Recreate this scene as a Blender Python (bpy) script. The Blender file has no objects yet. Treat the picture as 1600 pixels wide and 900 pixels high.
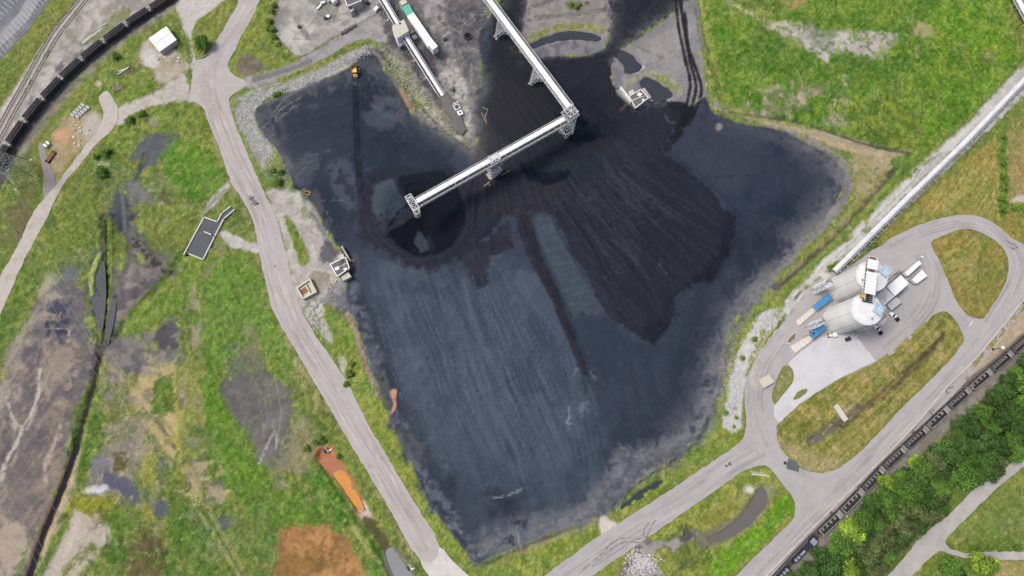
import bpy, bmesh, math, random
import numpy as np
from mathutils import Vector, Matrix
from mathutils.geometry import tessellate_polygon

# ------------------------------------------------------------------ camera
S = bpy.context.scene
H = 340.0                      # drone height in metres
FPX = 1067.0                   # focal length, in pixels of the 1600 px wide photograph
TILT = math.radians(13.0)
YAW = math.radians(-1.6)
cam = bpy.data.cameras.new('camera')
cam.sensor_width = 36.0
cam.lens = 36.0 * FPX / 1600.0
cam.clip_start = 1.0
cam.clip_end = 20000.0
camo = bpy.data.objects.new('camera', cam)
S.collection.objects.link(camo)
RM = Matrix.Rotation(YAW, 3, 'Y') @ Matrix.Rotation(TILT, 3, 'X')
camo.location = (0, 0, H)
camo.rotation_euler = RM.to_euler()
S.camera = camo

# ------------------------------------------------------------------ sky, sun, exposure
SUN_EL, SUN_AZ = math.radians(58), math.radians(-80)   # azimuth from +Y (photo up), towards +X
W = bpy.data.worlds.new('World')
S.world = W
W.use_nodes = True
nt = W.node_tree
sky = nt.nodes.new('ShaderNodeTexSky')
sky.sky_type = 'NISHITA'
sky.sun_disc = False
sky.sun_elevation = SUN_EL
sky.sun_rotation = SUN_AZ
sky.air_density = 1.0
sky.dust_density = 5.0
sky.ozone_density = 1.0
bg = nt.nodes['Background']
bg.inputs['Strength'].default_value = 0.125
nt.links.new(sky.outputs[0], bg.inputs['Color'])
sun = bpy.data.lights.new('sun', 'SUN')
sun.energy = 1.7
sun.angle = math.radians(13)
sun.color = (1.0, 0.95, 0.88)
suno = bpy.data.objects.new('sun', sun)
S.collection.objects.link(suno)
sd_ = Vector((math.sin(SUN_AZ) * math.cos(SUN_EL), math.cos(SUN_AZ) * math.cos(SUN_EL), math.sin(SUN_EL)))
suno.rotation_euler = sd_.to_track_quat('Z', 'Y').to_euler()
suno.location = (0, 0, 200)
vs = S.view_settings
vs.view_transform = 'Standard'
vs.look = 'None'
vs.gamma = 1.0
vs.exposure = 0.62
S.cycles.max_bounces = 5
S.cycles.use_denoising = True
S.cycles.denoising_prefilter = 'NONE'

# ------------------------------------------------------------------ where a point of the photograph lies in the world
RN = np.array(RM)
def P(px, py, z=0.0):
    d = RN @ np.array([(px - 800.0) / FPX, (450.0 - py) / FPX, -1.0])
    k = (z - H) / d[2]
    return (float(d[0] * k), float(d[1] * k), float(z))
def PV(px, py, z=0.0): return Vector(P(px, py, z))
def PA(pts):
    a = np.asarray(pts, float)
    d = np.stack([(a[:, 0] - 800) / FPX, (450 - a[:, 1]) / FPX, -np.ones(len(a))], 1) @ RN.T
    k = -H / d[:, 2]
    return d[:, :2] * k[:, None]
def crom(pts, n=4, closed=True):
    p = np.asarray(pts, float)
    if not closed:
        p = np.vstack([2 * p[0] - p[1], p, 2 * p[-1] - p[-2]])
    m = len(p)
    out = []
    rng = range(m) if closed else range(1, m - 2)
    for i in rng:
        a, b, c, d = p[(i - 1) % m], p[i % m], p[(i + 1) % m], p[(i + 2) % m]
        for k in range(n):
            t = k / n
            out.append(0.5 * ((2 * b) + (c - a) * t + (2 * a - 5 * b + 4 * c - d) * t * t + (3 * b - a - 3 * c + d) * t ** 3))
    if not closed:
        out.append(p[-2])
    return np.array(out)

# ------------------------------------------------------------------ colours and materials
KEXP = 1.55   # open flat ground: picture value (linear) = albedo * KEXP
def lin(c):
    c = np.asarray(c, float) / 255.0
    return np.where(c <= 0.04045, c / 12.92, ((c + 0.055) / 1.055) ** 2.4)
def alb(c): return np.clip(lin(c) / KEXP, 0.004, 0.82)
MATS = {}
def mat(name, rgb, rough=0.7, metal=0.0, var=0.12, scale=0.6, bump=0.0, spec=0.3, rand=0.0, dirt=None, dirt_amt=0.4):
    if name in MATS: return MATS[name]
    m = bpy.data.materials.new(name)
    m.use_nodes = True
    t = m.node_tree
    b = t.nodes['Principled BSDF']
    b.inputs['Roughness'].default_value = rough
    b.inputs['Metallic'].default_value = metal
    b.inputs['Specular IOR Level'].default_value = spec
    c = alb(rgb)
    geo = t.nodes.new('ShaderNodeNewGeometry')
    n = t.nodes.new('ShaderNodeTexNoise')
    n.inputs['Scale'].default_value = scale
    n.inputs['Detail'].default_value = 6
    t.links.new(geo.outputs['Position'], n.inputs['Vector'])
    mr = t.nodes.new('ShaderNodeMapRange')
    mr.inputs['From Min'].default_value = 0.3
    mr.inputs['From Max'].default_value = 0.7
    mr.inputs['To Min'].default_value = 1 - var
    mr.inputs['To Max'].default_value = 1 + var
    t.links.new(n.outputs['Fac'], mr.inputs['Value'])
    last = mr.outputs['Result']
    if rand:
        oi = t.nodes.new('ShaderNodeObjectInfo')
        m2 = t.nodes.new('ShaderNodeMapRange')
        m2.inputs['To Min'].default_value = 1 - rand
        m2.inputs['To Max'].default_value = 1 + rand
        t.links.new(oi.outputs['Random'], m2.inputs['Value'])
        mu = t.nodes.new('ShaderNodeMath'); mu.operation = 'MULTIPLY'
        t.links.new(last, mu.inputs[0]); t.links.new(m2.outputs['Result'], mu.inputs[1])
        last = mu.outputs[0]
    vm = t.nodes.new('ShaderNodeVectorMath'); vm.operation = 'SCALE'
    vm.inputs[0].default_value = tuple(c)
    t.links.new(last, vm.inputs['Scale'])
    col = vm.outputs[0]
    if dirt is not None:
        n2 = t.nodes.new('ShaderNodeTexNoise')
        n2.inputs['Scale'].default_value = scale * 0.35
        n2.inputs['Detail'].default_value = 8
        n2.inputs['Roughness'].default_value = 0.65
        t.links.new(geo.outputs['Position'], n2.inputs['Vector'])
        r2 = t.nodes.new('ShaderNodeMapRange')
        r2.inputs['From Min'].default_value = 0.48
        r2.inputs['From Max'].default_value = 0.68
        r2.inputs['To Max'].default_value = dirt_amt
        t.links.new(n2.outputs['Fac'], r2.inputs['Value'])
        mx = t.nodes.new('ShaderNodeMix'); mx.data_type = 'RGBA'
        t.links.new(r2.outputs['Result'], mx.inputs[0])
        t.links.new(col, mx.inputs[6])
        mx.inputs[7].default_value = (*alb(dirt), 1)
        col = mx.outputs[2]
    t.links.new(col, b.inputs['Base Color'])
    if bump:
        bp = t.nodes.new('ShaderNodeBump')
        bp.inputs['Strength'].default_value = bump
        bp.inputs['Distance'].default_value = 0.3
        t.links.new(n.outputs['Fac'], bp.inputs['Height'])
        t.links.new(bp.outputs[0], b.inputs['Normal'])
    MATS[name] = m
    return m

# ------------------------------------------------------------------ object helpers
COL = S.collection
def tag(o, label=None, cat=None, group=None, kind=None):
    if label: o['label'] = label
    if cat: o['category'] = cat
    if group: o['group'] = group
    if kind: o['kind'] = kind
    return o
def empty(name, loc, rz=0.0, **k):
    o = bpy.data.objects.new(name, None)
    o.empty_display_size = 0.5
    o.location = loc
    o.rotation_euler = (0, 0, rz)
    COL.objects.link(o)
    return tag(o, **k)
class MB:
    def __init__(s): s.v = []; s.f = []
    def add(s, vs, fs):
        n = len(s.v)
        s.v += [tuple(v) for v in vs]
        s.f += [tuple(i + n for i in f) for f in fs]
        return s
    def hexa(s, b, t):       # four bottom and four top corners, counter-clockwise from above
        return s.add(list(b) + list(t), [(3, 2, 1, 0), (4, 5, 6, 7), (0, 1, 5, 4), (1, 2, 6, 5), (2, 3, 7, 6), (3, 0, 4, 7)])
    def box(s, x0, x1, y0, y1, z0, z1):
        return s.hexa([(x0, y0, z0), (x1, y0, z0), (x1, y1, z0), (x0, y1, z0)], [(x0, y0, z1), (x1, y0, z1), (x1, y1, z1), (x0, y1, z1)])
    def obox(s, c, sx, sy, sz, rz=0.0):    # c = centre of the base
        ca, sa = math.cos(rz), math.sin(rz)
        q = [(c[0] + ca * x - sa * y, c[1] + sa * x + ca * y) for x, y in ((-sx / 2, -sy / 2), (sx / 2, -sy / 2), (sx / 2, sy / 2), (-sx / 2, sy / 2))]
        return s.hexa([(x, y, c[2]) for x, y in q], [(x, y, c[2] + sz) for x, y in q])
    def bar(s, a, b, w, h=None):
        a, b = Vector(a), Vector(b); h = h or w
        d = (b - a)
        if d.length < 1e-6: return s
        d.normalize()
        up = Vector((0, 0, 1)) if abs(d.z) < 0.95 else Vector((1, 0, 0))
        r = d.cross(up).normalized(); u = r.cross(d).normalized()
        q = [(-w / 2, -h / 2), (w / 2, -h / 2), (w / 2, h / 2), (-w / 2, h / 2)]
        vs_ = [a + r * x + u * y for x, y in q] + [b + r * x + u * y for x, y in q]
        return s.add(vs_, [(0, 1, 2, 3), (7, 6, 5, 4), (0, 4, 5, 1), (1, 5, 6, 2), (2, 6, 7, 3), (3, 7, 4, 0)])
    def cyl(s, c, r, h, n=24, r2=None, cap=True):
        r2 = r if r2 is None else r2
        b = [(c[0] + r * math.cos(2 * math.pi * i / n), c[1] + r * math.sin(2 * math.pi * i / n), c[2]) for i in range(n)]
        t = [(c[0] + r2 * math.cos(2 * math.pi * i / n), c[1] + r2 * math.sin(2 * math.pi * i / n), c[2] + h) for i in range(n)]
        f = [(i, (i + 1) % n, n + (i + 1) % n, n + i) for i in range(n)]
        if cap: f += [tuple(range(n - 1, -1, -1)), tuple(range(n, 2 * n))]
        return s.add(b + t, f)
    def tube(s, pts, r, n=6):
        pts = [Vector(p) for p in pts]
        m = len(pts); vs_ = []; fs = []
        for i, p in enumerate(pts):
            d = (pts[min(i + 1, m - 1)] - pts[max(i - 1, 0)]).normalized()
            up = Vector((0, 0, 1)) if abs(d.z) < 0.95 else Vector((1, 0, 0))
            a = d.cross(up).normalized(); b = a.cross(d).normalized()
            vs_ += [p + a * r * math.cos(2 * math.pi * k / n) + b * r * math.sin(2 * math.pi * k / n) for k in range(n)]
        for i in range(m - 1):
            for k in range(n):
                fs.append((i * n + k, i * n + (k + 1) % n, (i + 1) * n + (k + 1) % n, (i + 1) * n + k))
        fs += [tuple(range(n - 1, -1, -1)), tuple((m - 1) * n + k for k in range(n))]
        return s.add(vs_, fs)
    def mesh(s, name, m, smooth=False):
        me = bpy.data.meshes.new(name)
        me.from_pydata(s.v, [], s.f)
        me.materials.append(m)
        bm = bmesh.new(); bm.from_mesh(me)
        bmesh.ops.recalc_face_normals(bm, faces=bm.faces)
        bm.to_mesh(me); bm.free()
        if smooth: me.polygons.foreach_set('use_smooth', [True] * len(me.polygons))
        return me
    def build(s, name, m, parent=None, smooth=False, **k):
        o = bpy.data.objects.new(name, s.mesh(name, m, smooth))
        COL.objects.link(o)
        if parent: o.parent = parent
        return tag(o, **k)
def linkmesh(name, me, parent=None, loc=(0, 0, 0), rz=0.0, **k):
    o = bpy.data.objects.new(name, me)
    COL.objects.link(o)
    o.location = loc; o.rotation_euler = (0, 0, rz)
    if parent: o.parent = parent
    return tag(o, **k)
def copy_tree(o, parent=None):
    c = o.copy(); COL.objects.link(c); c.parent = parent
    for ch in list(o.children):
        copy_tree(ch, c)
    return c
def sheet(name, outer, z, m, holes=(), thick=0.0, parent=None, **k):
    """flat sheet (world xy outlines), optional holes; thick > 0 gives it edges that go down"""
    loops = [[Vector((x, y, 0)) for x, y in outer]] + [[Vector((x, y, 0)) for x, y in h] for h in holes]
    tris = tessellate_polygon(loops)
    vs_ = [(p.x, p.y, z) for l in loops for p in l]
    fs = [tuple(t) for t in tris]
    if thick:
        o0 = 0
        for l in loops:
            n = len(l); base = len(vs_)
            vs_ += [(p.x, p.y, z - thick) for p in l]
            fs += [(o0 + i, o0 + (i + 1) % n, base + (i + 1) % n, base + i) for i in range(n)]
            o0 += n
    # tessellate indexes run over the loops in order, before the skirts were added
    me = bpy.data.meshes.new(name)
    me.from_pydata(vs_, [], fs)
    me.materials.append(m)
    bm = bmesh.new(); bm.from_mesh(me)
    bmesh.ops.recalc_face_normals(bm, faces=bm.faces)
    up = [f for f in bm.faces if abs(f.normal.z) > 0.9]
    if up and up[0].normal.z < 0:
        bmesh.ops.reverse_faces(bm, faces=bm.faces)
    for f in bm.faces:
        if abs(f.normal.z) > 0.9 and f.normal.z < 0: f.normal_flip()
    bm.to_mesh(me); bm.free()
    o = bpy.data.objects.new(name, me)
    COL.objects.link(o)
    if parent: o.parent = parent
    return tag(o, **k)

# ================================================================== PAVEMENT OUTLINES (points of the photograph, on the ground)
ROAD_W = [(376,-20),(372,5),(355,35),(337,67),(333,80),(322,90),(308,93),(303,102),(300,120),(296,155),(306,160),(320,172),(330,198),(341,225),(360,282),(382,317),(395,345),(400,365),(407,405),(417,450),(427,487),(440,512),(455,535),(487,590),(537,675),(600,780),(657,876),
 (687,854),(645,780),(582,675),(540,592),(487,515),(470,480),(459,450),(448,400),(432,342),(417,310),(400,272),(389,245),(379,222),(367,192),(359,168),(359,152),(370,143),(384,134),(380,124),(364,117),(357,107),(358,95),(370,72),(385,40),(400,12),(412,-20)]
ROAD_W_END = [(657,877),(687,855),(700,868),(716,885),(760,922),(800,940),(790,1000),(710,990),(674,905)]
ROAD_E = [(802,940),(830,918),(857,895),(940,835),(1025,780),(1130,710),(1150,696),(1160,686),(1165,675),(1166,640),(1168,610),(1175,580),(1185,558),(1200,537),(1215,515),(1236,490),(1262,458),(1285,440),(1305,428),(1332,414),(1365,390),(1412,365),(1462,345),(1495,338),(1522,337),(1545,346),(1570,365),(1600,382),(1660,412),
 (1600,465),(1522,560),(1482,597),(1417,674),(1305,785),(1200,892),(1150,945),(1108,945),(1150,900),(1200,850),(1225,826),(1240,809),(1242,785),(1230,765),(1215,747),(1205,733),(1195,728),(1182,729),(1155,740),(1080,792),(1012,840),(925,900),(880,932),(800,985)]
ISL_A = [(1465,489),(1475,487),(1486,492),(1500,512),(1506,530),(1500,542),(1482,565),(1440,607),(1400,647),(1375,675),(1345,705),(1325,722),(1305,734),(1285,739),(1265,737),(1247,730),(1225,707),(1216,690),(1213,672),(1217,662),(1250,632),(1300,599),(1340,579),(1369,566),(1400,540),(1435,507)]
ISL_B = [(1455,380),(1470,370),(1490,361),(1512,357),(1535,364),(1560,380),(1573,398),(1576,418),(1570,450),(1554,478),(1537,498),(1512,492),(1494,470),(1485,448),(1470,412)]
PAD = [(1232,567),(1250,550),(1282,527),(1332,519),(1369,564),(1340,577),(1300,597),(1250,630),(1217,660),(1210,652),(1209,635),(1230,610),(1240,590)]
ISL_C = [(1239,625),(1245,614),(1254,608),(1262,609),(1258,616),(1248,622)]
ISL_D = [(1222,574),(1235,573),(1240,585),(1238,598),(1225,615),(1211,631),(1206,620),(1212,600)]
ROAD_SE = [(1385,905),(1420,862),(1440,838),(1475,810),(1490,796),(1530,758),(1557,742),(1600,705),(1660,655),(1660,690),(1600,728),(1540,780),(1510,810),(1482,837),(1478,848),(1485,857),(1510,864),(1540,862),(1600,862),(1680,862),(1680,876),(1600,875),(1550,874),(1505,871),(1475,862),(1463,864),(1450,875),(1425,900),(1410,920)]
ROAD_NW = [(167,142),(156,150),(155,158),(161,175),(155,200),(135,225),(108,262),(82,295),(52,332),(27,385),(0,432),(-40,500),(-40,560),(0,492),(22,442),(45,392),(75,337),(97,291),(125,257),(150,226),(172,206),(180,195),(184,172),(180,160)]
SPUR = [(60,232),(65,223),(74,247),(83,268),(86,288),(72,309),(67,300),(68,272)]
LOT = [(-60,-40),(95,-40),(78,0),(60,25),(42,50),(20,72),(0,93),(-60,150)]
PAVED = [ROAD_W, ROAD_W_END, ROAD_E, ROAD_SE, ROAD_NW, SPUR, LOT]
ISLES = [ISL_A, ISL_B, ISL_C, ISL_D]
COAL = [(397,178),(404,165),(440,150),(500,125),(545,105),(570,82),(590,95),(618,135),(650,185),(700,215),(738,237),(746,205),(741,170),(752,140),(752,100),(748,62),(760,30),(790,0),(797,-25),(822,-25),(815,50),(803,82),(830,92),(870,87),(920,88),(945,74),(952,50),(962,0),(970,-25),(1085,-25),(1062,8),(1000,55),(972,74),(956,95),(954,128),(968,150),(1000,171),(1035,168),(1060,158),(1080,165),(1102,150),(1112,172),(1130,182),(1180,196),(1240,212),(1290,242),(1315,266),(1317,292),(1300,325),(1280,350),(1240,387),(1200,430),(1165,470),(1140,520),(1125,570),(1115,620),(1095,670),(1060,708),(1012,735),(985,762),(960,790),(935,800),(922,815),(870,830),(800,858),(752,880),(736,872),(718,850),(700,828),(670,780),(640,720),(615,665),(592,605),(575,560),(560,510),(547,482),(540,452),(545,422),(530,390),(505,350),(490,320),(470,300),(455,295),(450,260),(430,230),(406,200)]

# ================================================================== GROUND GRID
RES = 0.55
X0, X1, Y0, Y1 = -335.0, 335.0, -92.0, 285.0
NX = int((X1 - X0) / RES) // 2 * 2 + 1
NY = int((Y1 - Y0) / RES) // 2 * 2 + 1
gx = (X0 + RES * np.arange(NX)).astype(np.float32)
gy = (Y0 + RES * np.arange(NY)).astype(np.float32)
GX, GY = np.meshgrid(gx, gy)
def hash2(i, j, seed):
    h = (i.astype(np.int64) * 374761393 + j.astype(np.int64) * 668265263 + seed * 1442695041) & 0x7fffffff
    h = ((h ^ (h >> 13)) * 1274126177) & 0x7fffffff
    return ((h ^ (h >> 16)) & 0xffff).astype(np.float32) / 65535.0
def vnoise(x, y, seed=0):
    xi = np.floor(x); yi = np.floor(y)
    fx = x - xi; fy = y - yi
    fx = fx * fx * (3 - 2 * fx); fy = fy * fy * (3 - 2 * fy)
    i0 = int(xi.min()); j0 = int(yi.min())
    i1 = int(xi.max()) + 2; j1 = int(yi.max()) + 2
    jj, ii = np.meshgrid(np.arange(j0, j1 + 1), np.arange(i0, i1 + 1), indexing='ij')
    T = hash2(ii, jj, seed)
    a = (xi - i0).astype(np.int32); b = (yi - j0).astype(np.int32)
    v = (T[b, a] * (1 - fx) + T[b, a + 1] * fx) * (1 - fy) + (T[b + 1, a] * (1 - fx) + T[b + 1, a + 1] * fx) * fy
    return (v * 2 - 1).astype(np.float32)
def fbm(x, y, scale, octaves=4, seed=0, gain=0.5):
    out = 0; amp = 1; tot = 0; f = 1.0 / scale
    for k in range(octaves):
        c, s = math.cos(k * 1.1), math.sin(k * 1.1)
        out = out + amp * vnoise((c * x - s * y) * f + 31.7 * k, (s * x + c * y) * f - 17.3 * k, seed + k * 7)
        tot += amp; amp *= gain; f *= 2.03
    return out / tot * 1.6
def smooth(a, b, x):
    t = np.clip((x - a) / (b - a), 0, 1)
    return t * t * (3 - 2 * t)
N_F = vnoise(GX / 0.9, GY / 0.9, 5)                    # finest grain
N_1 = fbm(GX, GY, 3.2, 3, 11)
N_2 = fbm(GX, GY, 11.0, 4, 23)
N_3 = fbm(GX, GY, 38.0, 4, 37)
_wx, _wy = 7.0 * N_2, 7.0 * fbm(GX, GY, 12.0, 3, 211)
W_1 = fbm(GX + _wx, GY + _wy, 13.0, 5, 221)            # swirled patches
W_2 = fbm(GX + 0.6 * _wx, GY + 0.6 * _wy, 5.5, 4, 231)
R_1 = 1 - 2.2 * np.abs(fbm(GX + _wx, GY + _wy, 12.0, 4, 241))   # veins
R_2 = 1 - 2.2 * np.abs(fbm(GX + 0.5 * _wx, GY + 0.5 * _wy, 5.0, 3, 251))
V_1 = fbm(GX, GY, 2.2, 3, 261)
NOI = {'f': N_F, 1: N_1, 2: N_2, 3: N_3, 'w': W_1, 'v': W_2, 'r': R_1, 's': R_2, 'g': V_1}
PXG, PYG = GX.copy(), GY.copy()                        # where a raised point's colour is looked up (ground point under the same sight line)

def _sd(x, y, pts, closed=True):
    best = np.full(x.shape, 1e12, np.float32)
    inside = np.zeros(x.shape, bool)
    n = len(pts)
    for i in range(n if closed else n - 1):
        ax, ay = pts[i]; bx, by = pts[(i + 1) % n]
        dx, dy = bx - ax, by - ay
        L = dx * dx + dy * dy
        if L < 1e-9: continue
        t = np.clip(((x - ax) * dx + (y - ay) * dy) / L, 0, 1)
        d = (x - ax - t * dx) ** 2 + (y - ay - t * dy) ** 2
        np.minimum(best, d, out=best)
        if closed and ay != by:
            c = (ay > y) != (by > y)
            inside ^= c & (x < (bx - ax) * (y - ay) / (by - ay) + ax)
    d = np.sqrt(best)
    return np.where(inside, -d, d) if closed else d
def sdf(pts, margin, closed=True, proj=True):
    """signed distance in metres over the part of the grid near the outline: (rows, cols, distance)"""
    a = np.asarray(pts)
    mg = margin + (14.0 if proj else 0.0)
    i0 = max(0, int((a[:, 0].min() - mg - X0) / RES) // 2 * 2); i1 = min(NX, int((a[:, 0].max() + mg - X0) / RES) // 2 * 2 + 3)
    j0 = max(0, int((a[:, 1].min() - mg - Y0) / RES) // 2 * 2); j1 = min(NY, int((a[:, 1].max() + mg - Y0) / RES) // 2 * 2 + 3)
    if i1 - i0 < 3 or j1 - j0 < 3: return None
    sl = (slice(j0, j1), slice(i0, i1))
    XX, YY = (PXG, PYG) if proj else (GX, GY)
    c = _sd(XX[sl][::2, ::2], YY[sl][::2, ::2], a, closed)
    out = np.empty((j1 - j0, i1 - i0), np.float32)
    out[::2, ::2] = c
    out[::2, 1::2] = 0.5 * (c[:, :-1] + c[:, 1:])
    out[1::2] = 0.5 * (out[:-1:2] + out[2::2])
    return sl, out

def inside(p, poly):
    c = False; n = len(poly)
    for i in range(n):
        (x1, y1), (x2, y2) = poly[i], poly[(i + 1) % n]
        if (y1 > p[1]) != (y2 > p[1]) and p[0] < (x2 - x1) * (p[1] - y1) / (y2 - y1) + x1: c = not c
    return c
# ------------------------------------------------------------------ heights
Z = np.zeros(GX.shape, np.float32)
pave = np.full(GX.shape, 99.0, np.float32)
for pl in PAVED:
    r = sdf(crom(PA(pl), 2), 8, proj=False)
    if r: pave[r[0]] = np.minimum(pave[r[0]], r[1])
for pl in ISLES:
    r = sdf(crom(PA(pl), 2), 3, proj=False)
    if r: pave[r[0]] = np.where(r[1] < 0, -r[1], pave[r[0]])
def dig(pts, width, depth, slope=2.0, closed=False, cr=3):
    q = crom(PA(pts), cr, closed)
    r = sdf(q, width / 2 + slope + 2, closed, proj=False)
    if not r: return
    d = r[1] - (0 if closed else width / 2) + 0.5 * N_1[r[0]]
    t = smooth(slope, -0.3, d)
    Z[r[0]] = Z[r[0]] - depth * t
coal_w = PA(COAL)
sl_c, d_c = sdf(crom(coal_w, 2), 30, proj=False)
coal_sd = np.full(GX.shape, 60.0, np.float32); coal_sd[sl_c] = d_c
coal_e = coal_sd + 0.8 * N_2 + 0.45 * N_1                 # ragged edge
ins = np.clip(-coal_e, 0, None)
# flat-topped heap, higher in the middle and towards the lower left
def gauss(px, py, r, amp):
    x, y, _ = P(px, py)
    return amp * np.exp(-((GX - x) ** 2 + (GY - y) ** 2) / (2 * r * r))
heap = (smooth(0, 26, ins) * 4.2 + gauss(760, 600, 55, 2.2) + gauss(1080, 360, 45, 1.8) + gauss(900, 300, 40, 1.6) - gauss(960, 640, 40, 1.0)) * smooth(0, 30, ins)
heap = heap * (1 + 0.05 * N_3) + 0.10 * N_2 * smooth(0, 8, ins)
def crater(px, py, rx, depth, rim, sq=1.0, ang=0.0):
    global heap
    x, y, _ = P(px, py)
    c, s = math.cos(ang), math.sin(ang)
    u = (GX - x) * c + (GY - y) * s; v = (-(GX - x) * s + (GY - y) * c) * sq
    d = np.sqrt(u * u + v * v) * (1 + 0.05 * N_3) + 0.35 * N_2
    heap = heap - depth * np.clip(1 - d / rx, 0, 1) ** 0.9
    heap = heap + rim * np.exp(-((d - rx * 1.18) / (rx * 0.16)) ** 2)
crater(664, 342, 20.0, 7.5, 0.9)
crater(852, 268, 11.0, 2.8, 0.0, 1.7, 0.1)
crater(903, 204, 9.0, 2.4, 0.0)
# slopes of the dozed lobes: low steps at their toes
LOBE = [(792,338),(830,332),(858,338),(882,372),(910,420),(945,478),(972,510),(998,531),(1022,534),(1036,520),(1050,500),(1048,472),(1072,447),(1108,441),(1125,420),(1140,388),(1151,352),(1138,328),(1110,300),(1078,272),(1050,250),(1035,232),(1060,200),(1080,168),(1030,160),(985,172),(962,150),(945,100),(870,98),(812,98),(768,120),(740,240),(720,330),(745,380)]
r = sdf(crom(PA(LOBE), 3), 12, proj=False)
heap[r[0]] += 1.0 * smooth(2.5, -2.5, r[1] + 1.2 * N_1[r[0]])
STRIP = [(806,335),(828,340),(842,388),(872,455),(896,520),(918,583),(906,577),(880,512),(852,448),(822,395)]
r = sdf(crom(PA(STRIP), 3), 12, proj=False)
heap[r[0]] += 0.7 * smooth(1.5, -2.0, r[1] + 0.7 * N_1[r[0]])
# windrows left by the dozers: they run down the lower plane and fan out over the fresh lobes
for (ox_, oy_), pl_, am in (((540, 60), [(560,430),(660,400),(790,390),(860,480),(915,590),(955,720),(930,780),(790,830),(740,840),(660,720),(590,540)], 0.34), ((760, 90), LOBE, 0.34)):
    fx_, fy_, _z = P(ox_, oy_)
    r = sdf(crom(PA(pl_), 2), 14, proj=False); sl_ = r[0]
    an_ = np.arctan2(GX[sl_] - fx_, GY[sl_] - fy_) * 110 + 0.5 * N_3[sl_]; ra_ = np.hypot(GX[sl_] - fx_, GY[sl_] - fy_)
    heap[sl_] += am * smooth(10, -8, r[1]) * smooth(3, 12, ins[sl_]) * (vnoise(an_ / 2.2, ra_ / 30.0, 501) + 0.5 * vnoise(an_ / 1.1, ra_ / 16.0, 502))
Z += np.where(coal_e < 0, heap, 0)
# ditches, ponds, banks
DITCH1 = [(163,340),(166,400),(166,470),(160,530),(155,560),(147,600),(130,660),(118,705),(95,770),(70,830),(46,900),(30,940)]
DITCH2 = [(300,385),(283,405),(262,432),(235,462),(205,495),(175,532),(158,556)]
DITCH3 = [(505,715),(540,770),(570,812),(600,860),(622,905)]
DITCH4 = [(1136,175),(1180,182),(1240,190),(1300,208),(1350,225),(1420,240)]
DITCH5 = [(1400,262),(1370,300),(1335,340),(1290,385),(1250,420),(1215,450)]
DITCH6 = [(965,795),(990,770),(1040,738),(1075,712),(1100,690),(1112,660)]
DITCH7 = [(1090,0),(1098,50),(1112,100),(1128,150)]
for q, w_, dp in ((DITCH1, 3, 1.3), (DITCH2, 2.5, 1.0), (DITCH3, 4.5, 1.2), (DITCH4, 2.5, 1.0), (DITCH5, 2.0, 0.8), (DITCH6, 3.0, 1.2), (DITCH7, 2, 0.8)):
    dig(q, w_, dp)
POND1 = [(965,84),(972,79),(984,84),(995,95),(1003,104),(998,111),(985,113),(977,112),(976,103),(968,95)]
POND2 = [(1001,128),(1010,121),(1022,126),(1038,136),(1049,145),(1050,152),(1038,156),(1022,155),(1012,148)]
POND3 = [(824,72),(838,64),(860,55),(885,49),(915,50),(935,56),(938,62),(920,63),(900,61),(880,62),(862,66),(845,72),(828,77)]
POND4 = [(497,707),(508,700),(518,705),(520,715),(532,725),(541,742),(552,766),(566,792),(572,800),(563,803),(550,785),(536,758),(520,737),(506,722)]
POND5 = [(603,864),(613,856),(624,868),(636,886),(645,905),(625,915),(612,890)]
POND6 = [(1105,840),(1130,830),(1155,810),(1172,788),(1185,765),(1196,766),(1199,782),(1190,800),(1175,818),(1150,835),(1120,848)]
POND7 = [(972,790),(985,780),(1005,765),(1030,752),(1036,757),(1015,770),(990,786),(976,798)]
POND8 = [(1262,690),(1272,683),(1290,674),(1303,668),(1300,676),(1280,688),(1268,697)]
MARSH = [(152,398),(170,390),(190,360),(205,345),(215,352),(218,372),(204,398),(198,425),(192,455),(205,490),(190,510),(172,520),(163,545),(155,528),(150,485),(142,465),(145,430)]
for q in (POND1, POND2, POND3, POND5, POND6, POND7, POND8):
    dig(q, 0, 0.7, 0.8, True)
dig(POND4, 0, 0.9, 0.8, True)
dig(MARSH, 0, 0.55, 3.0, True)
r = sdf(crom(PA(MARSH), 3), 4, proj=False)
Z[r[0]] += smooth(3, -1, r[1]) * (0.30 * W_2[r[0]] + 0.22 * N_1[r[0]])
dig([(170,340),(170,380),(169,430),(165,480),(160,535)], 3.6, -0.75, 1.2)
dig([(145,460),(143,435),(150,412),(157,398)], 2.0, -0.6, 1.0)
dig([(218,385),(235,400),(232,430),(212,445),(205,470),(208,420)], 0, -0.6, 3.0, True)
dig([(176,360),(196,372),(190,405),(176,425),(170,395)], 0, -0.55, 2.0, True)
PONDS = {'a': POND1}
# lookup of colours on raised ground
PXG = GX * H / (H - Z); PYG = GY * H / (H - Z)

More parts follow.
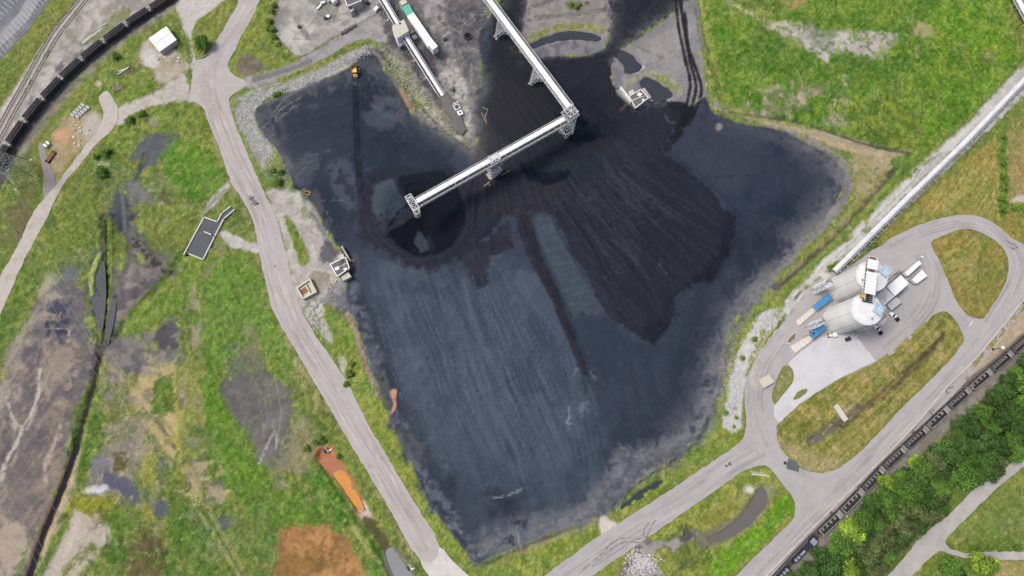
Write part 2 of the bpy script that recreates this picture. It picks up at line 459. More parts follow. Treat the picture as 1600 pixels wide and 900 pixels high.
# ================================================================== COLOURS of the ground cover
C_ = np.zeros(GX.shape + (3,), np.float32)
GR = np.zeros(GX.shape, np.float32)          # how much plant cover
C_[:] = alb((104, 122, 58)); GR[:] = 1.0
def _apply(sl, m, col, g):
    if isinstance(col[0], (tuple, list)):
        k = NOI[col[2]][sl] if len(col) > 2 else N_2[sl]
        t = smooth(-0.45, 0.45, k)[..., None]
        c = alb(col[0]) * (1 - t) + alb(col[1]) * t
    else:
        c = alb(col)
    C_[sl] = C_[sl] * (1 - m[..., None]) + c * m[..., None]
    if g is not None: GR[sl] = GR[sl] * (1 - m) + g * m
def _mask(sl, d, f, w, a, br, bn, inv=False):
    n = 0.55 * N_2[sl] + 0.35 * N_1[sl] + 0.15 * N_F[sl] if w > 3 else 0.7 * N_1[sl] + 0.3 * N_F[sl]
    m = smooth(f, -f, d + w * n) * a
    if br is not None:
        m = m * smooth(br - 0.22, br + 0.22, NOI[bn][sl])
    return m
def area(pts, col, f=1.2, w=2.0, a=1.0, g=None, br=None, bn=2, cr=3, st=None):
    q = crom(PA(pts), cr) if cr > 1 else PA(pts)
    r = sdf(q, f + w * 1.5 + 1)
    if not r: return
    sl, d = r
    m = _mask(sl, d, f, w, a, br, bn)
    if st is not None:                         # streaks: pixel direction, length, width, threshold
        m = m * streak(sl, *st)
    _apply(sl, m, col, g)
def streak(sl, dx, dy, L, Wd, thr, seed=3):
    n = math.hypot(dx, dy); ux, uy = dx / n, -dy / n
    x, y = PXG[sl], PYG[sl]
    u = x * ux + y * uy; v = -x * uy + y * ux
    v = v + 2.0 * N_3[sl]
    s = vnoise(u / L, v / Wd, seed) * 0.65 + vnoise(u / (L * 0.4), v / (Wd * 0.45), seed + 9) * 0.5
    return smooth(thr - 0.3, thr + 0.3, s)
def line(pts, width, col, f=0.6, w=0.5, a=1.0, g=None, br=None, bn=1, cr=4):
    q = crom(PA(pts), cr, False) if len(pts) > 2 else PA(pts)
    r = sdf(q, width / 2 + f + w * 1.5 + 1, False)
    if not r: return
    sl, d = r
    m = _mask(sl, d - width / 2, f, w, a, br, bn)
    _apply(sl, m, col, g)
def spot(px, py, rx, ry, col, ang=0.0, f=1.5, w=2.5, a=1.0, g=None, br=None, bn=1):
    c, s = math.cos(math.radians(ang)), math.sin(math.radians(ang))
    pts = [(px + rx * math.cos(t) * c - ry * math.sin(t) * s, py + rx * math.cos(t) * s + ry * math.sin(t) * c) for t in np.linspace(0, 2 * math.pi, 9)[:-1]]
    area(pts, col, f, w, a, g, br, bn, cr=2)
def tracks(pts, col, width=0.7, gauge=2.2, a=0.8, br=-0.3):
    q = np.asarray(crom(pts, 4, False))
    d = np.gradient(q, axis=0); n = np.stack([-d[:, 1], d[:, 0]], 1); n /= np.linalg.norm(n, axis=1)[:, None]
    for s in (-1, 1):
        line([tuple(p) for p in q + n * s * gauge / 2 / 0.33], width, col, 0.4, 0.2, a, br=br, cr=1)

GRASS, LUSH, OLIVE, YEL, DARKV, DRY = (100,126,52), (86,134,34), (122,128,60), (150,158,70), (62,94,38), (138,126,72)
DIRT, PALE, WHITE, TAN, GREY, SOOT = (142,132,124), (188,180,170), (208,205,202), (178,156,122), (122,119,118), (84,86,96)
COALC = (54,62,78)
exec_order = True
# general mottling of the whole plain
_apply((slice(None), slice(None)), 0.75 * smooth(0.0, 0.7, N_3), OLIVE, None)
_apply((slice(None), slice(None)), 0.55 * smooth(0.05, 0.6, N_2), (84,118,40), None)
_apply((slice(None), slice(None)), 0.5 * smooth(0.25, 0.7, N_1), (142,142,78), None)
NWG = [(60,330),(140,290),(190,170),(300,165),(345,225),(385,330),(330,400),(280,400),(230,400),(210,330),(175,310),(160,350),(140,470),(100,430),(20,480),(0,470)]
area(NWG, (128,140,62), 2, 5, 0.5, None, br=0.15, bn='v'); area(NWG, (70,104,38), 1.2, 4, 0.55, None, br=0.3, bn='w'); area(NWG, (140,138,110), 1.5, 4, 0.4, 0.5, br=0.6, bn='w'); area(NWG, (60,88,36), 1, 3, 0.5, None, br=0.4, bn='g')
# ------------------------------------------------------------------ left: wet waste land
area([(60,470),(90,440),(120,455),(140,500),(152,560),(142,600),(125,655),(95,730),(70,800),(45,890),(20,960),(-80,960),(-80,680),(0,600),(30,535)], ((128,118,111),(112,105,103),2), 2, 6, 1, 0.05)
area([(50,545),(110,530),(140,560),(130,620),(95,700),(70,760),(30,770),(0,760),(-40,800),(-40,700),(10,650),(40,610)], ((118,110,108),(100,96,98),2), 3, 8, 0.8, br=-0.1)
area([(0,600),(40,545),(70,480),(85,470),(72,520),(60,560),(40,610),(10,660),(-10,690)], (165,156,144), 2, 4, 0.7, br=-0.15)
area([(72,640),(100,620),(125,625),(105,680),(85,735),(60,790),(40,850),(20,830),(50,760),(65,700)], TAN, 2, 5, 0.45, br=-0.05)
area([(-40,860),(0,800),(30,815),(45,850),(30,900),(-20,960)], (168,154,138), 2, 5, 0.8)
for x, y, rx, ry, a in ((90,478,13,11,0.85),(91,512,15,13,0.95),(95,537,14,8,0.6),(55,560,12,20,0.55),(110,580,16,12,0.45),(48,610,18,30,0.4),(125,520,7,30,0.35),(130,585,12,14,0.45),(35,700,40,45,0.35),(20,870,7,6,0.6)):
    spot(x, y, rx, ry, (60,63,78), 0, 2, 5, a, 0.0, br=-0.25)
for q in ([(55,565),(60,605),(62,625),(50,655),(38,678),(37,700)], [(8,622),(18,648),(20,665),(34,676)], [(36,640),(52,625)], [(62,610),(75,590),(80,560)],
          [(36,680),(22,720),(8,745),(3,790)], [(95,680),(84,700),(72,735),(70,752)], [(72,500),(95,502),(105,490)], [(75,530),(100,520),(108,535)], [(26,640),(24,660),(20,700)]):
    line(q, 1.3, (190,178,164), 0.9, 1.2, 0.75, br=-0.35)
area([(70,430),(92,437),(100,470),(84,470),(60,480),(48,500)], (172,164,152), 2, 4, 0.7, 0.1, br=-0.1)
MUD = [(60,470),(90,440),(120,455),(140,500),(152,560),(142,600),(125,655),(95,730),(70,800),(45,890),(20,960),(-80,960),(-80,680),(0,600),(30,535)]
area(MUD, (156,146,134), 2, 6, 0.45, br=0.3, bn='w'); area(MUD, (88,86,92), 2, 6, 0.6, br=0.20, bn='v'); area(MUD, (176,164,150), 1.2, 5, 0.4, br=0.9, bn='s'); area(MUD, (96,90,90), 1.2, 5, 0.45, br=0.3, bn='g'); area(MUD, (166,152,134), 2, 6, 0.25, st=(-6, 14, 16, 2.4, 0.25, 301)); area(MUD, (84,82,88), 2, 6, 0.5, br=0.45, bn=2)
area([(60,470),(90,440),(120,455),(140,500),(152,560),(142,600),(100,590),(60,560)], (100,100,106), 2, 5, 0.6, br=0.1, bn='v')
# middle of the waste land
area([(175,560),(225,545),(262,555),(285,600),(282,660),(265,720),(240,770),(215,800),(160,810),(128,850),(100,910),(85,910),(120,820),(145,740),(160,660),(165,600)], ((158,146,126),(134,128,116),2), 2.5, 7, 0.95, 0.15)
area([(115,800),(140,795),(165,820),(170,850),(120,905),(80,905)], (186,176,162), 2, 5, 0.85, 0.05, br=-0.3)
for x, y, rx, ry, a in ((205,560,26,14,0.7),(185,575,16,10,0.6),(155,720,10,20,0.55),(152,748,9,10,0.6),(180,765,14,16,0.75),(205,770,14,18,0.8),(200,705,12,22,0.5),(253,795,13,9,0.85),(355,813,14,9,0.85),(312,730,14,18,0.55),(338,768,12,14,0.7),(300,745,8,10,0.6),(245,470,22,14,0.5),(267,525,12,16,0.6),(110,420,20,9,0.65),(105,448,14,8,0.5)):
    spot(x, y, rx, ry, (84,87,98), 20, 2, 5, a, 0.0, br=-0.3)
for x, y, rx, ry in ((186,717,6,9),(192,730,5,7),(235,860,16,22),(228,830,10,12),(262,870,14,24)):
    spot(x, y, rx, ry, (84,76,44), 0, 2, 3.5, 0.7, 0.5, br=-0.3)
area([(225,690),(240,690),(243,760),(236,840),(228,840),(226,760)], (158,156,54), 2, 4, 0.7, 0.7, br=-0.25)
spot(140,767,12,5,(206,204,206),-10,1,1.5,0.9,0.0)
spot(165,838,13,9,(190,182,174),20,1.5,3,0.9,0.0)
spot(120,812,10,9,(196,188,176),0,1.5,3,0.8,0.0)
MID = [(175,550),(262,545),(300,600),(285,690),(270,760),(340,750),(350,800),(280,830),(240,860),(160,830),(100,910),(85,910),(120,820),(145,740),(160,660)]
area(MID, (180,164,120), 2, 6, 0.6, 0.2, br=0.2, bn='v'); area(MID, (104,106,116), 2, 6, 0.6, 0.0, br=0.35, bn='w'); area(MID, (98,116,54), 1.5, 5, 0.8, 1.0, br=0.08, bn='v'); area(MID, (84,110,44), 1.5, 5, 0.7, 1.0, br=0.30, bn=2); area(MID, (190,180,150), 1.2, 4, 0.5, 0.1, br=0.84, bn='s'); area(MID, (120,104,80), 1.2, 4, 0.5, 0.3, br=0.45, bn='g')
# green growth of the lower left
area([(118,785),(180,775),(185,800),(150,805),(125,800)], (134,134,36), 2, 4, 0.9, 0.9, br=-0.4)
area([(145,800),(200,785),(225,800),(225,850),(180,900),(130,900),(160,850),(145,820)], ((76,106,42),(104,122,58),1), 2, 6, 0.95, 1, br=-0.25)
area([(250,810),(290,780),(320,800),(400,760),(440,800),(440,850),(432,910),(240,910),(262,860)], ((78,110,44),(100,120,58),1), 3, 7, 0.9, 1, br=-0.35)
area([(60,870),(85,820),(110,790),(95,850),(78,910),(58,910)], ((70,98,40),(96,120,52),1), 1.5, 3, 0.9, 1)
area([(128,690),(150,660),(165,650),(155,690),(138,730),(122,755),(118,740)], ((74,100,42),(98,118,52),1), 1.5, 3, 0.9, 1)
area([(110,700),(122,680),(128,655),(140,610),(150,590),(146,620),(130,680),(115,720)], (112,120,62), 1.5, 3, 0.7, 0.8)
area([(225,635),(250,600),(275,600),(270,650),(245,655)], ((66,104,40),(106,130,54),1), 2, 4, 0.95, 1, br=-0.5)
area([(165,580),(190,600),(235,645),(275,690),(262,700),(215,655),(170,610)], ((118,124,58),(96,112,50),1), 2, 4, 0.75, 0.8, br=-0.2)
area([(230,600),(255,575),(290,560),(300,590),(285,680),(268,690),(250,660)], (174,156,106), 2, 6, 0.55, 0.3, br=0.0)
area([(262,560),(282,580),(285,660),(275,720),(265,700),(272,620)], (168,160,74), 2, 4, 0.6, 0.7, br=-0.1)
# lush belt in the middle
area([(318,420),(360,400),(398,420),(415,470),(432,505),(455,560),(440,570),(415,520),(395,545),(370,560),(340,590),(320,560),(325,500)], ((84,130,36),(98,138,46),1), 4, 8, 0.95, 1)
area([(318,590),(345,590),(360,620),(380,665),(398,715),(420,760),(440,790),(420,830),(380,820),(345,780),(335,720),(322,660)], ((80,120,36),(94,130,46),1), 3, 6, 1, 1)
area([(340,640),(370,660),(395,720),(430,760),(485,770),(530,810),(545,850),(500,835),(440,825),(380,800),(345,740)], ((78,118,38),(94,128,48),1), 3, 7, 0.9, 1)
area([(470,690),(500,690),(530,750),(560,800),(590,850),(620,905),(590,905),(545,840),(500,800),(475,740)], ((70,116,34),(88,128,44),1), 2, 5, 0.95, 1)
LEFTG = [(290,400),(400,410),(440,520),(500,620),(580,760),(650,890),(430,890),(420,800),(300,900),(90,900),(180,780),(300,720),(290,560),(200,540),(180,520),(260,460)]
area(LEFTG, (134,138,76), 2, 6, 0.4, None, br=0.2, bn='v'); area(LEFTG, (122,118,98), 2, 6, 0.35, 0.5, br=0.5, bn='w'); area(LEFTG, (66,96,38), 1.2, 4, 0.5, None, br=0.35, bn='g')
# grey stony ground beside the road
area([(345,560),(380,535),(405,540),(420,580),(440,600),(465,650),(455,700),(430,740),(405,730),(385,690),(362,640),(350,600)], ((112,110,106),(96,96,92),1), 2.5, 6, 0.9, 0.15, br=-0.45)
area([(350,570),(400,545),(430,600),(450,650),(440,720),(410,720)], (86,118,52), 1.5, 3, 0.6, 0.9, st=(8, 60, 16, 1.6, 0.15, 41))
area([(400,500),(430,540),(460,590),(470,620),(440,600),(420,570),(400,540)], (110,112,92), 2, 4, 0.5, 0.5, st=(4, 10, 14, 2, 0.1, 43))
area([(405,690),(440,680),(470,690),(450,730),(420,765),(400,730)], ((132,126,112),(112,116,80),1), 2, 5, 0.6, 0.3, br=-0.15)
area([(398,715),(408,690),(420,670),(432,690),(418,715),(408,735)], (98,96,100), 1, 2.5, 0.7, 0.0)
for q in ([(424,652),(424,680),(415,700),(407,720)], [(420,655),(411,690)], [(428,675),(432,690)]):
    line(q, 0.9, (176,170,162), 0.5, 0.6, 0.7)
area([(340,448),(360,440),(372,460),(368,500),(350,510),(345,480)], (128,124,110), 2, 4, 0.4, 0.5, br=0)
area([(305,470),(318,460),(318,520),(314,560),(305,540)], (158,150,130), 2, 4, 0.5, 0.3, br=0.1, bn='v')
area([(255,500),(275,500),(278,530),(262,540),(250,530)], (96,98,104), 1.5, 3, 0.7, 0.0)
area([(180,545),(240,540),(268,545),(260,560),(215,575),(180,590),(165,575)], (150,146,140), 2, 4, 0.6, 0.1, br=-0.2)
STONY = [(345,560),(380,535),(405,540),(420,580),(440,600),(465,650),(455,700),(430,740),(405,730),(385,690),(362,640),(350,600)]
area(STONY, (146,140,132), 1.2, 4, 0.6, br=0.8, bn='s'); area(STONY, (84,110,50), 1.2, 4, 0.6, 0.8, br=0.35, bn='v'); area(STONY, (84,84,84), 1.2, 4, 0.5, br=0.4, bn='g')
# the marsh with its deltas
MB_ = [(138,462),(143,400),(156,372),(166,345),(172,312),(196,300),(210,335),(226,355),(236,380),(266,396),(276,420),(258,445),(228,474),(202,505),(172,548),(153,545),(146,505)]
area(MB_, ((104,104,98),(84,86,88),2), 3, 5, 0.95, 0.1)
area(MB_, (70,72,78), 2, 5, 0.7, 0.0, br=0.1, bn='v'); area(MB_, (104,116,62), 1.5, 4, 0.6, 0.7, br=0.3, bn='w'); area(MB_, (136,128,118), 1.2, 4, 0.5, 0.0, br=0.35, bn=2)
area([(172,345),(174,318),(182,303),(192,300),(204,325),(209,350),(198,366),(182,372)], ((62,66,76),(80,82,88),1), 1.5, 3, 0.95, 0.0)
line([(190,305),(194,335),(196,365)], 1.6, (122,122,124), 0.8, 1, 0.7)
area([(200,372),(226,380),(250,402),(268,415),(262,432),(240,428),(215,412)], ((118,114,108),(62,60,62),'g'), 1.2, 3, 0.9, 0.1)
area([(196,420),(230,418),(255,430),(242,452),(225,470),(205,482),(185,500),(180,480)], ((138,128,122),(108,104,104),'v'), 1.5, 3, 0.9, 0.0)
area([(182,462),(205,450),(238,438),(250,445),(225,462),(200,475),(178,495)], (86,84,90), 1.2, 2.5, 0.8, 0.0)
area([(185,370),(205,372),(204,400),(196,425),(186,450),(176,470),(174,440),(178,400)], ((98,100,100),(112,118,92),1), 1.5, 2.5, 0.8, 0.2)
area([(142,470),(148,430),(160,405),(165,420),(165,480),(158,525),(150,500)], (78,80,88), 1.0, 1.5, 0.95, 0.0)
area([(167,500),(176,462),(182,470),(178,505),(168,540)], (60,60,68), 0.8, 1.0, 0.95, 0.0)
area([(160,355),(172,345),(184,362),(196,372),(196,392),(186,408),(176,418),(168,405),(160,385)], ((108,122,48),(92,112,46),1), 1.5, 2.5, 0.9, 0.9)
line([(170,345),(170,380),(169,430),(165,480),(160,530)], 4.2, ((86,110,40),(112,126,50),1), 0.8, 1.2, 1, 1)
line([(145,460),(143,435),(150,412),(157,398)], 2.6, (150,164,88), 0.6, 0.8, 0.95, 1)
for q in ([(219,345),(220,360)], [(192,400),(188,420)], [(218,400),(222,410)]):
    line(q, 3.5, (132,150,66), 0.8, 1.2, 0.9, 1)
line([(164,345),(166,400),(167,470),(160,530),(156,560)], 1.4, (38,40,44), 0.5, 0.5, 0.95, 0)
line(DITCH2, 1.8, (52,54,46), 0.7, 0.9, 0.9, 0.2)
line([(287,398),(260,428),(225,468),(190,510)], 2.0, (98,112,62), 0.8, 1.2, 0.6, 0.8, br=-0.2)
area([(200,480),(235,452),(250,445),(280,395),(330,400),(318,440),(300,470),(240,510),(205,525),(190,520)], ((96,130,40),(112,132,58),1), 2, 4, 0.85, 1, br=-0.5)
line([(155,560),(147,600),(130,660),(118,705)], 2.2, (50,50,44), 0.8, 0.8, 0.9, 0.2)
line([(120,700),(95,770),(70,830),(46,900),(30,940)], 3.0, (46,40,48), 0.5, 0.4, 1, 0)
line([(112,700),(88,768),(62,830),(38,900)], 1.6, (168,150,120), 0.9, 1.0, 0.7, 0.1)
line([(128,702),(104,775),(80,832),(60,890)], 1.6, (158,146,128), 0.9, 1.0, 0.7, 0.1)
# coal washed down in the upper left field
area([(208,228),(225,212),(250,205),(275,208),(278,225),(255,250),(240,258),(222,262),(210,250)], ((98,100,106),(86,88,98),1), 2, 4, 0.95, 0.0, br=-0.6)
line([(228,240),(222,260),(214,278),(206,290)], 2.5, (72,74,86), 1, 1.2, 0.9, 0)
area([(192,290),(215,285),(238,300),(246,315),(225,320),(205,312)], ((126,124,122),(96,98,104),1), 2, 3.5, 0.9, 0.1)
area([(246,305),(270,295),(305,302),(300,315),(270,318),(250,315)], (98,88,72), 2, 4, 0.7, 0.4, br=-0.2)
for x, y, rx, ry, c in ((262,345,8,6,(196,194,184)),(258,318,9,5,(178,172,160)),(290,320,14,4,(178,170,150)),(160,257,11,5,(196,198,190)),(155,272,14,9,(58,88,34)),(168,240,16,12,(58,92,34)),(215,248,14,12,(110,116,60))):
    spot(x, y, rx, ry, c, 0, 1.5, 2.5, 0.8, 0.4, br=-0.2)
area([(225,320),(270,330),(300,360),(280,385),(240,390),(225,360)], ((122,130,62),(98,116,48),1), 2, 5, 0.7, 1)
area([(255,235),(285,215),(325,230),(348,280),(330,300),(300,300),(270,290),(258,265)], ((82,128,38),(100,134,48),1), 3, 6, 0.9, 1)
area([(100,320),(140,300),(150,330),(140,370),(120,400),(80,420),(70,390)], ((112,128,54),(98,120,50),1), 3, 6, 0.7, 1)
area([(185,180),(235,165),(300,170),(325,200),(320,225),(270,205),(215,210),(180,235),(160,230)], ((98,124,50),(120,134,62),1), 2.5, 5, 0.85, 1)
spot(240,190,9,8,(150,146,134),0,1.5,3,0.7,0.3); spot(205,190,12,9,(66,104,38),0,1.5,3,0.8,1); spot(222,180,11,9,(74,112,42),0,1.5,3,0.8,1)
area([(5,470),(30,430),(60,395),(72,420),(60,450),(30,500),(0,560),(-20,600),(-30,540)], ((84,114,44),(102,126,54),1), 2, 5, 0.9, 1)
area([(30,305),(50,300),(60,330),(40,370),(20,385),(0,370),(5,330)], ((112,96,78),(98,92,64),1), 2.5, 5, 0.75, 0.4, br=-0.2)
# ------------------------------------------------------------------ railway side, top left
area([(135,-20),(150,0),(120,20),(85,65),(50,120),(20,180),(0,215),(-30,260),(-60,260),(-30,200),(0,170),(40,110),(70,65),(110,15),(125,-20)], ((196,191,186),(174,168,164),1), 1.2, 1.5, 1, 0)
area([(150,-10),(330,-30),(262,10),(225,35),(190,60),(155,90),(120,120),(90,152),(60,190),(35,225),(10,262),(-30,300),(-40,270),(0,200),(40,140),(75,85),(110,35)], ((172,168,162),(142,138,130),1), 1.5, 3, 1, 0.05)
area([(160,-10),(190,-20),(150,35),(110,80),(75,130),(45,180),(15,225),(0,225),(35,165),(75,100),(115,45)], ((186,182,176),(166,158,150),1), 1.5, 3, 0.9, 0, br=-0.5)
for q in ([(130,62),(150,45),(165,30),(182,14),(215,8),(230,15),(200,32),(170,52),(150,70)], [(195,28),(215,10),(232,8),(228,20),(205,35)]):
    area(q, ((112,126,66),(128,130,84),1), 2, 4, 0.8, 0.7, br=-0.2)
area([(48,190),(62,170),(60,190),(40,215),(25,235),(20,225)], (112,112,90), 1.5, 2.5, 0.6, 0.4, br=-0.1)
for q in ([(92,110),(98,100),(88,105)], [(118,90),(128,80)], [(85,112),(100,98)], [(46,160),(52,148)], [(130,70),(140,62)]):
    line(q, 2.4, (86,86,88), 0.8, 1.2, 0.6, br=-0.3)
line([(165,38),(148,52),(130,66)], 1.6, (208,206,202), 0.5, 0.4, 0.8)
# black ballast of the train track
line([(290,-14),(262,6),(229,27),(194,52),(160,78),(127,106),(96,137),(68,172),(42,206),(24,233),(10,262),(-8,300)], 5.5, ((98,96,98),(80,78,82),1), 0.8, 0.8, 0.9, 0.0)
line([(270,12),(238,33),(204,58),(168,88),(136,116),(106,147),(78,180),(52,213),(34,240)], 4.0, ((120,112,106),(146,140,132),1), 0.9, 0.9, 0.75, 0.05)
# field and tip between railway and track
area([(70,205),(100,165),(140,118),(185,75),(215,55),(228,72),(215,90),(235,110),(243,135),(205,158),(180,165),(165,140),(150,165),(130,180),(105,190),(80,225)], ((96,124,48),(118,132,64),1), 1.5, 3, 0.95, 1)
area([(88,195),(108,180),(130,175),(150,170),(155,195),(135,222),(118,245),(104,262),(88,285),(84,265),(78,235)], ((176,160,126),(158,142,108),1), 1.5, 3, 0.95, 0.15)
spot(95,210,12,10,(206,160,124),0,2,3,0.85,0.0)
area([(132,185),(152,175),(160,190),(148,212),(132,222)], (184,180,172), 1.5, 2, 0.8, 0, br=-0.3)
area([(214,90),(224,72),(235,62),(262,78),(288,90),(292,112),(268,125),(248,132),(238,112),(222,100)], ((186,178,166),(166,156,136),1), 1.5, 3, 0.95, 0.1)
spot(236,92,14,14,(204,200,196),30,1.5,2,0.85,0)
spot(268,92,20,12,(146,140,112),10,2,4,0.7,0.4,br=-0.2)
spot(154,131,5,4,(196,178,150),0,1,1,0.9,0.1); spot(182,88,7,7,(64,92,40),0,1.5,2,0.8,1)
area([(175,112),(198,106),(225,100),(215,112),(188,122)], (98,84,72), 1, 1.8, 0.6, 0.3, br=-0.2)
area([(184,195),(184,172),(205,160),(240,147),(262,130),(288,118),(296,135),(297,156),(290,158),(262,160),(225,170),(205,180)], ((192,186,178),(176,170,160),1), 1.2, 1.5, 1, 0)
area([(300,112),(300,72),(288,50),(281,28),(274,12),(290,-4),(355,-20),(352,4),(330,18),(308,34),(300,58),(306,90)], ((196,192,188),(184,178,172),1), 1.0, 1.2, 1, 0)
area([(350,0),(372,5),(355,36),(337,67),(330,88),(306,90),(300,60),(308,35),(330,18)], ((108,128,58),(122,130,64),2), 1, 1, 1, 1)
area([(400,16),(415,-10),(440,-10),(430,30),(440,70),(455,95),(430,112),(400,124),(372,122),(358,108),(370,74),(385,42)], ((104,126,54),(118,132,60),2), 1, 1.2, 1, 1)
area([(374,92),(384,84),(398,88),(410,96),(414,108),(400,116),(382,118),(372,106)], ((128,114,108),(102,92,88),1), 1, 1.5, 0.9, 0.1)
spot(418,72,7,3,(88,96,62),30,1.5,1.5,0.6)
# parking side grass
area([(80,-10),(126,-20),(110,12),(70,62),(40,108),(0,168),(-30,215),(-60,220),(-40,170),(0,95),(42,50)], ((118,126,60),(104,122,54),2), 1.2, 1.5, 1, 1)
# road verges on the left road
line([(300,160),(322,176),(337,225),(356,285),(378,322),(396,372),(412,455),(424,492),(452,540),(484,594),(535,680),(597,784),(650,876)], 2.2, (170,158,120), 1.0, 1.5, 0.6, 0.3, br=-0.25)
line([(424,500),(450,548),(482,604),(505,640)], 3.6, (168,156,126), 1.5, 2, 0.5, 0.3, br=0.0)
area([(340,300),(360,285),(352,302),(325,330),(312,340),(320,325)], ((198,194,190),(168,164,162),1), 1, 1.2, 1, 0)
line([(352,296),(335,313),(320,330)], 1.4, (104,104,112), 0.6, 0.5, 0.7)
area([(341,364),(352,362),(382,375),(400,381),(404,395),(380,390),(355,382)], ((196,192,188),(176,172,168),1), 0.8, 1, 1, 0)
area([(330,385),(348,378),(352,395),(340,420),(325,435),(315,430)], ((142,132,104),(122,118,92),1), 1.5, 2, 0.7, 0.3, br=-0.3)
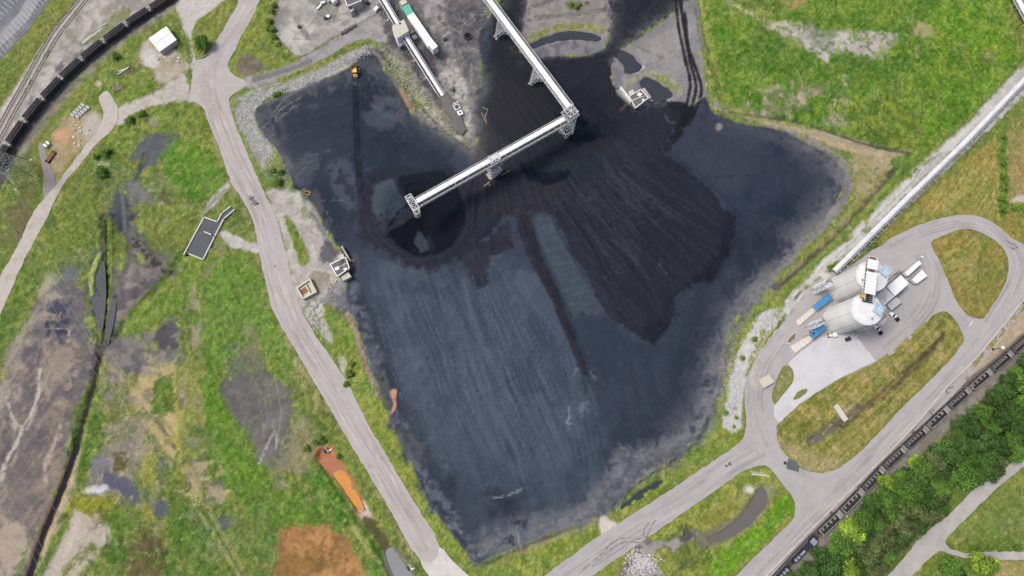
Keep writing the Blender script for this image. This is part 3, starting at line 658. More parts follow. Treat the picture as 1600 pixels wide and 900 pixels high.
# close survey of the waste land (points measured on an enlargement: 0.6225 px apart)
def KP(*p): return [(x * 0.6225, 390 + y * 0.6225) for x, y in p]
LG, LD, LB = ((92,122,44),(76,108,40),'g'), (178,162,132), (88,92,108)
for p, c, a, g, br, bn in (
 (((100,150),(60,230),(20,330),(0,420),(-30,420),(0,320),(40,220),(80,160)), (158,150,140), 0.8, 0, -0.4, 'v'),
 (((60,330),(110,330),(110,420),(60,520),(20,560),(20,440)), (108,103,102), 0.45, 0, -0.1, 'v'), (((0,560),(60,480),(110,560),(60,680),(0,700)), (112,106,104), 0.45, 0, -0.1, 'v'),
 (((125,135),(170,130),(172,165),(120,172)), (68,70,86), 0.95, 0, -0.5, 'v'), (((116,176),(170,174),(167,222),(113,216)), (56,60,76), 0.95, 0, -0.6, 'v'),
 (((60,245),(92,245),(92,300),(62,300)), (96,92,102), 0.8, 0, -0.3, 'v'), (((195,255),(232,260),(226,322),(180,330),(150,300)), (92,91,99), 0.8, 0, -0.2, 'v'), (((140,60),(195,40),(195,75),(150,80)), (112,112,124), 0.7, 0, -0.1, 'v'),
 (((110,230),(190,225),(200,350),(150,400),(110,350)), (166,152,134), 0.6, 0, 0.0, 'v'), (((190,470),(170,560),(120,680),(70,800),(100,800),(150,690),(190,590)), LD, 0.75, 0.1, -0.3, 'v'), (((0,700),(50,680),(80,760),(40,819),(-20,819)), (172,158,142), 0.8, 0, -0.4, 'v'),
 (((262,240),(440,195),(442,270),(400,295),(300,305),(270,275)), ((128,124,120),(106,104,106),'v'), 0.9, 0.05, -0.5, 'w'), (((390,200),(440,190),(441,243),(402,242)), (82,80,86), 0.9, 0, -0.5, 'v'), (((300,270),(360,250),(380,290),(320,310)), (92,92,98), 0.7, 0, -0.1, 'v'),
 (((330,360),(380,300),(440,285),(442,390),(450,500),(430,525),(390,470),(350,410)), (182,164,118), 0.8, 0.2, -0.25, 'v'), (((370,385),(398,318),(440,330),(436,400),(402,425)), LG, 0.95, 1, -0.6, 'v'),
 (((440,290),(520,300),(522,460),(480,560),(450,540),(440,400)), ((136,142,74),(118,130,62),'v'), 0.8, 0.8, -0.3, 'w'), (((455,320),(500,330),(505,470),(470,480)), (134,126,116), 0.6, 0.2, 0.1, 'v'),
 (((230,520),(272,515),(275,590),(232,592)), (126,123,130), 0.8, 0, -0.4, 'v'), (((266,560),(340,580),(352,632),(300,634),(264,602)), LB, 0.9, 0, -0.4, 'v'), (((270,480),(340,470),(345,560),(290,560)), (136,130,124), 0.7, 0.1, -0.1, 'v'), (((218,600),(262,598),(252,614),(218,612)), (206,205,208), 0.9, 0, None, 1),
 (((390,638),(427,640),(427,662),(390,664)), LB, 0.9, 0, -0.6, 'v'), (((548,668),(592,670),(588,697),(550,692)), LB, 0.9, 0, -0.6, 'v'), (((524,588),(562,590),(567,628),(528,628)), (112,108,112), 0.85, 0, -0.4, 'v'), (((478,528),(512,538),(512,604),(480,602)), (106,106,114), 0.75, 0, -0.2, 'v'),
 (((450,560),(520,520),(575,560),(580,620),(520,650),(470,640),(440,600)), (184,168,122), 0.55, 0.2, 0.15, 'v'), (((358,520),(392,520),(386,640),(366,705),(356,640)), (142,142,62), 0.85, 0.8, -0.4, 'v'), (((288,512),(312,510),(315,550),(292,555)), (92,88,44), 0.85, 0.6, -0.3, 'v'),
 (((188,618),(280,620),(332,650),(300,700),(240,692),(195,662)), (128,132,42), 0.9, 1, -0.5, 'v'), (((220,672),(342,640),(352,692),(300,722),(240,712)), LG, 0.9, 1, -0.5, 'v'), (((430,620),(482,620),(472,740),(432,819),(398,819),(420,720)), LG, 0.9, 1, -0.4, 'v'), (((480,640),(560,700),(600,819),(480,819),(470,740)), LG, 0.7, 1, -0.2, 'v'), (((560,640),(690,640),(700,700),(690,819),(620,819),(590,720)), ((96,122,52),(112,124,64),'g'), 0.8, 1, -0.3, 'v'),
 (((190,655),(260,690),(285,742),(200,742),(150,819),(108,819),(160,720)), (186,176,164), 0.9, 0.05, -0.5, 'v'), (((330,738),(402,730),(412,812),(330,819)), (94,84,60), 0.8, 0.5, -0.3, 'v'),
 (((188,402),(216,370),(206,430),(186,500),(174,502)), LG, 0.9, 1, None, 1), (((230,420),(267,410),(242,490),(216,562),(194,592),(206,520)), LG, 0.95, 1, None, 1), (((176,680),(132,760),(102,819),(88,819),(128,745)), LG, 0.95, 1, None, 1), (((78,728),(52,819),(34,819),(58,765)), LG, 0.9, 1, None, 1),
 (((500,100),(560,30),(622,20),(682,130),(722,260),(735,335),(690,320),(650,235),(560,285),(512,235)), ((92,126,46),(106,132,58),'g'), 0.9, 1, -0.6, 'v'), (((508,318),(560,328),(572,392),(612,452),(652,520),(692,582),(640,604),(590,594),(540,500),(514,400)), ((86,122,36),(98,130,46),'g'), 0.97, 1, None, 1),
 (((480,100),(500,90),(505,200),(490,250),(470,200)), (158,146,126), 0.6, 0.3, -0.1, 'v'), (((556,345),(600,308),(645,318),(704,330),(724,400),(702,485),(690,505),(655,535),(640,470),(600,430),(570,385)), ((116,112,109),(98,96,95),'v'), 0.95, 0.1, -0.7, 'w'), (((600,200),(640,190),(655,300),(610,300)), (120,120,96), 0.6, 0.5, -0.1, 'v'),
 (((690,490),(762,420),(792,482),(762,562),(700,604)), (138,130,106), 0.65, 0.3, -0.05, 'v'), (((690,615),(800,640),(860,700),(905,792),(862,792),(800,702),(700,692)), ((80,116,40),(94,124,48),'g'), 0.95, 1, None, 1), (((820,480),(880,470),(960,640),(1000,760),(960,760),(900,640)), ((104,128,48),(120,134,58),'g'), 0.8, 1, -0.5, 'v')):
    area(KP(*p), c, 1.3, 2.6, a, g, br, bn)
for p, w_, c, a in (
 (((100,300),(98,350),(80,410),(60,440),(40,490),(15,530),(4,572)), 1.7, (196,184,170), 0.9), (((18,370),(28,415),(44,440),(58,442)), 1.3, (190,178,164), 0.85), (((152,440),(134,490),(112,540),(116,585)), 1.3, (190,176,158), 0.75), (((80,410),(110,370),(118,330)), 0.9, (184,172,160), 0.6), (((0,590),(12,540)), 1.8, (190,176,162), 0.7),
 (((112,200),(170,200),(172,215)), 1.0, (186,180,176), 0.7), (((650,538),(690,455),(694,505)), 1.1, (176,172,168), 0.8), (((668,330),(680,400),(692,470)), 0.8, (148,144,134), 0.7), (((640,325),(655,400),(664,470)), 0.8, (146,142,132), 0.6), (((690,320),(704,400),(700,460)), 0.8, (150,146,136), 0.6),
 (((262,275),(330,350),(400,450),(470,560),(540,680),(610,800)), 1.6, (178,166,122), 0.5), (((290,270),(360,360),(440,470),(510,590),(590,720)), 1.2, (104,112,56), 0.5), (((360,400),(410,450),(440,500)), 2.0, (94,88,70), 0.7), (((500,660),(540,720),(600,819)), 1.6, (176,168,126), 0.55),
 (((880,690),(930,760),(985,819)), 2.0, (168,160,108), 0.6), (((436,290),(442,400),(450,520)), 1.6, (172,162,80), 0.7)):
    line(KP(*p), w_, c, 0.6, 0.9, a, br=-0.5, cr=3)
line([(155,560),(147,600),(130,660),(118,705)], 2.2, (48,48,44), 0.7, 0.7, 0.9, 0.1)
line([(120,700),(95,770),(70,830),(46,900),(30,940)], 3.0, (46,40,48), 0.5, 0.4, 1, 0)
# orange water and clay
area([(437,834),(455,822),(480,822),(510,826),(537,838),(555,866),(575,905),(580,960),(430,960),(433,880)], ((176,134,88),(154,116,74),2), 1.2, 2.5, 1, 0.05)
area([(445,850),(470,838),(500,845),(520,870),(500,905),(450,905)], (176,132,84), 2, 5, 0.6, 0, br=0.1, bn='v')
line([(472,905),(500,878),(535,842)], 3.2, (128,104,68), 1, 0.8, 0.75)
CLAY = [(437,834),(455,822),(480,822),(510,826),(537,838),(555,866),(575,905),(580,960),(430,960),(433,880)]
area(CLAY, (124,92,54), 1, 4, 0.6, 0.1, br=0.25, bn='g'); area(CLAY, (196,152,98), 1, 4, 0.5, 0, br=0.86, bn='s'); area(CLAY, (116,92,50), 2, 4, 0.55, 0.2, br=0.35, bn='w')
for x, y in ((459,857),(516,868),(543,875),(505,845),(540,890)): spot(x, y, 4, 5, (104,82,40), 0, 1, 1.5, 0.6, 0.3)
area([(490,704),(508,694),(524,702),(526,716),(538,726),(548,745),(560,770),(575,800),(570,812),(556,800),(540,770),(520,745),(503,727)], (176,118,86), 1, 1.2, 0.95, 0)
area([(560,790),(570,784),(582,805),(570,815),(562,806)], (196,178,170), 0.8, 1, 0.9, 0)
area([(564,812),(578,808),(600,835),(614,858),(603,868),(584,840)], ((92,84,60),(76,72,50),1), 1, 1.2, 0.95, 0.2)
line([(535,805),(570,850),(605,900)], 2.2, (152,146,92), 1.2, 1.8, 0.7, 0.5, br=-0.2)
area([(598,868),(614,852),(640,880),(650,910),(615,915)], (112,110,104), 1, 1, 0.9, 0)
# ------------------------------------------------------------------ strip between left road and heap
area([(412,270),(428,290),(440,320),(452,318),(470,300),(450,295),(450,262),(430,232),(405,204),(395,178),(400,165),(388,160),(372,150),(364,160),(372,190),(388,232)], ((168,166,158),(140,138,132),1), 1.5, 2, 1, 0.1)
area([(365,168),(385,145),(440,128),(500,105),(545,82),(580,70),(592,82),(590,95),(570,84),(545,106),(500,127),(440,152),(404,167),(398,182),(405,205),(425,232),(430,250),(410,245),(392,215),(376,195)], ((178,178,172),(138,140,136),'f'), 1.0, 1.2, 1, 0.1)
line([(372,160),(362,180),(378,215),(400,262),(418,295)], 3.0, (110,128,60), 0.9, 1.2, 0.85, 0.9, br=-0.4)
line([(385,160),(395,148),(440,130),(500,104),(555,72),(575,64)], 2.2, (116,128,66), 0.9, 1.4, 0.8, 0.8, br=-0.35)
area([(412,155),(445,138),(450,148),(425,160),(405,168)], ((92,116,46),(116,130,60),1), 1, 1.5, 0.85, 1)
area([(424,238),(440,235),(447,258),(448,285),(440,298),(425,295),(415,262)], ((88,118,44),(118,130,64),1), 1.2, 1.5, 0.85, 1)
spot(434,285,11,9,(64,104,36),0,1,1.5,0.9,1)
area([(418,300),(450,302),(470,305),(490,322),(505,352),(528,390),(545,420),(540,452),(545,482),(520,478),(490,468),(470,478),(458,450),(450,402),(434,345)], ((188,183,176),(164,158,152),1), 1.2, 2, 1, 0.05)
area([(444,338),(452,340),(468,365),(480,390),(484,405),(475,416),(466,412),(460,385),(450,358)], ((102,130,46),(124,134,60),1), 1.0, 1.0, 1, 1)
spot(480,332,10,9,(136,140,98),0,1.2,2.5,0.7,0.6); spot(455,315,14,5,(132,136,84),-30,1,2,0.6,0.5,br=-0.2)
area([(488,322),(500,345),(522,385),(518,395),(500,362),(485,335)], (96,98,100), 1.2, 2, 0.7, 0)
for q in ([(484,330),(500,350),(512,372)], [(470,350),(500,372)], [(490,312),(508,350)]):
    line(q, 0.9, (88,86,84), 0.5, 0.8, 0.6, br=-0.2)
area([(498,392),(515,378),(530,390),(520,408),(505,412)], (78,80,90), 1.2, 2, 0.85, 0)
area([(485,430),(505,425),(515,440),(505,455),(490,460),(484,445)], ((128,126,98),(150,142,122),1), 1, 2, 0.7, 0.4)
area([(505,395),(540,440),(545,480),(520,478),(500,470),(515,450)], (98,100,108), 1.5, 2, 0.6, 0, br=-0.1)
area([(470,478),(490,468),(505,475),(512,500),(520,530),(510,530),(490,512)], ((196,192,186),(130,128,128),'f'), 1, 1.5, 0.9, 0)
area([(500,495),(520,490),(545,505),(560,530),(575,565),(590,600),(612,662),(590,655),(560,625),(530,580),(495,525)], ((108,132,52),(126,138,64),1), 1.2, 1.5, 1, 1)
area([(500,500),(508,500),(518,530),(514,535),(504,522)], (190,184,174), 0.8, 1, 0.8, 0.1); area([(530,560),(538,558),(545,585),(540,592),(533,580)], (188,182,168), 0.8, 1, 0.7, 0.1)
spot(548,585,8,14,(80,126,34),-20,1.2,1.5,0.8,1); spot(548,525,7,8,(104,140,46),0,1.2,1.5,0.8,1)
area([(590,600),(615,660),(640,718),(670,778),(700,826),(718,850),(738,874),(752,884),(742,898),(720,880),(700,862),(688,852),(645,780),(582,675),(545,600),(560,620)], ((112,132,52),(128,140,60),1), 1.0, 1.2, 1, 1)
line([(612,648),(650,730),(690,805),(722,850),(742,876)], 1.4, (150,144,132), 0.7, 0.9, 0.7, 0.2)
area([(716,884),(742,898),(800,864),(870,840),(925,820),(940,832),(920,850),(857,894),(830,918),(760,930)], ((110,132,52),(128,140,62),1), 1.0, 1.5, 1, 1)
area([(800,862),(870,832),(922,812),(925,820),(880,838),(820,862)], (156,148,112), 1, 1.5, 0.7, 0.4, br=-0.2)
area([(936,800),(952,812),(968,818),(945,836),(938,830)], (206,196,186), 0.7, 0.8, 0.95, 0)
spot(928,806,8,10,(112,128,64),0,1,1.5,0.8,0.8)
line([(752,883),(800,862),(870,834),(915,818)], 1.6, (60,56,58), 0.7, 0.8, 0.75, 0)
line([(756,889),(805,867),(860,846)], 0.9, (150,120,86), 0.5, 0.7, 0.7, 0.1)
# right verge of the lower road
area([(960,800),(985,775),(1045,745),(1085,715),(1110,685),(1122,640),(1130,580),(1145,530),(1170,485),(1205,445),(1225,470),(1200,535),(1172,585),(1166,640),(1164,672),(1150,694),(1130,708),(1025,778),(968,818)], ((112,132,50),(126,138,60),1), 1.0, 1.2, 1, 1)
line([(975,818),(1025,784),(1080,748),(1130,713)], 1.2, (176,164,130), 0.8, 1, 0.6, 0.3, br=-0.1)
area([(1178,505),(1195,488),(1222,480),(1225,490),(1205,515),(1185,550),(1170,585),(1160,625),(1158,668),(1130,670),(1132,640),(1140,590),(1155,548)], ((206,204,202),(180,178,176),'f'), 1.0, 1.5, 1, 0)
line([(1172,588),(1163,628),(1160,672)], 1.2, (118,134,62), 0.7, 1.0, 0.85, 0.9)
for x, y, r_ in ((1134,645,4),(1150,652,3),(1148,640,3),(1146,667,3),(1160,560,5),(1178,530,6),(1190,520,5)): spot(x, y, r_, r_, (116,142,50), 0, 0.8, 1, 0.9, 1)
line([(1222,480),(1205,505),(1182,545),(1168,585)], 3.0, ((112,134,54),(130,140,70),1), 0.9, 1.5, 0.9, 0.9, br=-0.4)
# strip with the ditch and gravel track on the right
area([(1315,255),(1330,275),(1330,300),(1310,335),(1280,365),(1245,400),(1205,440),(1170,480),(1165,470),(1200,430),(1240,387),(1280,350),(1300,325),(1317,292)], ((142,138,138),(116,112,116),1), 1.2, 1.5, 1, 0)
area([(1335,260),(1380,255),(1425,245),(1420,265),(1390,290),(1350,330),(1300,380),(1250,425),(1200,470),(1185,480),(1215,440),(1260,395),(1310,345),(1335,305)], ((128,136,72),(150,140,104),1), 1.5, 2.5, 1, 0.6)
area([(1330,240),(1370,235),(1410,240),(1400,262),(1370,285),(1345,300),(1335,275)], ((176,158,132),(150,140,104),1), 1.5, 3.5, 0.85, 0.25, br=-0.35)
area([(1395,245),(1440,235),(1462,240),(1440,265),(1400,300),(1360,340),(1350,335),(1385,290)], ((92,122,44),(108,130,54),1), 1.2, 2, 0.95, 1)
line(DITCH5, 2.2, (74,72,64), 0.8, 0.9, 0.9, 0.2)
line([(1390,285),(1355,325),(1310,372),(1262,420),(1225,455)], 2.4, (108,132,50), 0.9, 1.5, 0.85, 1)
area([(1660,60),(1600,100),(1560,140),(1500,205),(1450,250),(1415,285),(1365,335),(1320,380),(1285,410),(1255,440),(1235,462),(1222,482),(1240,488),(1265,455),(1290,440),(1330,410),(1370,365),(1440,300),(1510,235),(1600,150),(1660,90)], ((202,200,196),(176,174,170),1), 1.0, 1.8, 1, 0)
for q in ([(1470,240),(1440,262),(1425,285),(1390,318),(1350,358),(1332,378)], [(1460,248),(1445,268)], [(1330,380),(1300,405),(1265,440),(1240,470)]):
    line(q, 0.8, (84,84,80), 0.5, 0.6, 0.85)
line([(1500,225),(1460,262),(1420,300),(1380,345),(1355,368)], 1.5, (112,126,66), 0.8, 1.4, 0.75, 0.7, br=-0.2)
for x, y in ((1355,360),(1372,352),(1275,437),(1260,448),(1325,398),(1290,450),(1280,470)): spot(x, y, 9, 4, (100,126,50), -40, 1, 1.8, 0.85, 0.9)
for x, y, r_ in ((1298,418,10),(1312,412,7),(1362,385,8)): spot(x, y, r_, r_*0.7, (104,102,92), -30, 1, 1.5, 0.8, 0.5)
area([(1235,490),(1240,500),(1250,505),(1245,520),(1230,540),(1222,530),(1220,510)], ((186,184,182),(150,148,146),1), 1, 1.2, 0.9, 0)
# ------------------------------------------------------------------ the green field, top right
area([(1085,-30),(1565,-30),(1572,20),(1590,70),(1590,100),(1545,150),(1480,210),(1440,238),(1390,232),(1330,215),(1200,190),(1125,168),(1110,130),(1095,60)], ((88,126,40),(104,132,50),2), 1.5, 2, 1, 1)
area([(1440,20),(1540,0),(1580,80),(1560,130),(1500,190),(1450,215),(1430,180),(1400,170),(1440,110),(1470,70)], ((110,142,34),(94,138,30),2), 4, 8, 0.8, 1)
area([(1380,110),(1440,95),(1470,130),(1450,180),(1430,200),(1390,190),(1370,150)], ((112,118,54),(98,112,50),1), 3, 8, 0.6, 1, br=-0.1)
area([(1310,165),(1380,150),(1430,180),(1440,230),(1390,232),(1330,212),(1312,195)], ((98,116,44),(112,124,50),1), 3, 6, 0.8, 1)
area([(1195,40),(1210,35),(1225,32),(1290,44),(1360,50),(1402,53),(1406,62),(1390,72),(1385,85),(1370,93),(1352,87),(1330,82),(1312,82),(1292,95),(1272,85),(1250,72),(1232,58),(1215,50)], ((174,166,158),(184,178,172),2), 1.2, 3, 1, 0)
area([(1330,72),(1385,70),(1385,85),(1368,93),(1345,86)], (118,124,74), 1, 2, 0.55, 0.6, br=0.15)
area([(1200,40),(1225,35),(1240,60),(1262,80),(1240,75),(1215,52)], (164,158,112), 1.5, 3, 0.5, 0.5)
spot(1441,48,16,12,(178,160,134),10,1.2,2,0.95,0); spot(1545,87,11,9,(116,98,76),0,1.2,1.5,0.9,0.1); spot(1543,87,5,5,(198,176,146),0,0.8,0.8,0.9,0)
area([(1120,-30),(1260,-30),(1250,5),(1225,20),(1195,28),(1170,20),(1140,5)], ((128,138,66),(140,142,78),2), 1.5, 2, 1, 1)
spot(1238,5,13,8,(168,140,98),0,2,3,0.8,0.3)
line([(1115,-10),(1150,10),(1180,25),(1205,38)], 3.0, (178,170,140), 1.2, 2, 0.85, 0.2, br=-0.3)
area([(1090,0),(1100,0),(1115,60),(1125,120),(1135,165),(1120,168),(1106,130),(1095,60)], ((120,138,58),(132,140,70),1), 1, 1, 1, 1)
line(DITCH7, 1.4, (92,92,64), 0.6, 0.6, 0.8, 0.4)
area([(1160,160),(1190,135),(1215,130),(1230,150),(1220,160),(1250,140),(1290,128),(1320,145),(1325,180),(1318,205),(1270,195),(1200,188),(1170,180)], ((172,156,134),(150,142,122),1), 1.5, 5, 0.85, 0.2, br=-0.15, bn=2)
for q in ([(1255,125),(1250,150),(1262,170)], [(1320,118),(1316,140),(1300,165)], [(1238,130),(1236,160)], [(1300,150),(1330,162)]):
    line(q, 3.0, (182,168,148), 1.2, 2.5, 0.7, 0.1, br=-0.3)
area([(1105,165),(1140,178),(1200,196),(1260,212),(1320,235),(1380,245),(1420,238),(1380,228),(1320,212),(1240,192),(1160,172)], ((186,166,136),(160,146,124),1), 1, 1.5, 0.9, 0.1)
line(DITCH4, 2.0, (70,70,68), 0.7, 0.8, 0.9, 0.1)
line([(1240,198),(1290,210),(1330,222)], 1.0, (196,182,160), 0.5, 0.8, 0.7)
area([(1105,155),(1125,162),(1135,180),(1180,195),(1240,212),(1292,242),(1318,266),(1332,262),(1300,235),(1250,208),(1190,195),(1145,183)], ((150,142,136),(128,122,122),1), 1.2, 2, 0.85, 0)
FLD = [(1100,-30),(1565,-30),(1590,70),(1590,100),(1545,150),(1440,238),(1330,215),(1200,190),(1125,168)]
area(FLD, (60,106,28), 1.5, 3, 0.6, None, br=0.25, bn='g'); area(FLD, (126,146,52), 2, 4, 0.5, None, br=0.3, bn='v'); area(FLD, (58,98,30), 2, 4, 0.45, None, br=0.35, bn='w')
area([(1180,60),(1330,100),(1400,110),(1400,140),(1300,150),(1200,120),(1120,100)], (64,104,32), 3, 6, 0.55, None, br=-0.1, bn='v')
# right: hay meadow
area([(1680,100),(1600,175),(1560,210),(1520,240),(1440,305),(1380,365),(1365,392),(1412,367),(1462,347),(1512,339),(1545,347),(1600,384),(1680,425)], ((136,128,62),(124,128,60),2), 1.2, 1.2, 1, 0.9)
area([(1440,320),(1520,250),(1560,215),(1560,330),(1500,335)], (166,150,92), 2, 4, 0.6, 0.9, st=(10, -14, 25, 1.3, 0.15, 51))
area([(1560,215),(1600,200),(1680,210),(1680,330),(1600,310),(1572,300)], ((150,136,90),(140,130,76),2), 1.5, 2, 0.9, 0.8)
line([(1565,200),(1566,240),(1568,290),(1566,330)], 4.6, ((84,122,38),(100,132,46),1), 0.9, 1.5, 1, 1)
line([(1566,318),(1590,325),(1640,330)], 3.5, (94,126,44), 0.9, 1.2, 1, 1)
area([(1578,314),(1600,318),(1640,322),(1640,312),(1600,305)], (200,192,180), 1, 1.5, 0.8, 0.1)
area([(1555,230),(1580,160),(1600,160),(1660,180),(1660,205),(1590,205)], ((108,126,54),(132,132,70),1), 2, 4, 0.7, 1)
area(ISL_B, ((134,124,60),(120,122,56),2), 0.8, 0.6, 1, 0.9)
line([(1536,372),(1533,400),(1528,430),(1520,470)], 1.4, (100,104,52), 0.8, 1, 0.7, 0.9)
spot(1538,386,8,7,(110,126,62),0,1,1.2,0.8,0.9)
area([(1470,375),(1525,370),(1525,420),(1515,470),(1495,455),(1475,400)], (168,150,94), 1.5, 2, 0.6, 0.9, st=(12, -9, 14, 1.1, 0.15, 52))
line([(1548,396),(1570,389)], 0.6, (186,172,128), 0.4, 0.2, 0.8)
# island with the long ditch
area(ISL_A, ((132,130,60),(118,124,56),2), 0.8, 0.6, 1, 0.9)
area(ISL_A, (160,142,84), 1.5, 1, 0.6, 0.9, st=(10, -8.8, 40, 1.3, 0.1, 53)); area(ISL_A, (92,108,44), 1.5, 1, 0.55, 0.9, st=(10, -8.8, 36, 1.5, 0.2, 54)); area(ISL_A, (176,154,108), 1.5, 2, 0.5, 0.6, br=0.4, bn='v')
area([(1215,690),(1250,700),(1300,715),(1325,720),(1300,735),(1265,737),(1235,720)], (166,152,118), 1.5, 3, 0.6, 0.5, br=-0.2)
area([(1290,672),(1320,650),(1350,630),(1390,598),(1425,565),(1465,527),(1473,520),(1476,528),(1440,570),(1400,606),(1362,635),(1330,660),(1300,680)], ((92,80,58),(104,90,62),1), 1.0, 1.0, 0.9, 0.4)
area([(1250,690),(1266,686),(1300,668),(1332,652),(1350,632),(1335,632),(1305,655),(1270,678)], ((98,90,84),(112,102,90),1), 1, 1, 0.8, 0.2)
line([(1474,522),(1440,560),(1400,598)], 1.0, (68,62,40), 0.5, 0.5, 0.8, 0.3)
spot(1312,643,5,9,(176,176,164),-30,0.8,0.8,0.6); spot(1470,565,10,9,(170,150,122),0,1,2,0.6,0.3,br=-0.1); spot(1320,640,14,8,(168,150,110),-30,1.2,2.5,0.6,0.5)
rl = random.Random(8)
def mow(poly, dx, dy, n, lo, hi, cols, w0=0.35, w1=0.9):
    xs = [p_[0] for p_ in poly]; ys = [p_[1] for p_ in poly]; L = math.hypot(dx, dy); k = 0
    while k < n:
        x, y = rl.uniform(min(xs), max(xs)), rl.uniform(min(ys), max(ys)); h = rl.uniform(lo, hi) / 2
        j1, j2 = rl.uniform(-1.5, 1.5), rl.uniform(-1.5, 1.5)
        a, b = (x - dx / L * h + j1, y - dy / L * h), (x + dx / L * h + j2, y + dy / L * h)
        if inside(a, poly) and inside(b, poly):
            line([a, ((a[0] + b[0]) / 2 + rl.uniform(-1, 1), (a[1] + b[1]) / 2 + rl.uniform(-1, 1)), b], rl.uniform(w0, w1), rl.choice(cols), 0.35, 0.4, rl.uniform(0.55, 0.95), None, br=-0.35, cr=2); k += 1
mow([(1110,0),(1540,0),(1580,80),(1440,225),(1130,160)], 3, 10, 60, 8, 30, [(62,104,30), (128,148,58), (150,146,108), (74,112,36)], 0.4, 1.2)
line([(1600,128),(1500,212),(1440,262),(1380,322),(1320,382),(1262,440)], 4.5, (208,206,202), 1.2, 1.5, 0.65, 0, br=-0.3, bn='v')
mow(ISL_A, 10, -8.8, 90, 20, 90, [(172,154,98), (164,150,90), (96,108,46), (150,128,70), (186,170,120)])
mow(ISL_B, 12, -8, 30, 8, 30, [(176,158,104), (168,150,94), (102,108,50)])
MEAD = [(1600,180),(1558,214),(1520,242),(1440,308),(1385,365),(1412,366),(1462,346),(1512,338),(1545,346),(1558,330),(1558,230),(1600,200)]
mow(MEAD, 10, -14, 70, 15, 60, [(166,152,92), (158,146,84), (104,114,52), (176,162,108)])
mow([(1570,215),(1660,205),(1660,320),(1600,308),(1574,300)], 10, -12, 24, 12, 40, [(176,160,112), (128,122,66)])
mow([(1600,735),(1520,805),(1490,842),(1512,858),(1640,858),(1640,710)], 10, -9, 30, 15, 60, [(138,146,78), (92,112,48), (150,150,92)])
mow([(340,72),(372,8),(352,5),(310,40),(306,84)], 10, -18, 10, 12, 40, [(132,140,72), (92,116,46)])
mow([(402,20),(435,0),(428,40),(440,72),(425,108),(375,118),(362,104)], 10, -18, 16, 12, 40, [(132,144,72), (92,116,46)])
for q in (ISL_C, ISL_D): area(q, ((120,126,70),(138,136,92),1), 0.7, 0.8, 1, 0.8)
# grass corner at the bottom centre with rocks and a pool
area([(925,902),(1012,842),(1080,794),(1155,742),(1195,730),(1212,748),(1230,768),(1240,786),(1238,808),(1200,848),(1150,898),(1100,950),(880,950)], ((112,130,50),(130,138,64),1), 1.0, 1.0, 1, 1)
area([(1105,800),(1140,778),(1170,755),(1185,760),(1170,790),(1145,812),(1110,830)], ((132,132,60),(150,146,88),1), 1.2, 2, 0.7, 0.8, br=-0.3)
area([(1100,905),(1140,850),(1180,820),(1205,790),(1228,775),(1236,800),(1200,842),(1150,890)], ((104,148,30),(88,134,34),1), 1.5, 2.5, 0.95, 1)
area([(1045,835),(1085,820),(1105,835),(1110,860),(1085,885),(1050,890),(1040,860)], ((86,108,46),(108,120,56),1), 1.5, 3, 0.9, 1)
area([(985,850),(1005,842),(1040,848),(1065,838),(1090,822),(1085,842),(1060,852),(1052,862),(1030,856),(1020,872),(1030,890),(1035,910),(965,910),(975,880),(992,866)], ((160,154,148),(104,98,100),1), 1, 1.5, 0.95, 0)
spot(1035,870,14,11,(128,134,66),0,1,1.5,0.95,0.8); spot(1072,838,12,8,(74,70,74),-35,1,1.5,0.85,0)
area([(1090,835),(1135,815),(1165,790),(1182,762),(1198,762),(1203,785),(1190,806),(1160,832),(1125,852),(1095,858)], ((128,118,104),(112,106,96),1), 1, 1.2, 0.85, 0)
spot(1172,765,8,7,(206,206,202),0,1,1.5,0.85,0.1); spot(1160,780,6,10,(150,156,84),20,1,1.5,0.7,0.8); spot(1205,765,9,9,(150,150,128),0,1.2,2,0.5,0.5)
line([(1110,850),(1085,872),(1060,890),(1045,905)], 1.6, (86,88,64), 0.8, 0.8, 0.7, 0.3)
# railway strip, right
area([(1660,395),(1600,467),(1522,562),(1482,599),(1417,676),(1305,787),(1200,894),(1150,950),(1215,960),(1250,905),(1300,850),(1400,750),(1500,655),(1600,560),(1660,500)], ((150,146,136),(128,122,116),1), 1.0, 1.5, 1, 0)
area([(1600,470),(1560,515),(1535,545),(1500,585),(1520,590),(1560,560),(1600,525),(1640,490),(1640,430)], ((188,172,146),(172,156,130),1), 1.2, 2, 0.9, 0.1)
line([(1600,478),(1565,520),(1545,542),(1522,570)], 2.0, (132,126,66), 0.8, 1.2, 0.8, 0.8)
area([(1585,478),(1600,465),(1640,430),(1640,460),(1600,488)], (112,124,56), 1, 1.5, 0.8, 0.9)
line([(1655,480),(1580,549),(1512,606),(1442,670),(1377,729),(1310,800),(1277,830),(1240,868),(1200,912)], 5.5, ((104,98,96),(84,80,80),1), 1, 0.8, 0.9, 0)
line([(1510,590),(1440,655),(1370,722),(1300,790),(1215,885)], 1.6, (176,168,150), 0.7, 0.8, 0.6, br=-0.2)
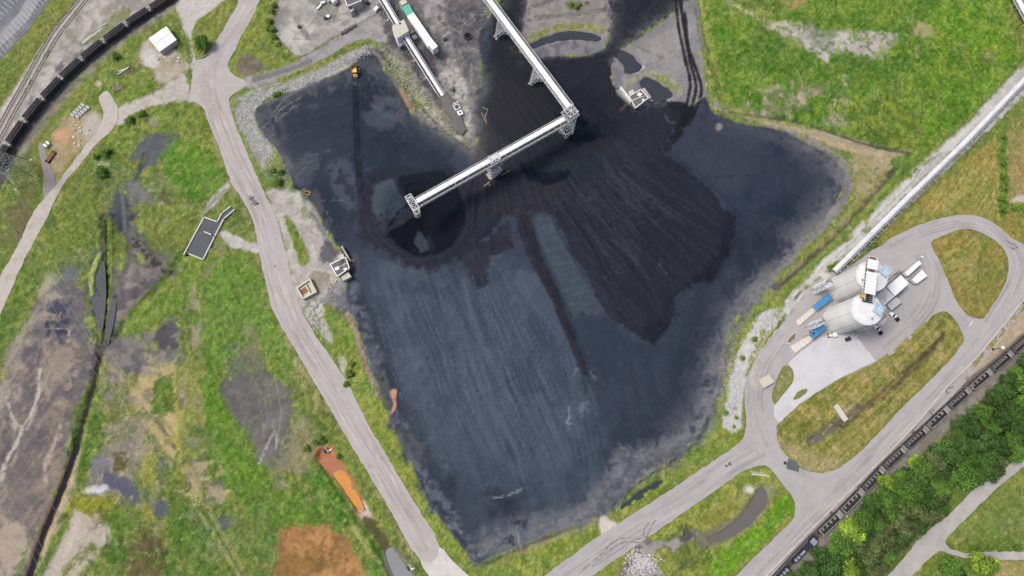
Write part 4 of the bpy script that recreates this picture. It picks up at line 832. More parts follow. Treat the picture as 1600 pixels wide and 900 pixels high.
# wood floor and meadows, bottom right
area([(1660,500),(1600,566),(1500,660),(1400,755),(1310,850),(1250,910),(1215,960),(1390,960),(1420,862),(1480,805),(1600,702),(1660,650)], ((70,96,40),(88,106,48),1), 1.2, 2, 1, 1)
area([(1440,830),(1480,770),(1530,750),(1490,795),(1450,825)], (98,122,52), 1.5, 2, 0.9, 1)
area([(1335,905),(1400,870),(1425,852),(1400,880),(1388,905)], (110,122,62), 1.5, 2, 0.9, 1)
area([(1680,670),(1600,730),(1512,810),(1484,838),(1484,850),(1512,862),(1600,860),(1680,860)], ((106,126,56),(122,132,66),2), 1.2, 1.5, 1, 1)
line([(1600,745),(1540,800),(1490,850)], 2.2, (138,132,74), 1, 1.4, 0.6, 0.9, br=-0.2)
area([(1430,905),(1452,880),(1470,866),(1505,873),(1560,877),(1560,930),(1420,930)], ((110,128,54),(94,122,46),1), 1, 1.5, 1, 1)
area([(1560,880),(1600,878),(1680,880),(1680,930),(1555,930)], ((160,148,98),(148,140,88),2), 1.2, 1.5, 0.95, 0.7)
line([(1510,855),(1600,856)], 2.0, (92,112,52), 0.8, 1.0, 0.8, 1)
# ------------------------------------------------------------------ works yard, top
area([(440,-30),(430,20),(428,40),(436,62),(452,78),(468,90),(520,60),(560,42),(596,22),(600,-30)], ((176,173,168),(154,150,146),2), 1.2, 2, 1, 0.05)
area([(440,20),(470,30),(500,45),(470,75),(450,60)], (200,197,190), 2, 4, 0.7, 0)
area([(405,-20),(440,-10),(428,20),(426,45),(434,66),(452,84),(466,92),(455,98),(440,82),(424,60),(418,30)], ((96,122,46),(118,130,60),1), 1.2, 1.8, 0.9, 1)
area([(480,-5),(520,-5),(530,20),(510,30),(495,22)], ((128,128,110),(112,112,96),1), 1.2, 2.5, 0.7, 0.2)
for q in ([(462,28),(474,48),(482,58)], [(475,60),(492,52)], [(520,25),(550,20)], [(500,35),(530,30)]): line(q, 2.6, (112,110,106), 1, 1.6, 0.55)
line([(434,60),(468,89),(525,57),(592,20)], 0.9, (70,68,66), 0.4, 0.4, 0.85)
area([(383,122),(400,118),(467,94),(525,58),(592,22),(620,10),(625,60),(600,68),(560,62),(487,101),(400,137),(384,134)], ((164,160,158),(142,138,137),1), 1.0, 1.0, 1, 0)
line([(398,124),(440,112),(485,96)], 3.0, (102,98,102), 1.2, 1.2, 0.7)
area([(596,-30),(760,-30),(755,60),(750,130),(746,200),(738,235),(700,214),(650,184),(620,134),(590,92),(570,78),(590,68),(612,62),(620,20)], ((128,124,122),(106,103,104),2), 1.2, 2, 1, 0.0)
area([(590,-10),(612,-10),(625,40),(640,70),(672,110),(700,160),(690,175),(660,130),(632,85),(612,70),(600,40)], ((72,70,76),(92,90,94),1), 1.5, 2.5, 0.85, 0)
area([(640,70),(668,78),(680,95),(684,125),(668,115),(650,95)], (62,64,76), 1.5, 2.5, 0.8, 0)
area([(590,74),(605,72),(630,95),(655,130),(690,170),(725,205),(738,230),(720,222),(690,205),(655,178),(628,130)], ((118,126,76),(150,148,140),'f'), 1.2, 2.0, 0.95, 0.5)
area([(600,95),(612,100),(640,135),(660,150),(665,170),(650,172),(636,150),(615,120)], ((106,130,48),(126,134,64),1), 1, 1.5, 0.85, 0.9)
area([(690,160),(698,160),(712,190),(722,210),(714,208),(700,185)], (120,132,58), 0.8, 1, 0.85, 0.9)
area([(664,165),(690,185),(712,205),(722,218),(700,208),(672,186)], ((186,182,174),(118,126,72),1), 1, 1.5, 0.85, 0.3)
area([(624,143),(634,140),(648,172),(645,182),(636,172)], (170,138,108), 1, 1.5, 0.75, 0.1)
line([(572,80),(592,80),(620,118),(650,160),(690,200),(735,236)], 1.2, (44,44,44), 0.6, 0.5, 0.7)
area([(655,5),(690,0),(700,60),(720,110),(735,150),(740,200),(725,180),(712,150),(690,130),(688,110),(700,100),(690,60),(672,40)], ((170,166,162),(142,138,136),1), 1.5, 3, 0.85, 0)
area([(688,112),(705,102),(722,115),(730,145),(735,185),(738,215),(728,205),(720,170),(705,150),(692,140)], ((192,188,182),(168,164,160),1), 1.5, 2, 0.9, 0)
area([(700,20),(730,10),(760,20),(752,90),(740,80),(725,60),(712,62),(705,40)], ((74,76,84),(92,92,96),1), 2, 4, 0.85, 0)
area([(708,62),(722,58),(740,90),(748,120),(738,130),(720,95)], (82,84,92), 1.5, 2.5, 0.75, 0)
area([(735,110),(745,100),(752,130),(742,165),(745,205),(740,232),(734,225),(738,190),(732,150)], ((126,122,122),(108,104,106),1), 1.2, 1.5, 0.8, 0)
for q in ([(714,70),(722,90),(732,110),(738,130)], [(700,10),(712,30),(728,38)], [(735,20),(745,40),(742,60)], [(725,75),(735,80),(748,78)], [(690,40),(702,60),(716,78)], [(740,135),(735,175),(738,220)]):
    line(q, 0.9, (166,160,152), 0.6, 0.9, 0.6, br=-0.2)
for x, y, r_ in ((708,142,6),(700,60,4),(695,38,4),(688,28,3),(712,180,3),(722,150,3),(660,55,4)): spot(x, y, r_, r_, (78,76,72), 0, 0.9, 1.5, 0.75, 0.1)
spot(730,158,2.5,9,(118,126,66),0,0.7,0.7,0.7,0.6); spot(729,202,3,4,(112,128,58),0,0.7,0.7,0.8,0.8)
YARD = [(596,-30),(760,-30),(755,60),(750,130),(746,200),(738,235),(700,214),(650,184),(620,134),(600,92),(612,62),(620,20)]
area(YARD, (74,74,80), 1.5, 3, 0.45, br=0.4, bn='v'); area(YARD, (164,160,154), 1.2, 3, 0.5, br=0.85, bn='s'); area(YARD, (90,88,90), 1, 3, 0.5, br=0.35, bn='g')
Y2 = [(440,-30),(430,20),(428,40),(436,62),(452,78),(468,90),(520,60),(560,42),(596,22),(600,-30)]
area(Y2, (112,110,106), 1.5, 3, 0.5, br=0.3, bn='v'); area(Y2, (182,178,170), 1.2, 3, 0.4, br=0.85, bn='s')
# yard between the conveyors and the pond
area([(815,-30),(962,-30),(955,40),(948,70),(936,78),(920,86),(870,88),(830,92),(806,82),(812,60)], ((150,144,138),(128,124,122),1), 1.2, 2.5, 1, 0.05)
area([(818,72),(826,58),(850,46),(880,38),(912,36),(945,38),(938,52),(910,48),(880,48),(850,58),(828,70)], ((122,130,72),(146,142,104),1), 1.0, 1.8, 0.95, 0.7)
spot(897,10,13,9,(104,112,66),10,1.2,2.5,0.9,0.8); spot(917,5,4,3,(70,70,60),0,0.8,0.8,0.9,0.5)
area([(822,78),(850,72),(885,65),(935,64),(945,72),(920,86),(870,88),(832,94)], ((104,104,112),(126,124,128),1), 1.0, 2, 0.9, 0)
for q in ([(840,30),(880,25),(930,20),(960,14)], [(835,26),(880,22),(955,12)]): line(q, 1.0, (98,94,94), 0.5, 0.6, 0.7)
for q in ([(812,30),(830,12),(860,0),(880,-20)], [(815,45),(835,30),(850,22)], [(958,30),(945,10),(940,-20)], [(962,20),(955,0),(952,-20)]): line(q, 3.2, (82,78,82), 1.5, 1.5, 0.7, br=-0.2)
# dusty ground round the two ponds, right
area([(962,80),(1000,57),(1062,10),(1085,-30),(1088,-30),(1094,60),(1104,130),(1105,152),(1080,165),(1060,160),(1035,170),(1000,173),(968,152),(953,128),(955,95)], ((142,140,140),(124,122,124),2), 1.5, 2.5, 1, 0.0)
area([(990,75),(1040,40),(1070,20),(1070,80),(1060,130),(1040,120),(1010,105)], (158,154,148), 3, 6, 0.55, 0, br=-0.3)
area([(1015,110),(1035,115),(1055,128),(1064,145),(1058,152),(1050,140),(1030,128),(1018,122),(1005,120),(990,128),(978,138),(975,130),(995,118)], ((156,156,128),(128,134,84),1), 1, 1.5, 0.85, 0.5)
area([(1020,118),(1040,122),(1050,138),(1038,132),(1024,126)], (118,132,70), 0.8, 1.2, 0.7, 0.8)
area([(955,110),(968,108),(975,125),(968,138),(955,130)], (112,112,116), 1.5, 2.5, 0.7, 0)
TYRE = []
for q in ([(1055,-10),(1060,40),(1070,90),(1078,125),(1076,150),(1066,185),(1050,215)], [(1062,-10),(1068,40),(1078,95),(1087,130),(1084,155),(1072,190),(1058,215)], [(1070,20),(1075,70),(1090,115),(1096,140),(1090,165),(1076,195)]):
    TYRE.append(q); line(q, 1.9, (46,44,50), 0.6, 0.4, 0.95)
for q in ([(1000,105),(1030,95),(1060,75)], [(1005,112),(1035,100),(1062,82)], [(990,70),(1010,80),(1035,90)]): line(q, 0.8, (112,110,110), 0.5, 0.6, 0.5)
for p_, w_ in ((POND1, 1.4), (POND2, 1.2)):
    area(p_, (44,46,54), 1.0, 1.4, 0.95, 0)
line([(993,113),(1002,107),(1006,104)], 1.6, (196,190,180), 0.6, 0.6, 0.85)
# ------------------------------------------------------------------ the coal heap
full = (slice(None), slice(None))
cm = smooth(0.5, -0.8, coal_e)
_apply(full, cm, ((56,63,77),(61,69,84),3), 0.0)
def carea(*a, **k): area(*a, **k)
# older, paler planes
carea([(560,430),(600,400),(660,395),(730,410),(790,390),(830,420),(860,480),(890,540),(915,590),(945,660),(955,720),(930,770),(860,800),(790,820),(740,830),(700,790),(660,720),(630,640),(590,540)], ((75,84,100),(66,75,91),2), 5, 9, 0.95)
carea([(600,470),(700,440),(790,470),(850,540),(890,620),(900,700),(850,740),(780,720),(700,640),(640,560)], (84,93,110), 5, 8, 0.45, st=(17, 40, 40, 2.6, 0.0, 61))
carea([(590,440),(700,420),(800,430),(880,540),(930,640),(950,720),(900,780),(760,810),(690,740),(620,600)], (60,69,85), 4, 6, 0.45, st=(16, 42, 46, 2.0, 0.10, 62))
carea([(620,480),(720,440),(800,470),(860,560),(900,650),(860,720),(760,700),(680,620)], (94,104,122), 4, 6, 0.35, st=(16, 42, 30, 1.1, 0.22, 63))
carea([(870,560),(915,600),(950,680),(958,740),(920,770),(880,690)], (80,91,108), 3, 5, 0.5, st=(10, 42, 18, 1.2, 0.1, 64))
carea([(800,420),(850,440),(880,500),(905,580),(880,560),(840,500)], (82,93,110), 2, 4, 0.6)
carea([(545,440),(575,470),(610,560),(650,650),(700,740),(740,800),(745,850),(710,830),(650,740),(600,620),(560,520)], (50,57,71), 3, 5, 0.8)
carea([(700,740),(760,770),(840,790),(930,780),(960,740),(985,765),(940,800),(870,830),(790,855),(745,875),(715,830)], ((52,58,72),(60,68,82),2), 3, 5, 0.8)
carea([(835,348),(856,338),(872,365),(900,415),(930,465),(946,492),(930,520),(905,510),(880,460),(855,405)], (76,85,98), 1.2, 1.5, 0.95)
carea([(835,348),(856,338),(872,365),(900,415),(930,465),(946,492),(930,520),(905,510),(880,460),(855,405)], (66,74,87), 1.2, 1.5, 0.6, st=(10, -2, 10, 0.9, 0.0, 65))
# right plane
carea([(1075,200),(1180,200),(1290,245),(1315,270),(1315,295),(1290,335),(1230,390),(1170,460),(1130,540),(1110,630),(1080,680),(1020,720),(970,720),(945,640),(920,570),(900,500),(960,500),(1020,540),(1060,500),(1110,445),(1150,360),(1110,300),(1060,250)], ((60,67,82),(54,62,77),3), 3, 5, 0.95)
carea([(1180,230),(1300,255),(1312,290),(1270,345),(1210,405),(1170,440),(1140,400),(1150,330)], ((48,56,72),(54,61,76),2), 5, 9, 0.75)
carea([(1070,195),(1150,195),(1190,240),(1150,300),(1100,280)], (66,70,84), 4, 6, 0.7)
carea([(940,560),(1000,540),(1060,560),(1050,640),(1000,690),(960,680)], (62,68,82), 4, 8, 0.6, st=(3, 20, 20, 2.5, 0.1, 66))
for q in ([(1140,320),(1155,305),(1180,298),(1210,290)], [(1100,278),(1150,276),(1190,275)]): line(q, 1.0, (52,56,68), 0.9, 1, 0.5)
carea([(580,430),(700,420),(800,430),(880,540),(930,640),(950,720),(900,790),(760,815),(690,740),(620,600)], (92,99,111), 6, 6, 0.25, br=0.1, bn='w')
carea([(440,160),(560,110),(600,150),(560,250),(480,270)], (72,77,88), 5, 6, 0.3, br=0.15, bn='w')
# dozed fresh coal
FRESH = (46,47,58)
area(LOBE, ((47,50,61),(43,47,58),2), 0.7, 3.2, 0.95)
area([(985,270),(1060,250),(1110,300),(1150,355),(1138,390),(1100,440),(1060,450),(1010,400)], (40,43,55), 2, 4, 0.7, st=(17, 15, 26, 2.0, 0.0, 71))
area([(905,330),(1000,290),(1060,330),(1050,450),(1040,520),(1000,525),(950,470)], (40,42,54), 2, 4, 0.65, st=(13, 17, 26, 1.8, 0.05, 72))
area([(860,300),(920,290),(990,330),(1000,400),(960,440),(900,380)], (60,62,74), 2, 4, 0.6, st=(13, 15, 22, 1.4, 0.15, 73))
area([(930,230),(980,230),(1010,300),(990,330),(950,290)], (58,62,74), 3, 5, 0.6, st=(6, 10, 20, 2.0, 0.0, 74))
area([(900,420),(960,440),(1010,500),(1010,528),(980,510)], (56,57,68), 1.5, 3, 0.5, st=(13, 17, 22, 1.0, 0.2, 75))
for q in ([(860,318),(880,312),(905,305),(925,310)], [(905,305),(960,315),(1000,312)], [(975,345),(1010,348),(1030,344)], [(890,345),(925,380),(945,378)], [(900,340),(935,372)], [(1000,300),(1040,330),(1060,345)], [(960,440),(990,480),(1010,500)], [(1030,405),(1045,425)]):
    line(q, 0.9, (72,72,82), 0.6, 0.8, 0.5, br=-0.3)
line([(1030,412),(1042,428)], 0.7, (110,110,118), 0.4, 0.3, 0.6)
area([(1030,445),(1050,470),(1050,500),(1036,522),(1022,534),(1000,530),(1010,510),(1035,490)], (36,39,51), 1.5, 2, 0.8)
area([(1105,440),(1126,418),(1140,388),(1151,352),(1140,330),(1128,350),(1125,385),(1105,415),(1075,440)], (36,39,51), 1.5, 2, 0.8)
area(STRIP, ((42,43,53),(48,46,56),1), 0.7, 0.8, 0.97)
area(STRIP, (54,54,64), 0.7, 0.8, 0.5, st=(10, 22, 20, 1.2, 0.15, 76))
area([(715,360),(745,375),(775,365),(795,342),(800,385),(770,400),(760,440),(748,448),(735,440),(720,410),(705,395)], ((46,47,58),(52,51,62),1), 1.5, 2.5, 0.9, st=None)
area([(725,400),(765,395),(755,445),(740,440)], (62,66,78), 1, 2, 0.5, st=(6, 20, 12, 1.0, 0.2, 77))
# single dozer lanes, pushed out from the stacker towards the toes
rg = random.Random(21)
for i in range(64):
    t = i / 63.0
    x0, y0 = 862 + 120 * t + rg.uniform(-14, 14), 312 - 52 * t + rg.uniform(-12, 12)
    ang = math.radians(62 - 28 * t + rg.uniform(-4, 4)); Ln = rg.uniform(60, 185) * (1 - 0.25 * abs(t - 0.5))
    x1, y1 = x0 + Ln * math.cos(ang), y0 + Ln * math.sin(ang)
    line([(x0, y0), ((x0 + x1) / 2 + rg.uniform(-4, 4), (y0 + y1) / 2 + rg.uniform(-4, 4)), (x1, y1)], rg.uniform(0.4, 1.1), rg.choice([(32,33,42), (34,36,45), (68,68,77), (76,75,84)]), 0.35, 0.4, rg.uniform(0.4, 0.8), br=-0.3, cr=3)
for i in range(120):
    x0, y0 = rg.uniform(580, 840), rg.uniform(420, 560); Ln = rg.uniform(90, 260); k_ = (x0 - 700) * 0.12 + rg.uniform(-8, 8)
    x1, y1 = x0 + Ln * 0.34 + k_, y0 + Ln * 0.94
    if y1 > 800: y1 = 800
    line([(x0, y0), ((x0 + x1) / 2 + rg.uniform(-4, 9), (y0 + y1) / 2), (x1, y1)], rg.uniform(0.3, 0.7), rg.choice([(98,106,122), (92,101,116), (54,61,75), (50,57,71)]), 0.3, 0.4, rg.uniform(0.4, 0.8), br=-0.3, cr=3)
# coal roads from the top
area([(795,-30),(822,-30),(816,40),(812,70),(830,95),(870,92),(920,90),(948,74),(955,45),(965,-30),(1088,-30),(1060,10),(1000,56),(970,78),(956,100),(954,130),(970,155),(985,175),(940,240),(860,250),(800,240),(765,200),(758,130),(765,60)], ((46,47,56),(41,43,53),2), 1.5, 2.5, 0.97)
area([(955,60),(990,30),(1040,-10),(1085,-25),(1060,10),(1000,55),(965,80)], (66,62,68), 1.2, 2, 0.6, st=(14, -10, 30, 1.2, 0.1, 78))
area([(770,120),(800,110),(850,150),(870,190),(820,220),(775,190)], (48,47,54), 3, 5, 0.7)
area([(815,100),(900,100),(940,120),(930,160),(870,150)], (46,48,58), 3, 6, 0.6)
area([(870,180),(900,185),(935,195),(940,215),(910,225),(885,215)], (26,32,42), 2, 3, 0.9)  # hollow under the transfer tower, its shade painted into the coal colour
area([(765,150),(800,90),(815,60),(790,60),(768,110)], (44,44,52), 2, 3, 0.8)
# coal between spit and stacker
area([(745,235),(752,140),(775,200),(830,235),(860,250),(880,300),(830,335),(780,340),(740,320),(730,270)], ((46,47,56),(54,52,60),2), 2, 4, 0.85)
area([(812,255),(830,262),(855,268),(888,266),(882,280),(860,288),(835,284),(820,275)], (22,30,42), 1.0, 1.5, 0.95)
area([(815,260),(840,245),(880,245),(895,258),(880,268),(850,270)], (42,50,56), 1.5, 2, 0.5)
area([(805,300),(860,300),(900,310),(870,330),(815,330)], (54,54,64), 2, 4, 0.7, st=(10, -3, 20, 1.2, 0.0, 79))
# ring and crater under the stacker head
area([(553,300),(565,275),(600,258),(660,252),(700,258),(735,280),(745,330),(735,375),(715,405),(680,420),(640,418),(605,400),(575,385),(560,360),(552,330)], ((50,50,60),(45,47,59),1), 2, 3, 0.92)
area([(556,290),(566,282),(572,320),(580,355),(600,380),(640,402),(690,408),(660,416),(610,402),(575,380),(558,345)], (40,41,51), 2, 3, 0.6, st=(6, 10, 22, 1.6, 0.0, 80))
for i in range(26):
    rr_ = rg.uniform(62, 92); a0 = rg.uniform(60, 250); a1 = a0 + rg.uniform(25, 90)
    line([(652 + rr_ * 1.02 * math.cos(math.radians(a)), 335 + rr_ * 0.93 * math.sin(math.radians(a))) for a in np.linspace(a0, a1, 5)], rg.uniform(0.4, 1.2), rg.choice([(36,36,46), (40,40,50), (62,58,68), (70,66,74)]), 0.5, 0.4, rg.uniform(0.35, 0.7), br=-0.35, cr=3)
area([(582,300),(590,285),(612,279),(625,300),(634,322),(615,345),(600,350),(585,335)], ((72,81,92),(64,73,85),2), 1.0, 1.4, 0.97)
area([(590,350),(610,345),(632,325),(645,335),(640,345),(612,362),(600,365)], ((56,57,68),(62,62,72),1), 1.0, 1.2, 0.9)
line([(636,320),(622,332),(612,348),(602,362)], 1.3, (24,28,36), 0.5, 0.6, 0.95)
line([(594,336),(606,345)], 0.7, (30,34,42), 0.4, 0.5, 0.9)
area([(622,278),(650,272),(690,270),(715,295),(725,325),(726,345),(715,370),(700,390),(672,400),(645,398),(618,380),(603,365),(625,352),(646,340),(655,330),(640,310),(628,295)], ((22,27,37),(25,30,40),2), 1.2, 1.2, 0.97)  # fresh coal, near-black because the pit's shade is painted into its colour
area([(625,280),(655,272),(690,270),(712,288),(690,292),(650,298),(632,300)], (38,42,52), 1.5, 2, 0.7)
area([(652,362),(658,362),(670,385),(668,392),(650,394),(648,380)], (66,72,84), 0.7, 0.8, 0.95)
area([(662,358),(672,368),(678,388),(672,392),(668,375)], (44,48,58), 0.8, 1.2, 0.7, br=-0.2)
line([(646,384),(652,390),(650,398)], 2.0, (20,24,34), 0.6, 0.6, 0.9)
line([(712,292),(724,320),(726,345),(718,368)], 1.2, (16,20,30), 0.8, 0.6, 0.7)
# upper left part of the heap
area([(400,180),(450,150),(510,125),(565,95),(600,120),(640,180),(700,220),(690,260),(600,260),(560,290),(555,340),(520,360),(490,320),(460,290),(440,240)], ((54,60,74),(47,54,68),2), 2, 5, 0.9)
area([(440,170),(500,150),(545,160),(550,240),(500,260),(460,240)], (60,67,82), 4, 7, 0.6, st=(14, -7, 24, 1.6, 0.1, 81))
area([(568,175),(590,162),(612,172),(618,190),(598,198),(575,192)], (84,92,106), 2, 4, 0.75)
area([(508,260),(530,250),(552,250),(556,290),(552,330),(540,325),(520,300)], (84,90,104), 2, 4, 0.6, br=-0.2, bn=1)
area([(540,100),(560,88),(590,98),(600,120),(585,110)], (92,92,98), 1.5, 2.5, 0.6)
area([(575,115),(590,120),(620,160),(650,195),(690,230),(660,225),(615,185)], (76,82,96), 2, 4, 0.5, st=(12, 13, 20, 1.0, 0.2, 82))
for g_ in (-1.5, 1.5):
    line([(557 + g_ * 1.6,128),(556 + g_ * 1.6,160),(557 + g_ * 1.8,200),(559 + g_ * 2,240),(561 + g_ * 2,275),(563 + g_ * 2,300)], 1.5, (32,36,46), 0.6, 0.4, 0.8)
for q in ([(405,205),(420,190),(428,175),(450,150),(480,135),(520,115)], [(424,222),(428,195),(437,172),(470,152)], [(430,190),(455,170),(470,162)]):
    line(q, 1.0, (150,150,146), 0.6, 0.9, 0.6, br=-0.25)
area([(400,180),(425,170),(430,195),(440,225),(452,250),(452,290),(436,240),(410,205)], (92,94,100), 1.5, 2.5, 0.6, br=-0.2)
for q in ([(465,250),(480,245),(500,240),(515,235)], [(470,255),(490,252)], [(455,280),(470,270),(480,258)], [(470,300),(490,280),(495,270)], [(500,315),(530,312),(545,322)], [(510,330),(518,345)]):
    line(q, 0.9, (128,130,136), 0.6, 1.2, 0.6, br=-0.2)
area([(460,250),(490,240),(500,262),(480,285),(462,285)], (84,88,98), 1.5, 3, 0.6, br=-0.1)
area([(480,300),(498,300),(505,325),(498,335),(488,318)], (86,86,94), 1, 1.5, 0.8)
area([(548,400),(556,395),(562,420),(555,430),(546,418)], (88,94,106), 1.5, 2, 0.6)
# wind-blown pale dust along the rim of the heap
rim = np.exp(-np.clip(-coal_e, 0, None) / 3.2) * cm
_apply(full, rim * 0.6 * smooth(-0.6, 0.4, N_3 + 0.3 * V_1), (122,122,125), None)
rim2 = np.exp(-np.clip(-coal_e, 0, None) / 9.0) * cm * smooth(30, 120, GX * 0.8 - GY * 0.6 + 40)
_apply(full, rim2 * 0.75 * smooth(-0.5, 0.6, N_2 + 0.4 * V_1), (122,122,125), None)
FR = [(1122,560),(1145,510),(1175,470),(1205,440),(1190,430),(1150,475),(1120,530),(1100,590),(1080,650),(1040,690),(985,705),(955,715),(935,760),(900,790),(840,805),(760,830),(735,850),(750,880),(800,860),(870,832),(925,815),(985,765),(1050,722),(1095,672),(1115,620)]
area(FR, (122,123,127), 4.5, 5, 0.8, br=-0.35, bn='v'); area(FR, (128,128,132), 2, 5, 0.45, br=0.3, bn='g'); area(FR, (70,74,84), 2, 5, 0.5, br=0.25, bn='g')
area([(1040,700),(1095,650),(1118,600),(1128,560),(1140,520),(1150,530),(1135,590),(1120,640),(1098,688),(1050,722),(1010,742)], (128,128,130), 3, 4, 0.6, br=-0.2, bn='g')
RT_ = [(1205,440),(1245,395),(1290,345),(1315,300),(1318,270),(1290,240),(1240,212),(1240,222),(1280,250),(1300,275),(1300,300),(1270,345),(1225,395),(1190,435)]
area(RT_, (112,110,114), 3, 3, 0.55, br=-0.4, bn='v')
LF = [(540,450),(575,560),(615,665),(670,780),(735,870),(750,860),(690,780),(635,670),(600,580),(570,480)]
area(LF, (92,96,106), 2, 4, 0.55, br=0.2, bn='v'); area(LF, (126,128,134), 1.5, 4, 0.3, br=0.35, bn='g')
UL = [(400,180),(450,150),(510,125),(565,95),(600,125),(640,180),(600,200),(560,140),(500,160),(450,180),(440,230),(470,290),(520,360),(545,430),(520,380),(480,310),(440,250)]
area(UL, (96,98,106), 2, 4, 0.5, br=0.15, bn='v'); area(UL, (128,128,132), 1.2, 3, 0.25, br=0.88, bn='s')
# salt-grey washed edges
area([(545,450),(560,440),(560,475),(575,500),(560,500),(540,485)], (110,114,124), 2, 4, 0.7, br=-0.15, bn=1)
area([(515,460),(545,455),(548,490),(530,490)], (78,82,94), 2, 3, 0.7)
line([(543,490),(556,520),(566,552),(574,580),(585,600),(592,618)], 2.2, (150,130,122), 0.7, 0.8, 0.9)
line([(548,486),(562,515),(572,550),(580,575)], 2.0, (112,116,126), 1.0, 1.2, 0.6, br=-0.2)
area([(593,570),(599,570),(606,600),(612,630),(600,635),(594,605)], ((88,94,90),(66,72,78),1), 0.8, 1, 0.85, 0.1)
area([(610,612),(617,608),(620,612),(617,622),(619,634),(614,645),(604,652),(594,655),(592,655),(604,649),(612,640),(615,630),(612,620)], (196,146,122), 0.5, 0.5, 0.95)
line([(604,450),(618,490),(640,530),(655,560),(672,590),(690,630),(700,680)], 1.2, (78,86,100), 1.0, 1.5, 0.55, br=-0.2)
for x, y, rx, ry in ((650,572,9,12),(658,590,6,7),(628,615,4,8),(634,642,4,8),(672,630,7,14),(640,548,5,12),(625,540,6,6)): spot(x, y, rx, ry, (92,98,112), 0, 1.5, 3, 0.5, br=-0.2)
area([(625,680),(640,678),(652,690),(665,692),(658,705),(660,718),(650,720),(638,705)], ((88,90,94),(74,78,86),1), 1, 2, 0.8)
line([(662,740),(675,760),(688,780),(700,790),(712,810),(718,815)], 4.0, (104,110,124), 2.0, 3, 0.7, br=-0.25)
for q in ([(700,822),(710,818),(718,830),(726,838)], [(728,860),(742,858),(750,870)], [(770,778),(790,775),(810,768)], [(800,770),(815,764)], [(806,820),(812,850),(815,862)]):
    line(q, 0.9, (150,154,162), 0.6, 0.9, 0.7, br=-0.3)
area([(790,805),(830,800),(870,800),(880,815),(850,825),(800,840),(780,830)], (92,98,112), 2, 5, 0.6, br=-0.1, bn=1)
area([(740,815),(790,800),(800,830),(760,850),(735,845)], (80,86,100), 3, 5, 0.5, br=-0.1, bn=1)
area([(950,735),(962,715),(985,728),(990,745),(970,755),(955,755)], (118,122,132), 3, 4, 0.7, br=-0.3, bn=1)
area([(975,700),(1010,715),(1050,700),(1080,680),(1100,650),(1112,620),(1120,590),(1124,600),(1112,650),(1090,690),(1050,725),(1010,745),(985,765),(955,790),(930,800),(945,770),(968,735)], ((104,106,112),(82,86,94),1), 2, 4, 0.85, br=-0.55, bn=1)
for q in ([(968,698),(985,712),(1005,712),(1020,705)], [(972,705),(990,718),(1010,718)], [(980,695),(995,705),(1012,700)], [(965,690),(975,700)]): line(q, 1.0, (132,134,140), 0.7, 1.2, 0.6, br=-0.3)
area([(1118,590),(1128,560),(1145,515),(1165,480),(1200,440),(1205,446),(1172,490),(1150,530),(1135,575),(1125,615),(1115,640)], ((118,118,122),(92,94,100),1), 1.5, 2, 0.85)
line([(1060,690),(1085,640),(1100,590),(1120,540),(1140,500),(1165,465)], 2.0, (86,92,104), 1.5, 2.5, 0.5, br=-0.2)
line([(1100,655),(1118,610),(1130,570)], 1.6, (128,128,132), 0.9, 1.5, 0.7, br=-0.3)
for x, y, rx, ry in ((928,586,4,8),(908,640,8,12),(900,580,5,8),(917,630,4,4),(890,660,2,14)): spot(x, y, rx, ry, (112,118,130), 0, 1.2, 2.5, 0.6, br=-0.3)
line([(887,635),(890,650),(885,660),(892,662)], 0.7, (140,146,154), 0.4, 0.5, 0.7)
line([(905,570),(925,640),(940,700),(955,740)], 0.8, (52,58,70), 0.8, 0.8, 0.7)
area([(1110,172),(1130,182),(1180,198),(1240,214),(1290,245),(1312,268),(1295,262),(1240,230),(1180,212),(1130,196)], (84,86,94), 2, 4, 0.6, br=-0.2, bn=1)
spot(1124,199,4,5,(150,146,146),0,0.9,1.2,0.7)
for q in ([(1038,178),(1046,190),(1058,192)], [(1012,165),(1030,160),(1048,165)]): line(q, 1.0, (112,112,110), 0.7, 1.0, 0.6, br=-0.2)
line([(970,172),(978,164),(987,160)], 1.0, (120,98,92), 0.6, 0.5, 0.7)
area([(1040,160),(1080,165),(1070,200),(1055,225),(1040,240),(1035,228),(1055,195)], (42,42,50), 1.5, 2, 0.9)
for q in ([(1062,170),(1070,185),(1060,210),(1048,228)], [(1080,168),(1086,150),(1088,140)]): line(q, 1.4, (34,34,42), 0.7, 0.6, 0.7)
area([(748,240),(760,235),(775,262),(768,285),(755,270)], (66,62,66), 1.5, 2, 0.6)
area([(735,236),(748,225),(762,250),(756,268),(742,258)], (96,92,92), 1.2, 2, 0.5, br=-0.1)
for q in TYRE: line(q, 1.7, (34,34,40), 0.5, 0.3, 0.8)
spot(731,57,7,7,(30,30,36),0,0.6,0.3,0.95)

lum = C_.mean(-1)
C_ *= 1 - (cm * (1 - smooth(0.045, 0.11, lum)))[..., None] * np.array([0.13, 0.10, 0.12], np.float32)
